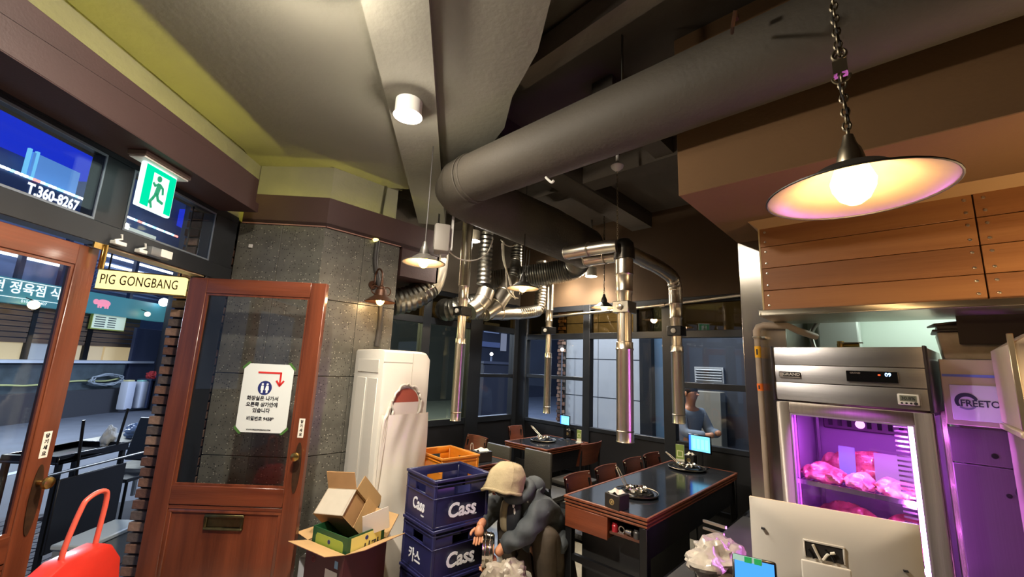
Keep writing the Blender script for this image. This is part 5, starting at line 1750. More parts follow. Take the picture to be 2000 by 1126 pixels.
def chair(label, x, y, rz, wooden=True, top=0.80, w=0.36, proto=None):
    """faces local -y; back at +y"""
    t = thing('dining_chair', label, 'chair', (x, y, 0), rz)
    bm2 = CHW if wooden else LEATH
    hw = w / 2
    if wooden:
        g = MB().grid(lambda u, v: (-hw + w * u, 0.030 * (1 - (2 * u - 1) ** 2) + 0.05 * (v - .5) + 0.0, top - 0.21 + 0.21 * v), 10, 4)
        g2 = MB().grid(lambda u, v: (hw - w * u, 0.030 * (1 - (2 * u - 1) ** 2) + 0.05 * (v - .5) - 0.014, top - 0.21 + 0.21 * v), 10, 4)
        g.add(g2.v, g2.f)
        ed = MB()
        ba = obj('backrest', g, bm2, t)
        bx_ = MB().tube([(-hw + w * u, 0.030 * (1 - (2 * u - 1) ** 2) + 0.018, top) for u in [i / 10 for i in range(11)]], 0.0075, 6)
        obj('back_edge', bx_, CHW, ba)
        for sx in (-1, 1):
            obj('bolt', MB().ball((sx * (hw - 0.014), -0.002 + 0.012, top - 0.012), 0.006, 8, 6), CHROME, ba)
    else:
        ba = obj('backrest', MB().box(-hw, -0.012, top - 0.30, hw, 0.022, top), bm2, t, bevel=0.012, seg=2)
        obj('piping', MB().tube([(-hw + 0.01, 0.006, top - 0.004), (hw - 0.01, 0.006, top - 0.004)], 0.005, 6), mat('piping', (92, 88, 78), r=0.5), ba)
    obj('seat', MB().box(-hw, -0.37, 0.425, hw, -0.01, 0.465), SEATM, t, bevel=0.012, seg=2)
    for sx in (-1, 1):
        obj('leg', MB().tube([(sx * (hw - 0.02), -0.345, 0), (sx * (hw - 0.02), -0.335, 0.43)], 0.011, 8), BLACKM, t)
        obj('leg', MB().tube([(sx * (hw - 0.02), 0.03, 0), (sx * (hw - 0.02), -0.01, 0.43), (sx * (hw - 0.02), 0.008, top - 0.04)], 0.011, 8), BLACKM, t)
    obj('seat_frame', MB().box(-hw + 0.015, -0.36, 0.405, hw - 0.015, -0.02, 0.425), BLACKM, t)
    return t


CL = ['brown-backed chair at the striped-edge table, nearest the person of the four', 'brown-backed chair at the striped-edge table, second from the person', 'brown-backed chair at the striped-edge table, third from the person',
      'brown-backed chair at the striped-edge table, farthest from the person']
for y, lb in zip((2.83, 3.25, 3.71, 4.10), CL):
    chair(lb, -1.90, y, math.radians(90), True, 0.806, 0.33)
chair('grey leather-backed chair just behind the crouching person', -2.545, 3.13, PI, False, 0.845, 0.31)
chair('grey leather-backed chair between the half hidden table and the corner table', -2.95, 3.03, PI, False, 0.845, 0.31)
chair('brown-backed chair with a grey seat on the near side of the corner table', -2.47, 3.87, math.radians(-90), True, 0.85, 0.38)
chair('reddish wooden-backed chair behind the half hidden table', -3.30, 3.04, 0.0, True, 0.865, 0.30)
chair('small orange-brown chair back against the left window frame', -3.56, 3.93, math.radians(90), True, 0.87, 0.24)
# black seat added along the near table so the floor there stays dark
t = thing('added_bench', 'black seat added to darken the gap between the striped-edge table and the counter', 'added_bench', (-0.99, 3.35, 0))
obj('seat', MB().box(-0.145, -0.95, 0.40, 0.145, 0.95, 0.46), BLACKP, t, bevel=0.01)
obj('back', MB().box(0.115, -0.95, 0.46, 0.145, 0.95, 0.70), BLACKP, t, bevel=0.006)
obj('base', MB().box(-0.12, -0.92, 0.0, 0.14, 0.92, 0.40), BLACKP, t)
k = MB()
tag(obj('floor_rail', MB().box(-0.85, 2.95, 0.0, -0.835, 3.10, 0.0)if False else MB().bar(at_y(1374, 1016, 2.37), at_y(1418, 1030, 2.33), 0.012, 0.012).bar(at_y(1374, 1030, 2.37), at_y(1414, 1043, 2.33), 0.010, 0.010), CHROME), 'pair of shiny metal rails low between the table and the counter', 'rail')


# ================================================================== CRATES
NAVYP = mat('navy_plastic', (34, 36, 78), r=0.34, var=0.1, vs=8)
ORANGEP = mat('orange_plastic', (226, 140, 36), r=0.36, var=0.08, vs=8)
CASSW = mat('crate_print', (220, 222, 230), r=0.5)


def crate(label, x, y, z, rz, plastic, w=0.368, d=0.42, h=0.288, group=None, prints=True, second=False):
    t = thing('bottle_crate', label, 'crate', (x, y, z), rz, group)
    hw, hd, T = w / 2, d / 2, 0.012
    b = MB()
    b.box(-hw + 0.006, -hd + 0.006, 0.004, hw - 0.006, hd - 0.006, 0.016)
    hz0, hz1 = h - 0.105, h - 0.055          # hand holes
    for ax in (0, 1):
        L, O = (hw, hd) if ax == 0 else (hd, hw)
        for s in (-1, 1):
            def wall(a0, a1, z0, z1):
                if ax == 0:
                    b.box(a0, s * O - (T if s > 0 else 0), z0, a1, s * O + (0 if s > 0 else T), z1)
                else:
                    b.box(s * O - (T if s > 0 else 0), a0, z0, s * O + (0 if s > 0 else T), a1, z1)
            g = 0.065
            wall(-L, L, 0.0, hz0)
            wall(-L, -g, hz0, hz1)
            wall(g, L, hz0, hz1)
            wall(-L, L, hz1, h - 0.004)
    cr = obj('body', b, plastic, t, bevel=0.002)
    for i, (zz, o, hgt) in enumerate(((h - 0.018, 0.010, 0.018), (h - 0.042, 0.005, 0.008), (h - 0.115, 0.005, 0.006), (0.0, 0.003, 0.012))):
        m = MB()
        for q in ((-hw - o, -hd - o, hw + o, -hd + 0.004), (-hw - o, hd - 0.004, hw + o, hd + o), (-hw - o, -hd, -hw + 0.004, hd), (hw - 0.004, -hd, hw + o, hd)):
            m.box(q[0], q[1], zz, q[2], q[3], zz + hgt)
        obj('rim' if i == 0 else 'rib', m, plastic, t, bevel=0.003 if i == 0 else 0.0015)
    for sx in (-1, 1):
        for sy in (-1, 1):
            obj('corner_post', MB().box(sx * hw - 0.016, sy * hd - 0.016, 0.01, sx * hw + 0.004 * sx, sy * hd + 0.004 * sy, h - 0.01) if False else
                MB().box(min(sx * (hw + 0.004), sx * (hw - 0.02)), min(sy * (hd + 0.004), sy * (hd - 0.02)), 0.012, max(sx * (hw + 0.004), sx * (hw - 0.02)), max(sy * (hd + 0.004), sy * (hd - 0.02)), h - 0.018), plastic, t, bevel=0.004)
    if prints:
        text('lettering', 'Cass', 0.118, CASSW, cr, (hw + 0.0015, 0.0, 0.088), bold=0.028, shear=0.15, sx=0.98, rot=(PI / 2, 0, PI / 2)).rotation_euler = (0, 0, 0)
        text('small_print', 'FRESH', 0.014, CASSW, cr, (hw + 0.0015, 0.10, 0.045), rot=(PI / 2, 0, PI / 2))
        if second:
            text('lettering', '카스', 0.085, CASSW, cr, (-0.02, -hd - 0.0015, 0.08), bold=0.02, sx=0.95)
        else:
            text('lettering', 'Cass', 0.098, CASSW, cr, (-0.01, -hd - 0.0015, 0.10), bold=0.026, shear=0.15, sx=0.85)
            text('small_print', 'FRESH', 0.014, CASSW, cr, (0.05, -hd - 0.0015, 0.045))
    return t


CN = ['navy Cass beer crate at the top of the stack', 'navy Cass beer crate second from the top of the stack', 'lowest navy Cass beer crate of the stack']
for i, lb in enumerate(CN):
    crate(lb, -2.392 + 0.003 * i, 1.965, 0.58 - 0.29 * i, math.radians(-6.5 + 1.5 * i), NAVYP, group='stacked navy beer crates', second=(i == 1))
OC = ['orange plastic crate at the top behind the navy crates', 'orange plastic crate under the top orange crate', 'lowest orange plastic crate behind the navy crates']
for i, lb in enumerate(OC):
    crate(lb, -2.87, 2.325, 0.585 - 0.29 * i, math.radians(84), ORANGEP, 0.34, 0.42, 0.288, 'stacked orange crates', False)


# ================================================================== CARTONS
def carton(name, label, M, w, d, h, outer, innerm, flaps, flap_len, T=0.005, group=None, floor_=True):
    """open box; flaps = list of (side, angle) with angle 0 = straight up, positive = folded outwards"""
    t = bpy.data.objects.new(name, None)
    COL.objects.link(t)
    t.matrix_world = M
    t.empty_display_size = 0.05
    tag(t, label, 'box', group)
    hw, hd = w / 2, d / 2
    b, b2 = MB(), MB()
    for sx in (-1, 1):
        b.box(min(sx * hw, sx * (hw - T / 2)), -hd, 0, max(sx * hw, sx * (hw - T / 2)), hd, h)
        b2.box(min(sx * (hw - T / 2), sx * (hw - T)), -hd + T, T, max(sx * (hw - T / 2), sx * (hw - T)), hd - T, h)
        b.box(-hw, min(sx * hd, sx * (hd - T / 2)), 0, hw, max(sx * hd, sx * (hd - T / 2)), h)
        b2.box(-hw + T, min(sx * (hd - T / 2), sx * (hd - T)), T, hw - T, max(sx * (hd - T / 2), sx * (hd - T)), h)
    b.box(-hw, -hd, 0, hw, hd, T / 2)
    b2.box(-hw + T, -hd + T, T / 2, hw - T, hd - T, T)
    w_ = obj('walls', b, outer, t)
    obj('lining', b2, innerm, t)
    for side, ang, L in flaps:
        if side in '+x-x':
            s = 1 if side == '+x' else -1
            base, ou, al, half = Vector((s * hw, 0, h)), Vector((s, 0, 0)), Vector((0, 1, 0)), hd
        else:
            s = 1 if side == '+y' else -1
            base, ou, al, half = Vector((0, s * hd, h)), Vector((0, s, 0)), Vector((1, 0, 0)), hw
        a = math.radians(ang)
        dr_ = Vector((0, 0, math.cos(a))) + ou * math.sin(a)
        nr = ou * math.cos(a) - Vector((0, 0, math.sin(a)))
        m = MB()
        q = []
        for off in (0.0, -T * 0.5, -T):
            q.append([base + nr * off + al * (-half), base + nr * off + al * half, base + nr * off + al * (half * 0.97) + dr_ * L, base + nr * off + al * (-half * 0.97) + dr_ * L])
        for i, mi in ((0, 0), (1, 1)):
            vs = q[i] + q[i + 1]
            m.add(vs, [(0, 1, 2, 3), (7, 6, 5, 4), (0, 4, 5, 1), (1, 5, 6, 2), (2, 6, 7, 3), (3, 7, 4, 0)], mi)
        obj('flap', m, [outer, innerm], t, smooth=False)
    return t, w_


KRAFT = mat('kraft_board', (176, 142, 96), r=0.8, var=0.06, vs=12)
GREYB = mat('grey_board', (176, 168, 152), r=0.8, var=0.06, vs=10)
KRAFTD = mat('kraft_tan', (160, 122, 80), r=0.8, var=0.06, vs=12)
MAROON = mat('maroon_board', (74, 26, 30), r=0.55, var=0.1, vs=10)
GREENB = mat('green_board', (24, 74, 40), r=0.5, var=0.1, vs=10)
CBX, CBY = -2.71, 1.44
Mc = Matrix.Translation((CBX, CBY, 0.002)) @ Matrix.Rotation(math.radians(12), 4, 'Z')
t, w_ = carton('open_carton', 'dark red carton with spread brown flaps holding the green box', Mc, 0.36, 0.32, 0.465, MAROON, KRAFT, [('+x', 68, 0.17), ('-x', 84, 0.13), ('-y', 76, 0.14), ('+y', 40, 0.15)], 0.15)
obj('round_mark', MB().torus((-0.10, -0.1612, 0.38), 0.016, 0.0015, 20, 5, Matrix.Rotation(PI / 2, 3, 'X')).torus((-0.10, -0.1612, 0.38), 0.007, 0.0012, 14, 5, Matrix.Rotation(PI / 2, 3, 'X')), mat('mark_red', (140, 60, 60), r=0.6), w_)
obj('white_label', MB().box(0.02, -0.1622, 0.26, 0.13, -0.1605, 0.36), mat('label_white', (214, 212, 206), r=0.6), w_)
obj('blue_label', MB().box(0.10, -0.1622, 0.38, 0.13, -0.1605, 0.42), mat('label_blue', (126, 170, 206), r=0.6), w_)
# green box inside the carton
Mg = Matrix.Translation((CBX + 0.005, CBY + 0.0, 0.008)) @ Matrix.Rotation(math.radians(12), 4, 'Z')
gb = MB()
for q in ((-0.165, -0.142, 0.165, -0.137), (-0.165, 0.137, 0.165, 0.142), (-0.165, -0.137, -0.160, 0.137), (0.160, -0.137, 0.165, 0.137)):
    gb.box(q[0], q[1], 0, q[2], q[3], 0.545)
gb.box(-0.165, -0.142, 0, 0.165, 0.142, 0.006)
GBX = obj('green_box', gb, GREENB)
GBX.matrix_world = Mg
tag(GBX, 'green box with yellow labels sitting open in the dark red carton', 'box')
YL = mat('label_yellow', (206, 196, 110), r=0.5)
LG = mat('label_lime', (140, 160, 60), r=0.5)
gl_ = obj('label', MB().prism_xz([(-0.12, 0.39), (0.12, 0.39), (0.13, 0.41), (0.13, 0.50), (0.12, 0.515), (-0.12, 0.515), (-0.13, 0.50), (-0.13, 0.41)], -0.1435, -0.142), LG, GBX)
obj('emblem', MB().cyl((0, -0.145, 0.488), (0, -0.1432, 0.488), 0.012, n=18), NAVY, gl_)
yl_ = obj('label', MB().box(0.165, -0.115, 0.40, 0.1665, 0.115, 0.535), YL, GBX)
obj('emblem', MB().cyl((0.1665, 0, 0.51), (0.168, 0, 0.51), 0.012, n=18), NAVY, yl_)
text('lettering', '시간', 0.075, INK, yl_, (0.168, 0.03, 0.445), rot=(PI / 2, 0, PI / 2), bold=0.02, shear=0.1)
obj('fruit_picture', MB().ball((0.167, -0.075, 0.435), (0.001, 0.028, 0.018), 14, 8), mat('fruit_brown', (120, 66, 30), r=0.5), yl_)
# tilted kraft box thrown on top of the green box: pale top with a raised flap, brown open side
SCB = 0.9424
D_ = Vector((0, 0, EYE)) + (Vector((-2.849, 1.455, 0.565)) - Vector((0, 0, EYE))) * SCB
va, vb, vc = Vector((-0.231, -0.095, -0.023)) * SCB, Vector((-0.061, 0.116, 0.133)) * SCB, Vector((-0.062, 0.197, -0.200)) * SCB
t = thing('open_carton', 'tilted brown and grey box with a raised flap thrown on the green box', 'box', D_)


def slab(o0, u, v, n, th=0.005):
    """one board: o0 + u, v edges, thickness along n"""
    n = n.normalized() * th
    q = [o0, o0 + u, o0 + u + v, o0 + v]
    return MB().add(q + [p + n for p in q], [(0, 3, 2, 1), (4, 5, 6, 7), (0, 1, 5, 4), (1, 2, 6, 5), (2, 3, 7, 6), (3, 0, 4, 7)])


Z0 = Vector((0, 0, 0))
obj('top_board', slab(Z0, va, vb, vc), GREYB, t, smooth=False)
obj('front_board', slab(Z0, va, vc, vb), KRAFT, t, smooth=False)
obj('back_board', slab(vb, va, vc, -vb), KRAFT, t, smooth=False)
obj('bottom_board', slab(vc, va, vb, -vc), KRAFT, t, smooth=False)
obj('end_board', slab(va, vb, vc, -va), KRAFTD, t, smooth=False)
obj('inner_board', slab(va * 0.04, vb, vc, va), KRAFTD, t, smooth=False)
obj('flap', slab(vb, va, CR * -0.02 + CU * 0.10 + CF * 0.02, vb), KRAFTD, t, smooth=False)
obj('flap', slab(vb, vc, vb * 0.55 + va * -0.04, -va), KRAFT, t, smooth=False)
obj('flap', slab(-va * 0.02 + vc * 0.50, vc * 0.45, vb * 1.5, -va, 0.003), KRAFT, t, smooth=False)
# white outer flap hanging at the lower right of the tilted box
cd_ = (D_ - CAMP).dot(CF) - 0.02
q = [CAMP + ray(*p_) * (cd_ + k_) - D_ for p_, k_ in (((708, 1009), 0.0), ((759, 988), 0.06), ((761, 1029), 0.06), ((708, 1049), 0.0))]
nn = (q[1] - q[0]).cross(q[3] - q[0]).normalized() * 0.004
obj('flap', MB().add(q + [p_ + nn for p_ in q], [(0, 3, 2, 1), (4, 5, 6, 7), (0, 1, 5, 4), (1, 2, 6, 5), (2, 3, 7, 6), (3, 0, 4, 7)]), mat('white_card', (206, 198, 188), r=0.6), t, smooth=False, label='white flap')
wb_ = at_z(605, 1110, 0.25)
o = obj('white_parcel', MB().box(-0.07, -0.05, 0, 0.07, 0.05, 0.30), mat('parcel_white', (196, 198, 204), r=0.5), bevel=0.006)
tag(o, 'small white parcel standing on the floor left of the dark red carton', 'parcel')
o.location = (-3.02, 1.37, 0.0)
o.rotation_euler = (0, 0, math.radians(40))

# ================================================================== WRAPPED AIR CONDITIONER
ACW = mat('wrap_white', (200, 196, 186), r=0.38, bump=0.06, bs=30)
t = thing('air_conditioner', 'tall white air conditioner wrapped in plastic standing by the stone wall', 'air conditioner', (-2.86, 1.66, 0), math.radians(2))
# local x runs into the wall (away from the room), y along the front face; front faces +x
H, DW, DD = 1.672, 0.43, 0.42


def fr(y):
    """height of the rounded top across the front"""
    return H


m = MB()
prof = [(-DD, 0.0), (-DD, H - 0.012), (-DD + 0.02, H), (-0.10, H + 0.006), (-0.02, H), (0.0, H - 0.012), (0.0, 0.0)]
# side outline extruded across the width, with a rounded far top corner
rows = []
for i in range(13):
    v = i / 12
    y = DW * v
    drop = 0.05 * max(0.0, (v - 0.86) / 0.14) ** 2.2
    rows.append([(x, y, z - (drop if z > H - 0.05 else 0)) for x, z in prof])
k = len(prof)
vs = [p for r in rows for p in r]
fs = [(i * k + j, i * k + j + 1, (i + 1) * k + j + 1, (i + 1) * k + j) for i in range(12) for j in range(k - 1)]
fs += [tuple(range(k - 1, -1, -1)), tuple(12 * k + j for j in range(k))]
m.add(vs, fs)
obj('cabinet', m, ACW, t, bevel=0.006, seg=2)
sd = MB()
for x0, x1, z0, z1 in ((-0.36, -0.06, 1.50, 1.60), (-0.36, -0.22, 0.62, 1.46), (-0.19, -0.06, 0.62, 1.46), (-0.36, -0.06, 0.50, 0.57), (-0.36, -0.06, 0.38, 0.45)):
    sd.box(x0, -0.005, z0, x1, 0.0, z1)
so_ = obj('side_panel', sd, ACW, t, bevel=0.003)
so_['kind'] = 'stuff'
obj('seam', MB().box(0.0, 0.0, 1.582, 0.002, DW * 0.6, 1.586).box(0.0, DW * 0.60, 0.2, 0.003, DW * 0.606, 1.66), mat('seam_grey', (176, 172, 162), r=0.5), t)
# arched opening with torn plastic round it
ay, az, aw = 0.225, 1.285, 0.115
arcp = [(ay + aw * math.cos(a), az + 0.9 * aw * math.sin(a)) for a in [PI * i / 20 for i in range(21)]]
m = MB()
vs = [(0.004, y, z) for y, z in arcp] + [(0.0, y, z) for y, z in arcp]
m.add(vs, [tuple(range(21))])
obj('red_panel', m, mat('ac_red', (150, 74, 54), r=0.5), t)
m = MB().add([(0.006, ay - aw, az), (0.006, ay + aw, az), (0.006, ay + aw * 0.95, az - 0.12), (0.006, ay + aw * .3, az - 0.17), (0.006, ay - aw * .4, az - 0.165), (0.006, ay - aw * 0.95, az - 0.12)], [(0, 5, 4, 3, 2, 1)])
obj('window_film', m, mat('ac_film', (206, 196, 190), r=0.3), t)
rnd = random.Random(5)
pts = []
for i in range(40):
    a = 2 * PI * i / 40
    ry, rz_ = 0.128 + rnd.uniform(-.008, .010), (0.128 if math.sin(a) > 0 else 0.19) + rnd.uniform(-.010, .012)
    pts.append(Vector((0.010 + rnd.uniform(0, .012), ay + ry * math.cos(a), az + rz_ * math.sin(a))))
obj('torn_edge', MB().tube(smooth_path(pts + [pts[0]], 3), 0.009, 8), ACW, t)
# loose wrinkled sheet hanging below the opening


def sheet(u, v):
    y = 0.02 + 0.44 * u - 0.05 * v * (1 - u)
    z = 1.20 - 1.12 * v
    bulge = math.sin(PI * min(1, u * 1.02)) ** 0.6
    x = 0.008 + bulge * (0.030 + 0.055 * v) + 0.009 * math.sin(7 * u + 4 * v) * v + 0.004 * math.sin(22 * u + 5 * math.sin(4 * v)) * bulge + 0.006 * math.sin(13 * v + 6 * u)
    return (x, min(max(y, 0.0), DW + 0.01), z)


m = MB().grid(sheet, 48, 40)
obj('plastic_sheet', m, mat('wrap_sheet', (206, 199, 187), r=0.3, bump=0.25, bs=9), t)
fold = MB()
for k in range(3):
    fold.tube(smooth_path([(0.012 + .01 * k, 0.085 - 0.02 * k, 1.30 - .05 * k), (0.02 + .01 * k, 0.06 - 0.02 * k, 1.15), (0.03, 0.035 - .008 * k, 0.95), (0.03, 0.02, 0.7), (0.02, 0.012, 0.45)], 6), [0.012] * 24 + [0.006], 8)
fo = obj('fold', fold, mat('wrap_sheet', (1, 1, 1)), t)
fo['kind'] = 'stuff'

# ================================================================== CROUCHING PERSON
from mathutils.bvhtree import BVHTree


def skin(name, pts, edges, m, parent=None, sub=2, root=0, smooth=True):
    me = bpy.data.meshes.new(name)
    me.from_pydata([p[:3] for p in pts], edges, [])
    o = bpy.data.objects.new(name, me)
    COL.objects.link(o)
    md = o.modifiers.new('skin', 'SKIN')
    md.use_smooth_shade = True
    for i, v in enumerate(me.skin_vertices[0].data):
        r = pts[i][3]
        v.radius = (r, r) if not isinstance(r, tuple) else r
        v.use_root = (i == root)
    ss = o.modifiers.new('sub', 'SUBSURF')
    ss.levels = sub
    ss.render_levels = sub
    bpy.context.view_layer.update()
    m2 = bpy.data.meshes.new_from_object(o.evaluated_get(bpy.context.evaluated_depsgraph_get()))
    bpy.data.objects.remove(o)
    m2.materials.clear()
    m2.materials.append(m)
    m2.polygons.foreach_set('use_smooth', [True] * len(m2.polygons))
    m2.name = name
    r = bpy.data.objects.new(name, m2)
    COL.objects.link(r)
    if parent:
        r.parent = parent
    return r


SKINM = mat('skin', (178, 122, 88), r=0.5)
JKT = mat('jacket', (58, 63, 66), r=0.75, var=0.30, vs=9, bump=0.5, bs=14)
HOODM = mat('hood_fleece', (164, 149, 116), r=0.9, var=0.08, vs=20, bump=0.35, bs=45)
TROU = mat('trousers', (72, 62, 50), r=0.8, var=0.2, vs=10, bump=0.3, bs=20)
PX, PY = -2.045, 2.40
PR = thing('person', 'person in beige hood and dark padded jacket crouching by the crates, holding a pot', 'person', (PX, PY, 0), math.radians(-6))
bp_ = [(0.02, 0.17, 0.30, 0.13), (0.01, 0.08, 0.46, 0.12), (0.0, 0.0, 0.61, 0.10), (0.0, -0.10, 0.73, 0.045), (0.0, -0.16, 0.79, 0.045), (0.0, -0.22, 0.83, 0.068), (0.0, -0.262, 0.802, 0.052),
       (0.15, 0.0, 0.67, 0.04), (0.185, -0.14, 0.57, 0.038), (0.085, -0.27, 0.47, 0.032), (0.07, -0.32, 0.42, 0.030),
       (-0.15, -0.04, 0.66, 0.04), (-0.20, -0.19, 0.56, 0.038), (-0.11, -0.31, 0.555, 0.032), (-0.075, -0.345, 0.545, 0.028),
       (0.10, 0.14, 0.30, 0.09), (0.225, -0.05, 0.56, 0.070), (0.155, 0.08, 0.12, 0.045), (0.13, -0.08, 0.04, 0.035),
       (-0.08, 0.14, 0.30, 0.09), (-0.16, -0.08, 0.54, 0.070), (-0.13, 0.07, 0.12, 0.045), (-0.14, -0.10, 0.04, 0.035)]
be = [(0, 1), (1, 2), (2, 3), (3, 4), (4, 5), (5, 6), (2, 7), (7, 8), (8, 9), (9, 10), (2, 11), (11, 12), (12, 13), (13, 14), (0, 15), (15, 16), (16, 17), (17, 18), (0, 19), (19, 20), (20, 21), (21, 22)]
body = skin('body', bp_, be, SKINM, PR)


def hand(tip_base, dirv, side, curl, nm):
    """palm with four fingers and a thumb, rooted inside the palm"""
    b, d, s = Vector(tip_base), Vector(dirv).normalized(), Vector(side).normalized()
    n = d.cross(s).normalized()
    pts, ed = [], []

    def ch(ps, rs):
        o = len(pts)
        for p, r in zip(ps, rs):
            pts.append((p.x, p.y, p.z, r))
        for i in range(len(ps) - 1):
            ed.append((o + i, o + i + 1))
    ch([b - d * 0.02, b + d * 0.02, b + d * 0.055], [(0.026), (0.034), (0.034)])
    out = [skin(nm, pts, ed, SKINM, body, 2)]
    for k, (off, L) in enumerate(((-0.026, 0.062), (-0.009, 0.072), (0.009, 0.068), (0.025, 0.054))):
        pts, ed = [], []
        p = b + d * 0.05 + s * off
        q = [p]
        ang = 0.25
        dd = d.copy()
        for i, fr_ in enumerate((0.42, 0.32, 0.26)):
            dd = (d * math.cos(ang) + n * math.sin(ang)).normalized()
            q.append(q[-1] + dd * L * fr_)
            ang += curl
        ch(q, [0.0095, 0.009, 0.0085, 0.007])
        skin('finger', pts, ed, SKINM, body, 1)
    pts, ed = [], []
    p = b + d * 0.0 - s * 0.022
    q = [p, p - s * 0.026 + d * 0.022 + n * 0.012, p - s * 0.030 + d * 0.048 + n * 0.026]
    ch(q, [0.012, 0.0105, 0.008])
    skin('thumb', pts, ed, SKINM, body, 1)


hand((-0.072, -0.350, 0.545), (0.35, -0.30, -0.80), (0.6, 0.6, 0.1), 0.45, 'hand')
hand((0.065, -0.335, 0.405), (-0.45, -0.25, -0.75), (0.7, -0.6, -0.2), 0.40, 'hand')
jp = [(0.02, 0.20, 0.34, 0.17), (0.01, 0.12, 0.48, 0.185), (0.0, 0.02, 0.62, 0.175), (0.0, -0.05, 0.72, 0.12), (0.155, -0.01, 0.68, 0.095), (0.19, -0.12, 0.58, 0.074), (0.150, -0.20, 0.52, 0.068), (0.09, -0.265, 0.475, 0.055), (0.082, -0.285, 0.455, 0.050),
      (-0.16, -0.05, 0.67, 0.10), (-0.205, -0.17, 0.57, 0.080), (-0.17, -0.26, 0.55, 0.070), (-0.115, -0.31, 0.555, 0.055), (0.14, 0.17, 0.42, 0.12), (0.24, 0.11, 0.45, 0.055), (0.28, 0.09, 0.41, 0.025)]
je = [(0, 1), (1, 2), (2, 3), (2, 4), (4, 5), (5, 6), (6, 7), (7, 8), (2, 9), (9, 10), (10, 11), (11, 12), (0, 13), (13, 14), (14, 15)]
jk = skin('jacket', jp, je, JKT, PR, 3, 1)
# padded folds pressed into the jacket
for v in jk.data.vertices:
    c = v.co
    v.co += v.normal * (0.006 * math.sin(c.z * 70 + c.x * 25) + 0.004 * math.sin(c.x * 60 + c.y * 45 + 1.3))
jk.data.update()
skin('jacket_hood', [(0.10, 0.02, 0.74, 0.06), (0.05, 0.05, 0.775, 0.075), (-0.05, 0.04, 0.77, 0.07)], [(0, 1), (1, 2)], JKT, PR, 2)
skin('hoodie_front', [(-0.035, -0.140, 0.70, (0.050, 0.035)), (-0.040, -0.168, 0.60, (0.050, 0.032)), (-0.030, -0.158, 0.49, (0.052, 0.030))], [(0, 1), (1, 2)], mat('hoodie_grey', (140, 126, 98), r=0.9, var=0.15, vs=12, bump=0.3, bs=30), PR, 2)
skin('jacket_front', [(0.045, -0.145, 0.70, (0.055, 0.035)), (0.055, -0.170, 0.60, (0.055, 0.030)), (0.045, -0.150, 0.48, (0.055, 0.030))], [(0, 1), (1, 2)], mat('jacket_navy', (26, 29, 36), r=0.7, bump=0.3, bs=20), PR, 2)
obj('collar', MB().torus((0.02, -0.095, 0.755), 0.085, 0.034, 28, 10, Euler((math.radians(28), 0, 0)).to_matrix()), JKT, PR)
# hood: pointed dome open towards the floor in front
HC = Vector((0.005, -0.20, 0.828))
Rh = Euler((math.radians(-16), math.radians(-10), math.radians(-20))).to_matrix()


def hoodf(u, v):
    a, b = 2 * PI * u, PI * 0.70 * v
    p = Vector((0.112 * math.sin(min(b, 1.75)) ** 0.85 * math.cos(a), 0.128 * math.sin(min(b, 1.75)) ** 0.85 * math.sin(a), 0.126 * math.cos(b)))
    p.z += 0.022 * math.exp(-((a - 1.2) ** 2) * 0.8) * math.sin(b)
    fold = 0.030 * abs(math.sin(2.5 * a + 1.2 * b + 0.4)) * v + 0.016 * math.sin(7 * a - 4 * b) * v * v + 0.014 * math.sin(9 * b + 2 * a)
    p *= 0.97 + fold
    # drooping peak at the front left of the rim
    k = max(0.0, math.cos(a - 3.9)) ** 3 * v ** 3
    p += Vector((-0.024, -0.028, -0.020)) * k
    return HC + Rh @ p


def hoodi(u, v):
    return HC + (hoodf(1 - u, v) - HC) * 0.94


m = MB().grid(hoodf, 36, 16)
m2_ = MB().grid(hoodi, 36, 16)
m.add(m2_.v, m2_.f)
m.tube([HC + (hoodf(i / 36, 1.0) - HC) * 0.97 for i in range(36)], 0.010, 8, True)
ho = obj('hood', m, HOODM, PR, weld=True)
sm = MB().tube([HC + (hoodf(0.72, v / 20) - HC) * 1.004 for v in range(21)] , 0.003, 6)
sm.tube([HC + (hoodf(0.22, v / 20) - HC) * 1.004 for v in range(21)], 0.003, 6)
obj('seam', sm, mat('hood_seam', (128, 114, 86), r=0.9), ho)
hm = MB().ball(HC + Vector((0, -0.012, -0.018)), (0.082, 0.092, 0.078), 18, 12)
hr = obj('hair', hm, mat('hair', (30, 24, 20), r=0.6), PR)
# face turned down to the pot: nose, mouth, eyes, ears
Fc = Vector((0.0, -0.268, 0.795))
obj('nose', MB().lathe([(0.012, 0), (0.008, 0.02), (0.002, 0.026), (0, 0.027)], 10, Fc + Vector((0.004, -0.026, -0.010)), Euler((math.radians(110), 0, 0)).to_matrix()), SKINM, body)
for s in (-1, 1):
    obj('eye', MB().ball(Fc + Vector((0.022 * s, -0.036, 0.018)), (0.010, 0.006, 0.006), 10, 6), mat('eye_dark', (40, 30, 26), r=0.3), body)
    obj('ear', MB().ball(Fc + Vector((0.060 * s, 0.05, 0.03)), (0.010, 0.018, 0.027), 10, 8), SKINM, body)
obj('mouth', MB().ball(Fc + Vector((0, -0.032, -0.034)), (0.020, 0.006, 0.006), 10, 6), mat('lips', (140, 78, 66), r=0.5), body)
tp_ = [(0.02, 0.18, 0.27, 0.155), (0.125, 0.13, 0.34, 0.115), (0.218, -0.05, 0.560, 0.094), (0.155, 0.06, 0.16, 0.072), (0.128, 0.07, 0.10, 0.065), (-0.08, 0.13, 0.32, 0.115), (-0.165, -0.08, 0.53, 0.092), (-0.13, 0.05, 0.16, 0.072), (-0.13, 0.06, 0.10, 0.065)]
skin('trousers', tp_, [(0, 1), (1, 2), (2, 3), (3, 4), (0, 5), (5, 6), (6, 7), (7, 8)], TROU, PR, 2)
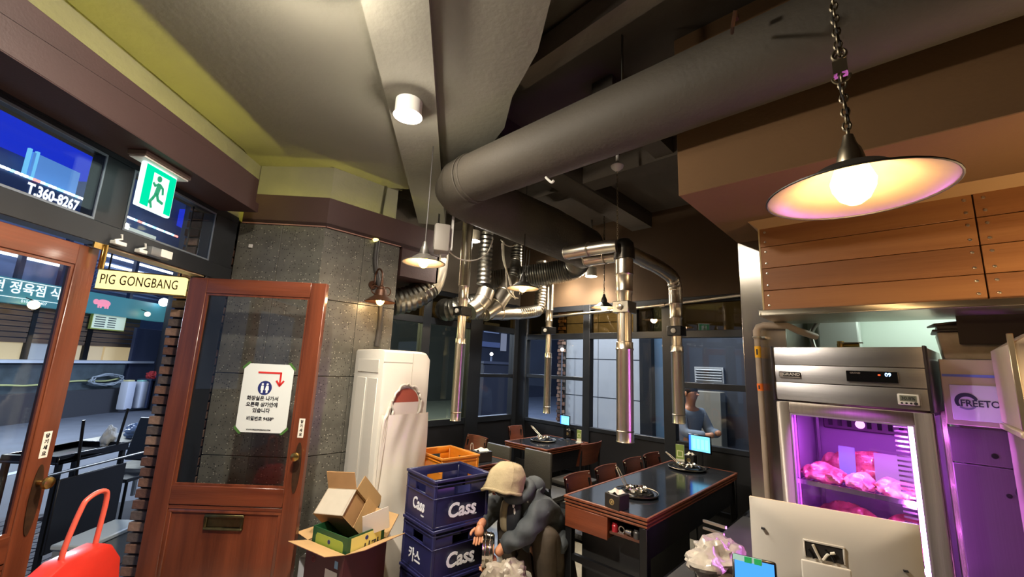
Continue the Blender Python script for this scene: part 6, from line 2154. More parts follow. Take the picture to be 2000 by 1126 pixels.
for sx, y in ((0.13, 0.0), (-0.14, -0.02)):
    skin('shoe', [(sx, y + 0.10, 0.05, 0.046), (sx, y + 0.02, 0.052, 0.048), (sx, y - 0.08, 0.042, 0.042), (sx, y - 0.13, 0.034, 0.030)], [(0, 1), (1, 2), (2, 3)], mat('shoe_black', (28, 26, 26), r=0.5), PR, 2)
# white prints on the chest, set on the jacket cloth
bpy.context.view_layer.update()
JM = jk.matrix_world
vs_, ps_ = [], []
for ch in PR.children:
    if ch.name.split('.')[0] in ('jacket', 'hoodie_front', 'jacket_front', 'trousers', 'hood'):
        o0 = len(vs_)
        vs_ += [ch.matrix_world @ v.co for v in ch.data.vertices]
        ps_ += [tuple(i + o0 for i in p.vertices) for p in ch.data.polygons]
jb = BVHTree.FromPolygons(vs_, ps_)
for k, (qx, qy, w, h, nm) in enumerate(((1003, 986, 0.034, 0.018, 'white print'), (1014, 982, 0.028, 0.016, 'white print'), (1005, 998, 0.038, 0.014, 'white print'), (1029, 974, 0.055, 0.016, 'pale sleeve print'))):
    hit, nrm, fi, dist = jb.ray_cast(CAMP, ray(qx, qy).normalized())
    if hit is None:
        continue
    Rn = nrm.to_track_quat('Z', 'Y').to_matrix()
    Mi = PR.matrix_world.inverted()
    mm = MB().ball((0, 0, 0), (w / 2, h / 2, 0.003), 14, 6)
    mm.xf(Mi @ Matrix.Translation(hit + nrm * 0.002) @ Rn.to_4x4() @ Matrix.Rotation(math.radians(100), 4, 'Z'))
    obj('chest_print', mm, mat('print_white' if k < 3 else 'print_green', (216, 214, 206) if k < 3 else (150, 160, 146), r=0.6), PR, label=nm)

# pot held on edge, plate, bag and bits on the floor beside the person
pc = Vector((-2.075, 2.075, 0.43))
t = thing('steel_pot', 'shiny steel pot held on its edge by the crouching person', 'pot', pc, math.radians(43.5))
Ry = Matrix.Rotation(PI / 2, 3, 'Y')
obj('shell', MB().lathe([(0.0, 0.035), (0.085, 0.035), (0.098, 0.025), (0.105, -0.03), (0.109, -0.036), (0.101, -0.034), (0.094, 0.024), (0.083, 0.030), (0, 0.030)], 36, (0, 0, 0), Ry), SILV, t)
obj('band', MB().torus((0.01, 0, 0), 0.103, 0.0025, 36, 6, Ry).torus((-0.018, 0, 0), 0.106, 0.0025, 36, 6, Ry), SILV, t)
crumple('crumpled grey plastic bag on the floor under the person', 'plastic_bag', (-1.90, 2.06, 0.26), (0.10, 0.11, 0.075), mat('grey_bag', (150, 140, 124), r=0.4, var=0.25, vs=16, bump=0.3, bs=25), 11, 'bag', 0.9)
WD = wood('stool_wood', (150, 84, 50), (110, 58, 32), axis=0, r=0.5)
o = obj('wooden_stool', MB().box(-0.14, -0.13, 0.215, 0.14, 0.13, 0.255).box(-0.13, -0.12, 0, -0.09, -0.08, 0.215).box(0.09, -0.12, 0, 0.13, -0.08, 0.215).box(-0.13, 0.08, 0, -0.09, 0.12, 0.215).box(0.09, 0.08, 0, 0.13, 0.12, 0.215), WD, bevel=0.005)
tag(o, 'low brown wooden stool in front of the crouching person', 'stool')
o.location = (-1.93, 2.02, 0)
o = obj('brass_cup', MB().lathe([(0, 0), (0.022, 0), (0.028, 0.03), (0.026, 0.03), (0.020, 0.004), (0, 0.004)], 18), BRASS)
tag(o, 'small brass cup on the low stool at the bottom of the picture', 'cup')
o.location = (-1.825, 1.955, 0.256)

# ================================================================== SHOPS ACROSS THE STREET
U, NO = Vector((-0.70710678, 0.70710678, 0)), Vector((-0.70710678, -0.70710678, 0))


def fo(px, py, o):
    q = P0 + NO * o
    c = at_line(px, py, q, q + U)
    return (c - q).dot(U), c.z


OD = 8.9
SH = thing('shop_front', 'shop across the street with a teal sign board over wooden slats and pale counters', 'shop', tuple(P0), RZF)


def fbox(mb, pa, pb, o, depth, mi=0):
    (s0, z0), (s1, z1) = fo(*pa, o), fo(*pb, o)
    return mb.box(min(s0, s1), o, min(z0, z1), max(s0, s1), o + depth, max(z0, z1), mi)


s_l = fo(0, 600, OD)[0] - 3.0
s_r = fo(300, 620, OD)[0]
obj('wall', MB().box(s_l, OD + 0.5, -0.1, s_r + 1.6, OD + 0.9, 7.5), mat('shop_wall', (96, 112, 150), r=0.8, var=0.1, vs=2), SH)
z_led = fo(100, 703, OD - 0.4)[1]
obj('planter_wall', MB().box(s_l, OD - 0.5, -0.1, fo(235, 760, OD - 0.5)[0], OD - 0.1, z_led - 0.06), mat('planter_stone', (66, 78, 84), r=0.7, var=0.3, vs=4), SH)
obj('ledge', MB().box(s_l, OD - 0.6, z_led - 0.06, fo(262, 705, OD)[0], OD + 0.1, z_led), mat('ledge_white', (196, 204, 216), r=0.6), SH)
obj('lower_kerb', MB().box(s_l, OD - 0.75, -0.1, fo(245, 790, OD - .7)[0], OD - 0.5, fo(120, 765, OD - .75)[1]), mat('kerb_dark', (52, 54, 60), r=0.8), SH)
# shop window counter
sx0, sx1 = s_l, fo(262, 690, OD)[0]
za, zb = z_led, fo(100, 640, OD)[1]
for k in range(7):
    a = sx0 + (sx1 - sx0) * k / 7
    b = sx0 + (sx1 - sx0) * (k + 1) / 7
    obj('counter_panel', MB().box(a + 0.03, OD + 0.05, za + 0.0, b - 0.03, OD + 0.12, za + (zb - za) * 0.55), mat('panel_%d' % (k % 3), [(206, 184, 140), (170, 176, 178), (190, 172, 138)][k % 3], r=0.6, emit=[(206, 184, 140), (130, 140, 150), (190, 172, 138)][k % 3], es=0.35), SH)  # faint glow stands in for street light falling on the panels
zc, zd = fo(100, 672, OD)[1], fo(100, 582, OD)[1]
ns = 9
for k in range(ns):
    a = zc + (zd - zc) * k / ns
    obj('slat', MB().box(sx0, OD + 0.0, a + 0.01, sx1, OD + 0.06, a + (zd - zc) / ns - 0.012), wood('slat_wood', (124, 100, 78), (86, 68, 54), axis=0, r=0.6), SH)
for px in (52, 168):
    obj('post', MB().box(fo(px - 5, 680, OD)[0], OD - 0.02, za, fo(px + 5, 680, OD)[0], OD + 0.05, zd), BLACKM, SH)
# teal sign board with lettering
z0, z1 = fo(70, 597, OD)[1], fo(70, 553, OD)[1]
sg0, sg1 = s_l, fo(312, 602, OD)[0]
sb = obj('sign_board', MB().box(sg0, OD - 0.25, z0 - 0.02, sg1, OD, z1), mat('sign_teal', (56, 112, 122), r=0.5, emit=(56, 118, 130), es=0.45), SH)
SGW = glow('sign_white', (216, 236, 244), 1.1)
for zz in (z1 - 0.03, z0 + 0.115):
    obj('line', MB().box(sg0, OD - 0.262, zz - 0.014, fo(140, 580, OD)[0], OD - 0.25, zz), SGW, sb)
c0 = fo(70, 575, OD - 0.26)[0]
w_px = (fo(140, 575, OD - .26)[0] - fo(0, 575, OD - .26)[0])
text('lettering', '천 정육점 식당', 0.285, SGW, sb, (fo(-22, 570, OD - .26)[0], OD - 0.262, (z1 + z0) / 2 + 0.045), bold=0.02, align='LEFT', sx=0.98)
text('phone_number', '010-443-5407', 0.088, SGW, sb, (fo(68, 585, OD - .26)[0], OD - 0.262, z0 + 0.045), bold=0.01, sx=1.1)
# pink pig outline on the sign
pg = MB()
cx_, cz_ = fo(205, 582, OD - .26)[0], (z0 + z1) / 2 + 0.02
Yp0, Yp1 = OD - 0.262, OD - 0.25
pg.prism_xz([(cx_ + 0.20 * math.cos(a), cz_ + 0.095 * math.sin(a)) for a in [2 * PI * i / 24 for i in range(24)]], Yp0, Yp1)
pg.prism_xz([(cx_ - 0.22 + 0.075 * math.cos(a), cz_ + 0.01 + 0.07 * math.sin(a)) for a in [2 * PI * i / 16 for i in range(16)]], Yp0 - 0.001, Yp1)
for dx in (-0.13, -0.06, 0.07, 0.14):
    pg.prism_xz([(cx_ + dx - 0.02, cz_ - 0.14), (cx_ + dx + 0.02, cz_ - 0.14), (cx_ + dx + 0.028, cz_ - 0.05), (cx_ + dx - 0.028, cz_ - 0.05)], Yp0, Yp1)
obj('pig_picture', pg, mat('pig_pink', (232, 140, 160), r=0.5, emit=(232, 140, 160), es=0.5), sb)
# menu board
(ma0, mz1), (ma1, mz0) = fo(184, 606, OD - .1), fo(240, 645, OD - .1)
mbd = obj('menu_board', MB().box(ma0, OD - 0.12, mz0, ma1, OD - 0.06, mz1), mat('menu_pale', (196, 214, 196), r=0.5, emit=(196, 214, 196), es=0.4), SH)
obj('board_rim', MB().box(ma0 - 0.02, OD - 0.115, mz0 - 0.03, ma1 + 0.02, OD - 0.05, mz1 + 0.03), mat('menu_lime', (190, 200, 100), r=0.5), mbd)
obj('red_heading', MB().box(ma0 + 0.12, OD - 0.125, mz1 - 0.09, ma1 - 0.06, OD - 0.12, mz1 - 0.04), mat('menu_red', (190, 70, 74), r=0.5), mbd)
lm = MB()
for k in range(5):
    zz = mz1 - 0.14 - k * 0.062
    lm.box(ma0 + 0.06, OD - 0.125, zz - 0.03, ma0 + 0.36, OD - 0.12, zz).box(ma0 + 0.44, OD - 0.125, zz - 0.028, ma0 + 0.68, OD - 0.12, zz)
lo = obj('printed_line', lm, mat('menu_grey', (110, 120, 116), r=0.6), mbd)
lo['kind'] = 'stuff'
# upper storey: fluorescent strips, posts, blue band, light panel
for k, (pa, pb) in enumerate((((0, 478), (150, 520)), ((0, 492), (120, 520)), ((205, 497), (350, 520)), ((205, 515), (300, 540)))):
    a, b = fo(*pa, OD + 0.1), fo(*pb, OD + 0.1)
    zz = a[1]
    obj('strip_light', MB().box(a[0] - (2.5 if pa[0] == 0 else 0), OD + 0.05, zz - 0.03, b[0], OD + 0.12, zz + 0.03), glow('street_tube', (226, 240, 255), 2.6), SH)
for px, py in ((40, 500), (125, 500), (160, 510), (262, 520)):
    a = fo(px, py, OD)
    obj('post', MB().box(a[0] - 0.05, OD - 0.1, z1, a[0] + 0.05, OD + 0.0, a[1] + 0.55), mat('post_blue', (44, 54, 82), r=0.5), SH)
for k in range(8):
    zz = z1 + 0.15 + 0.11 * k
    obj('louvre', MB().box(fo(205, 520, OD)[0], OD + 0.2, zz, fo(360, 540, OD)[0], OD + 0.26, zz + 0.05), mat('louvre_blue', (92, 112, 150), r=0.5), SH)
bz0, bz1 = fo(80, 305, OD)[1], fo(80, 200, OD)[1]
obj('blue_band', MB().box(s_l, OD + 0.30, bz0, fo(205, 300, OD)[0], OD + 0.5, bz1 + 1.0), glow('blue_light', (34, 58, 226), 0.55), SH)  # blue light on the fascia put in as a glowing surface
obj('blue_band', MB().box(fo(372, 445, OD)[0], OD + 0.30, fo(380, 445, OD)[1], fo(384, 440, OD)[0] + 0.1, OD + 0.5, fo(380, 410, OD)[1]), glow('blue_light', (34, 58, 226), 0.55), SH)
lw = [fo(x, y, OD) for x, y in ((88, 298), (165, 385))]
lp = obj('light_window', MB().box(lw[0][0], OD + 0.25, lw[1][1], lw[1][0], OD + 0.30, lw[0][1]), mat('light_window', (110, 160, 216), r=0.4, emit=(96, 150, 220), es=0.35), SH)
for px in (72, 88):
    a = fo(px, 330, OD)
    obj('tube', MB().box(a[0] - 0.03, OD + 0.24, lw[1][1] - 0.1, a[0] + 0.03, OD + 0.30, lw[0][1] + 0.05), glow('cyan_tube', (110, 190, 240), 0.8), SH)
wp = [fo(x, y, OD) for x, y in ((258, 440), (316, 470))]
obj('light_window', MB().box(wp[0][0], OD + 0.2, wp[1][1], wp[1][0], OD + 0.3, wp[0][1]), mat('cream_window', (200, 206, 190), r=0.4, emit=(200, 206, 190), es=0.5), SH)
# string of small coloured lights and the phone number board
zl = fo(90, 360, OD)[1]
sa, sb_ = fo(-40, 360, OD)[0], fo(360, 400, OD)[0]
LC = [glow('led_cyan', (120, 220, 255), 3.0), glow('led_white', (236, 244, 255), 3.0), glow('led_rose', (255, 120, 110), 2.4)]
nled = 60
seq = [0, 0, 1, 1, 1, 0, 1, 1, 1, 0, 2, 2, 1, 0, 1, 1]
for k in range(nled):
    a = sa + (sb_ - sa) * k / nled
    obj('string_light', MB().box(a, OD - 0.02, zl - 0.02, a + (sb_ - sa) / nled * 0.72, OD + 0.02, zl + 0.03), LC[seq[k % len(seq)]], SH)
nb = obj('number_board', MB().box(s_l, OD + 0.02, zl - 0.62, fo(190, 400, OD)[0], OD + 0.12, zl - 0.03), mat('board_blue', (44, 66, 110), r=0.5), SH)
a, b = fo(35, 375, OD), fo(176, 395, OD)
text('phone_number', 'T.360-8267', 0.36, glow('number_white', (226, 236, 250), 1.2), nb, ((a[0] + b[0]) / 2 - 0.05, OD + 0.01, zl - 0.24), bold=0.035, sx=(b[0] - a[0]) / 2.25)

# lamps hanging by the shop, lamps given as their own things
for k, (px, py, r, lb) in enumerate(((320, 590, 0.13, 'white globe street lamp by the dark wall under the hanging sign'), (288, 613, 0.07, 'small warm lamp beside the white globe lamp across the street'),
                                     (66, 595, 0.10, 'warm lamp glowing under the teal shop sign'), (325, 563, 0.05, 'tiny lamp above the globe lamp across the street'))):
    s, z = fo(px, py, OD - 0.45)
    t = thing('street_lamp', lb, 'street lamp', P0 + U * s + NO * (OD - 0.45) + Vector((0, 0, z)), RZF)
    obj('globe', MB().ball((0, 0, 0), r, 18, 12), glow('globe_%d' % k, [(226, 240, 255), (255, 236, 190), (255, 226, 160), (240, 240, 240)][k], 6.0), t)
    obj('arm', MB().bar((0, 0, r * 0.9), (0, 0.5, r * 0.9 + 0.15), 0.02), BLACKM, t)
# dark wall panel and clutter at the right end of the shop
(s0, zt), (s1, zb_) = fo(268, 640, OD - .5), fo(335, 770, OD - .5)
o = obj('dark_partition', MB().box(s0, 0, -0.1, s1 + 0.4, 0.08, zt), mat('slate_panel', (58, 66, 92), r=0.6), bevel=0.004)
tag(o, 'dark slate coloured partition across the street beside the pale counters', 'partition')
o.location, o.rotation_euler = P0 + NO * (OD - 0.5), (0, 0, RZF)
for k, (px, lb) in enumerate(((252, 'white plastic jerrycan across the street, nearer the pale counters'), (278, 'white plastic jerrycan across the street, beside the red and blue rags'))):
    s, z = fo(px, 788, OD - 1.1)
    t = thing('jerrycan', lb, 'jerrycan', P0 + U * s + NO * (OD - 1.1) + Vector((0, 0, -0.02)), RZF)
    hh_ = fo(px, 745, OD - 1.1)[1] + 0.02
    obj('body', MB().box(-0.14, 0, 0, 0.12, 0.22, hh_), mat('can_white', (190, 196, 210), r=0.5), t, bevel=0.03, seg=2)
    obj('lid', MB().box(-0.11, 0.03, hh_, 0.09, 0.19, hh_ + 0.04), mat('can_lid_%d' % k, [(206, 200, 150), (150, 210, 200)][k], r=0.5), t, bevel=0.01)
s, z = fo(300, 735, OD - 1.0)
for k, (dx, c, lb) in enumerate(((-0.05, (190, 60, 66), 'red rag piled by the pole across the street'), (0.08, (60, 80, 170), 'blue rag piled by the pole across the street'))):
    crumple(lb, 'rag', P0 + U * (s + dx) + NO * (OD - 1.0 - 0.1 * k) + Vector((0, 0, z - 0.05)), (0.16, 0.12, 0.10), mat('rag_%d' % k, c, r=0.9), 20 + k, 'rag', 0.7)
o = obj('rag_table', MB().box(-0.3, -0.2, z - 0.10, 0.35, 0.2, z - 0.05).box(-0.28, -0.18, -0.02, -0.22, -0.12, z - 0.1).box(0.27, -0.18, -0.02, 0.33, -0.12, z - 0.1).box(0.27, 0.12, -0.02, 0.33, 0.18, z - 0.1), mat('post_blue', (44, 54, 82), r=0.5))
tag(o, 'small dark stand across the street carrying the rags', 'stand')
o.location, o.rotation_euler = P0 + U * s + NO * (OD - 1.0), (0, 0, RZF)
# coil of hose on the planter ledge
t = thing('hose_coil', 'coil of pale hose lying along the dark wall across the street', 'hose', P0, RZF)
s, z = fo(205, 742, OD - 0.6)
hz = z
pts = []
rnd = random.Random(4)
for i in range(90):
    a = i * 0.42
    pts.append((s + (0.45 + rnd.uniform(-.08, .08)) * math.cos(a), OD - 0.62 - 0.003 * i * 0.3, hz + 0.02 + (0.13 + rnd.uniform(-.03, .03)) * math.sin(a)))
obj('hose', MB().tube(smooth_path(pts, 3), 0.016, 6), mat('hose_grey', (150, 160, 168), r=0.6), t)
e0 = fo(0, 752, OD - 0.55)
obj('yellow_hose', MB().tube(smooth_path([(e0[0] - 1, OD - 0.56, e0[1] + .02), (e0[0], OD - 0.56, e0[1]), (fo(60, 754, OD - .55)[0], OD - 0.56, e0[1] - 0.03), (fo(150, 748, OD - .55)[0], OD - 0.56, e0[1] + 0.03), (s, OD - 0.6, hz - 0.02), (s + 0.5, OD - 0.62, hz + 0.06)], 6), 0.02, 6), mat('hose_yellow', (186, 190, 130), r=0.6), t)

# black outdoor table, chair and boxes on the footpath just outside
GO = 1.08
t = thing('outdoor_table', 'black folding table with a tray top and a front board standing on the footpath', 'table', P0 + NO * GO, RZF)
a, b = fo(118, 885, GO), fo(252, 868, GO)
zt = (a[1] + b[1]) / 2
obj('tray', MB().box(a[0], 0.0, zt - 0.06, b[0], 0.42, zt - 0.04).box(a[0], 0.0, zt - 0.06, b[0], 0.02, zt).box(a[0], 0.40, zt - 0.06, b[0], 0.42, zt).box(a[0], 0.02, zt - 0.06, a[0] + 0.02, 0.40, zt).box(b[0] - 0.02, 0.02, zt - 0.06, b[0], 0.40, zt), BLACKG, t, bevel=0.003)
c, d = fo(118, 935, GO), fo(252, 1020, GO)
obj('front_board', MB().box(a[0] + 0.02, -0.02, 0.12, b[0] - 0.01, 0.0, c[1]), BLACKP, t, bevel=0.004)
for x in (a[0] + 0.03, b[0] - 0.03):
    for y in (0.02, 0.40):
        obj('leg', MB().box(x - 0.015, y - 0.015, -0.02, x + 0.015, y + 0.015, zt - 0.06), BLACKM, t)
obj('shelf_rail', MB().cyl((a[0] - 0.1, -0.03, zt - 0.11), (b[0] + 0.2, -0.03, zt - 0.11), 0.010), FOIL, t)
for k, (p0_, p1_) in enumerate((((161, 820), (146, 930)), ((248, 797), (226, 868)))):
    u0, u1 = fo(*p0_, GO), fo(*p1_, GO)
    obj('pole', MB().cyl((u0[0], -0.01, u0[1]), (u1[0], -0.01, u1[1]), 0.010, n=10), BLACKM, t)
s, z = fo(198, 875, GO + 0.25)
o = crumple('white paper bag standing on the black outdoor tray', 'paper_bag', P0 + U * s + NO * (GO + 0.2) + Vector((0, 0, zt - 0.04)), (0.065, 0.05, 0.085), mat('bag_white', (206, 208, 204), r=0.7), 31, 'bag', 0.5)
s, z = fo(282, 880, GO + 0.5)
for k in range(3):
    crumple(['clear wrapped bundle beside the black chair, left', 'clear wrapped bundle beside the black chair, middle', 'clear wrapped bundle beside the black chair, right'][k], 'wrapped_bundle', P0 + U * (s - 0.10 + 0.10 * k) + NO * (GO + 0.55) + Vector((0, 0, 0.70)), (0.075, 0.07, 0.06), mat('wrap_blue', (150, 170, 200), r=0.35, bump=0.4, bs=20), 40 + k, 'bundle', 0.8)
o = obj('metal_shelf', MB().box(-0.4, -0.2, 0.68, 0.4, 0.25, 0.70).box(-0.4, -0.2, 0.35, 0.4, 0.25, 0.37).box(-0.4, -0.2, -0.02, -0.37, -0.17, 0.68).box(0.37, -0.2, -0.02, 0.4, -0.17, 0.68).box(-0.4, 0.22, -0.02, -0.37, 0.25, 0.68).box(0.37, 0.22, -0.02, 0.4, 0.25, 0.68), FOIL)
tag(o, 'grey metal shelf rack carrying the wrapped bundles outside', 'shelf')
o.location, o.rotation_euler = P0 + U * s + NO * (GO + 0.6), (0, 0, RZF)
# black chair with a beige edge
s, z = fo(262, 860, GO + 0.25)
t = thing('outdoor_chair', 'black folding chair with a beige edged back outside by the brick pier', 'chair', P0 + U * s + NO * (GO + 0.15), RZF)
zt2 = fo(290, 817, GO + 0.2)[1]
bk = MB().add([(0.03, 0.02, 0.55), (0.06, 0.34, 0.55), (0.16, 0.36, zt2), (0.13, 0.03, zt2)], [(0, 1, 2, 3)])
obj('back', MB().bar((0.04, 0.02, 0.55), (0.14, 0.02, zt2), 0.03, 0.34, (0, 1, 0)), BLACKP, t, bevel=0.01)
obj('edge', MB().bar((0.03, -0.16, 0.58), (0.13, -0.16, zt2), 0.018, 0.012, (0, 1, 0)), mat('beige_edge', (186, 170, 130), r=0.6), t)
obj('seat', MB().box(-0.30, -0.14, 0.44, 0.06, 0.2, 0.47), BLACKP, t, bevel=0.005)
for x in (-0.28, 0.04):
    for y in (-0.13, 0.18):
        obj('leg', MB().cyl((x, y, -0.02), (x, y, 0.44), 0.012, n=8), BLACKM, t)
# foam box under the table
s, z = fo(188, 1035, GO - 0.25)
t = thing('foam_box', 'silver grey foam box standing on the ground behind the red hand truck', 'box', P0 + U * s + NO * (GO - 0.30), RZF)
obj('tub', MB().box(-0.24, -0.10, -0.015, 0.24, 0.12, 0.21), mat('foam_grey', (136, 138, 132), r=0.5, m=0.2), t, bevel=0.008)
obj('lid', MB().box(-0.25, -0.11, 0.21, 0.25, 0.13, 0.245), mat('foam_lid', (176, 180, 172), r=0.5), t, bevel=0.008)
# red hand truck in the doorway
RO_ = -0.27
REDM = mat('red_metal', (196, 44, 32), r=0.35, var=0.12, vs=8, coat=0.3)
REDT = mat('red_tube', (206, 84, 66), r=0.4)
t = thing('hand_truck', 'red metal hand truck with a tube handle parked in the open doorway', 'hand truck', P0 + NO * RO_, RZF)
h0, h1 = fo(160, 985, RO_), fo(210, 965, RO_)
g0, g1 = fo(122, 1085, RO_), fo(186, 1062, RO_)
zt = max(h0[1], h1[1]) + 0.012
obj('handle', MB().tube(smooth_path([(g0[0], 0.0, g0[1] - 0.1), (g0[0] + 0.0, 0.0, g0[1] + 0.02), (h0[0] - 0.0, 0.0, zt - 0.04), (h0[0] + 0.03, 0, zt), (h1[0] - 0.03, 0, zt + 0.012), (h1[0], 0, zt - 0.03), (g1[0] + 0.0, 0, g1[1]), (g1[0], 0, g1[1] - 0.1)], 6), 0.011, 10), REDT, t)
b0, b1 = fo(60, 1110, RO_), fo(214, 1115, RO_)
zt = g1[1] + 0.005
pol = [(b0[0], zt - 0.16), (b0[0] + 0.01, zt - 0.05), (g0[0] - 0.03, zt - 0.005), (g1[0], zt), (g1[0] + 0.04, zt - 0.02), (b1[0] - 0.01, zt - 0.10), (b1[0] + 0.01, zt - 0.22), (b1[0] + 0.01, 0.16), (b0[0], 0.16)]
obj('back_plate', MB().prism_xz(pol, -0.05, 0.05), REDM, t, bevel=0.010, seg=2)
obj('toe_plate', MB().box(b0[0], -0.26, 0.02, b1[0], 0.0, 0.035), REDM, t, bevel=0.003)
obj('frame', MB().box(b0[0] + 0.02, -0.02, 0.02, b0[0] + 0.06, 0.02, 0.18).box(b1[0] - 0.05, -0.02, 0.02, b1[0] - 0.01, 0.02, 0.18), REDM, t)
for x in (b0[0] + 0.0, b1[0] + 0.0):
    obj('wheel', MB().lathe([(0.03, -0.02), (0.085, -0.02), (0.095, -0.01), (0.095, 0.01), (0.085, 0.02), (0.03, 0.02)], 24, (x, 0.09, 0.096), Matrix.Rotation(PI / 2, 3, 'Y')), BLACKM, t)

# ================================================================== BEYOND THE BACK AND SIDE WINDOWS
TW = mat('outer_tile', (176, 180, 184), r=0.6, var=0.06, vs=3)
(xl, _z) = (at_y(1105, 720, 6.2).x, 0)
xr = at_y(1250, 720, 6.2).x
ow = obj('wall_outer', MB().box(xl, 6.22, -0.1, xr, 6.5, 6.0), mat('outer_joint', (70, 78, 92), r=0.8))
struct(ow, 'pale tiled wall of the building behind the back windows')
xm = at_y(1168, 720, 6.2).x
for z0 in np.arange(-0.1, 4.0, 0.62):
    for a, b in ((xl, xm), (xm, xr)):
        obj('tile', MB().box(a + 0.008, 6.2, z0 + 0.008, b - 0.008, 6.23, z0 + 0.612), TW, ow, smooth=False)
op = obj('wall_outer_pier', MB().box(xl - 0.13, 6.15, -0.1, xl - 0.005, 6.5, 6.0), mat('pier_mortar', (38, 34, 34)))
struct(op, 'brick pier outside beside the pale tiled wall')
bq = [mesh_of('brick', MB().box(-0.05, -0.02, -0.026, 0.05, 0.02, 0.026), m_, False) for m_ in BR]
for k in range(52):
    for j in range(2):
        if k % 2 and j == 1:
            continue
        o = bpy.data.objects.new('brick', random.choice(bq))
        COL.objects.link(o)
        o.parent = op
        o.location = (xl - 0.065 + (-0.035 if j == 0 else 0.07) * (0 if k % 2 else 1) * 0.5, 6.14, 0.05 + k * 0.066)
xa, xb = at_y(1250, 720, 6.1).x, at_y(1273, 720, 6.1).x
struct(obj('wall_outer_post', MB().box(xa, 6.08, -0.1, xb, 6.2, 6.0), FRAME), 'dark post outside the back windows')
xc = at_y(1300, 720, 6.2).x
struct(obj('window_4', MB().box(xb, 6.2, -0.1, xc, 6.25, 6.0), mat('bluish_glass', (86, 112, 136), r=0.25)), 'bluish glass strip outside the back windows')
xd = at_y(1470, 720, 6.6).x
struct(obj('wall_outer_right', MB().box(xc, 6.6, -0.1, xd + 3, 6.8, 6.0), mat('outer_grey', (52, 56, 63), r=0.8, var=0.1, vs=2)), 'grey blue wall outside the right back window')
l0, l1 = at_y(1356, 718, 6.5), at_y(1408, 746, 6.5)
t = thing('wall_vent', 'pale louvred vent on the grey wall outside the right back window', 'vent', ((l0.x + l1.x) / 2, 6.58, (l0.z + l1.z) / 2))
hw_, hh_ = (l1.x - l0.x) / 2, (l0.z - l1.z) / 2
obj('frame', MB().box(-hw_ - .02, -0.02, -hh_ - .02, hw_ + .02, 0.02, -hh_).box(-hw_ - .02, -0.02, hh_, hw_ + .02, 0.02, hh_ + .02).box(-hw_ - .02, -0.02, -hh_, -hw_, 0.02, hh_).box(hw_, -0.02, -hh_, hw_ + .02, 0.02, hh_), mat('vent_pale', (176, 178, 176), r=0.5), t)
for k in range(5):
    z = -hh_ + 2 * hh_ * (k + 0.5) / 5
    obj('slat', MB().bar((-hw_, -0.02, z), (hw_, -0.02, z), 0.04, 0.012, (0, -0.6, 1)), mat('vent_pale', (1, 1, 1)), t)
q0, q1 = at_y(1358, 762, 6.4), at_y(1410, 800, 6.4)
o = obj('cream_box', MB().box(q0.x, 6.35, -0.1, q1.x, 6.58, q0.z), mat('cream_box', (130, 124, 108), r=0.7), bevel=0.01)
tag(o, 'cream coloured cabinet standing outside under the louvred vent', 'cabinet')
# street side of the left bay: shop lights, dark van and a road
SB = thing('street_building', 'dark blue building across the street beyond the left windows', 'building', (0, 0, 0))
obj('wall', MB().box(-16.5, 2, -0.1, -15.5, 30, 8), mat('far_blue', (44, 48, 62), r=0.8, var=0.3, vs=0.6), SB)
obj('wall', MB().box(-15.5, 24, -0.1, -3, 25, 7), mat('far_blue', (1, 1, 1)), SB)
for k, (px, py, w, h, c, s) in enumerate(((962, 640, 1.0, .5, (120, 140, 190), .5), (955, 672, 1.6, .25, (90, 110, 170), .35), (985, 668, .35, .9, (150, 160, 190), .4), (925, 650, .5, 1.4, (110, 130, 190), .5), (925, 700, .3, .7, (120, 140, 200), .45))):
    p = at_x(px, py, -15.4)
    obj('lit_window', MB().box(-15.5, p.y - w / 2, p.z - h / 2, -15.4, p.y + w / 2, p.z + h / 2), glow('lit_%d' % k, c, s), SB)
for k, (px, py, w, h, c, s) in enumerate(((1046, 675, .9, .35, (90, 220, 240), 1.6), (1062, 678, .3, .3, (120, 230, 250), 1.6), (1050, 722, 1.5, .16, (150, 160, 240), 1.0), (1045, 700, .5, .4, (130, 150, 190), .6), (1078, 700, .5, .5, (110, 130, 180), .5), (1086, 745, .4, .2, (210, 80, 110), .5))):
    p = at_y(px, py, 23.9)
    obj('lit_window', MB().box(p.x - w / 2, 23.9, p.z - h / 2, p.x + w / 2, 24.0, p.z + h / 2), glow('litb_%d' % k, c, s), SB)
for k, (px, py, lb) in enumerate(((960, 691, 'round white street light seen through the left bay'), (1098, 682, 'round white street light beside the brick pier outside'))):
    p = at_x(px, py, -9.0) if k == 0 else at_y(px, py, 6.05)
    t = thing('street_light', lb, 'street light', p)
    obj('globe', MB().ball((0, 0, 0), 0.05 if k == 0 else 0.03, 12, 8), glow('globe_w', (244, 244, 236), 6.0), t)
    obj('pole', MB().cyl((0, 0.0, -p.z - 0.1), (0, 0.0, -0.05), 0.03 if k == 0 else 0.012, n=8), mat('pole_grey', (90, 96, 110), r=0.5), t)
p = at_x(958, 770, -6.5)
t = thing('street_cabinet', 'dark metal street cabinet outside the left bay window', 'cabinet', (-6.5, p.y - 0.1, -0.1))
obj('body', MB().box(-0.3, -0.42, 0, 0.3, 0.42, at_x(955, 710, -6.5).z + 0.1), mat('cab_dark', (34, 38, 54), r=0.5), t, bevel=0.01)
obj('roof', MB().box(-0.33, -0.45, at_x(955, 710, -6.5).z + 0.1, 0.33, 0.45, at_x(955, 710, -6.5).z + 0.15), mat('cab_roof', (60, 66, 86), r=0.5), t)
lamp('street_glow_lamp', 'AREA', (-9, 8, 5.5), 900, (0.62, 0.74, 1.0), 3.0)
lamp('street_glow_lamp', 'AREA', (-3.0, 5.3, 4.2), 150, (0.84, 0.90, 1.0), 1.2)

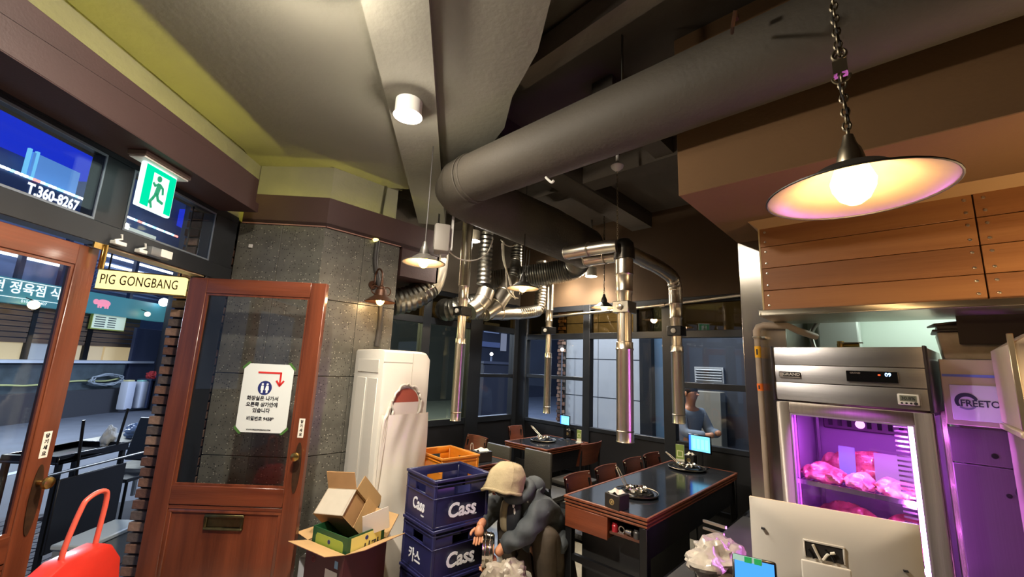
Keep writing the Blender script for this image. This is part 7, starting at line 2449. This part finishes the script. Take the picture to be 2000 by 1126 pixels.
t = thing('fill_bulb', 'added warm bulb on a cord, out of view, lighting the bulkhead underside', 'lamp', FILL_BULB)
bulb(t, 0.0, 0.04)
obj('cord', MB().tube([(0, 0, 0.08), (0, 0, 2.508 - FILL_BULB[2])] if FILL_BULB[1] > 2.08 else [(0, 0, 0.08), (0, 0, 3.44 - FILL_BULB[2])], 0.004, 6), CORD, t)

# seated figure outside the right back window
p = at_y(1347, 768, 5.75)
P2_ = thing('person', 'person in a pale blue shirt sitting outside the right back window', 'person', (p.x, 5.75, 0), math.radians(70))
hz = p.z
bp2 = [(0, 0.10, hz - 0.78, 0.15), (0, 0.06, hz - 0.52, 0.13), (0, 0.02, hz - 0.28, 0.14), (0, 0.0, hz - 0.17, 0.055), (0, -0.02, hz - 0.08, 0.06), (0, -0.03, hz, 0.095), (0, -0.03, hz + 0.06, 0.08),
       (0.19, 0.0, hz - 0.24, 0.06), (0.24, -0.10, hz - 0.48, 0.045), (0.10, -0.32, hz - 0.46, 0.035), (0.04, -0.38, hz - 0.44, 0.04), (-0.19, 0.0, hz - 0.24, 0.06), (-0.24, -0.10, hz - 0.48, 0.045), (-0.10, -0.32, hz - 0.48, 0.035), (-0.04, -0.38, hz - 0.46, 0.04),
       (0.11, -0.32, hz - 0.74, 0.08), (0.11, -0.32, 0.05, 0.05), (0.11, -0.45, 0.02, 0.04), (-0.11, -0.32, hz - 0.74, 0.08), (-0.11, -0.32, 0.05, 0.05), (-0.11, -0.45, 0.02, 0.04)]
be2 = [(0, 1), (1, 2), (2, 3), (3, 4), (4, 5), (5, 6), (2, 7), (7, 8), (8, 9), (9, 10), (2, 11), (11, 12), (12, 13), (13, 14), (0, 15), (15, 16), (16, 17), (0, 18), (18, 19), (19, 20)]
skin('body', bp2, be2, SKINM, P2_)
sh2 = [(x, y, z, r + 0.022) for x, y, z, r in (bp2[0], bp2[1], bp2[2], bp2[7], bp2[8], bp2[9], bp2[11], bp2[12], bp2[13])]
skin('shirt', sh2, [(0, 1), (1, 2), (2, 3), (3, 4), (4, 5), (2, 6), (6, 7), (7, 8)], mat('pale_shirt', (112, 124, 136), r=0.85, bump=0.4, bs=14), P2_)
tr2 = [(x, y, z, r + 0.018) for x, y, z, r in (bp2[0], bp2[15], bp2[16], bp2[18], bp2[19])]
skin('trousers', tr2, [(0, 1), (1, 2), (0, 3), (3, 4)], mat('dark_jeans', (36, 40, 54), r=0.85), P2_)
obj('hair', MB().ball((0, 0.01, hz + 0.045), (0.100, 0.115, 0.105), 18, 10), mat('hair', (30, 24, 20), r=0.6), P2_)
obj('nose', MB().lathe([(0.016, 0), (0.010, 0.022), (0, 0.034)], 10, (0, -0.118, hz - 0.005), Euler((math.radians(100), 0, 0)).to_matrix()), SKINM, P2_.children[0])
for s in (-1, 1):
    obj('eye', MB().ball((0.034 * s, -0.112, hz + 0.018), (0.012, 0.006, 0.007), 10, 6), mat('eye_dark', (40, 30, 26), r=0.3), P2_.children[0])
    obj('ear', MB().ball((0.098 * s, -0.02, hz), (0.010, 0.020, 0.030), 10, 8), SKINM, P2_.children[0])
o = obj('outdoor_stool', MB().cyl((0, 0, hz - 0.97), (0, 0, hz - 0.93), 0.17, n=24).cyl((0, 0, -0.1), (0, 0, hz - 0.97), 0.05, n=12).cyl((0, 0, -0.1), (0, 0, -0.06), 0.16, n=20), BLACKM)
tag(o, 'round black stool under the person outside', 'stool')
o.location = (p.x - 0.10, 5.79, 0)
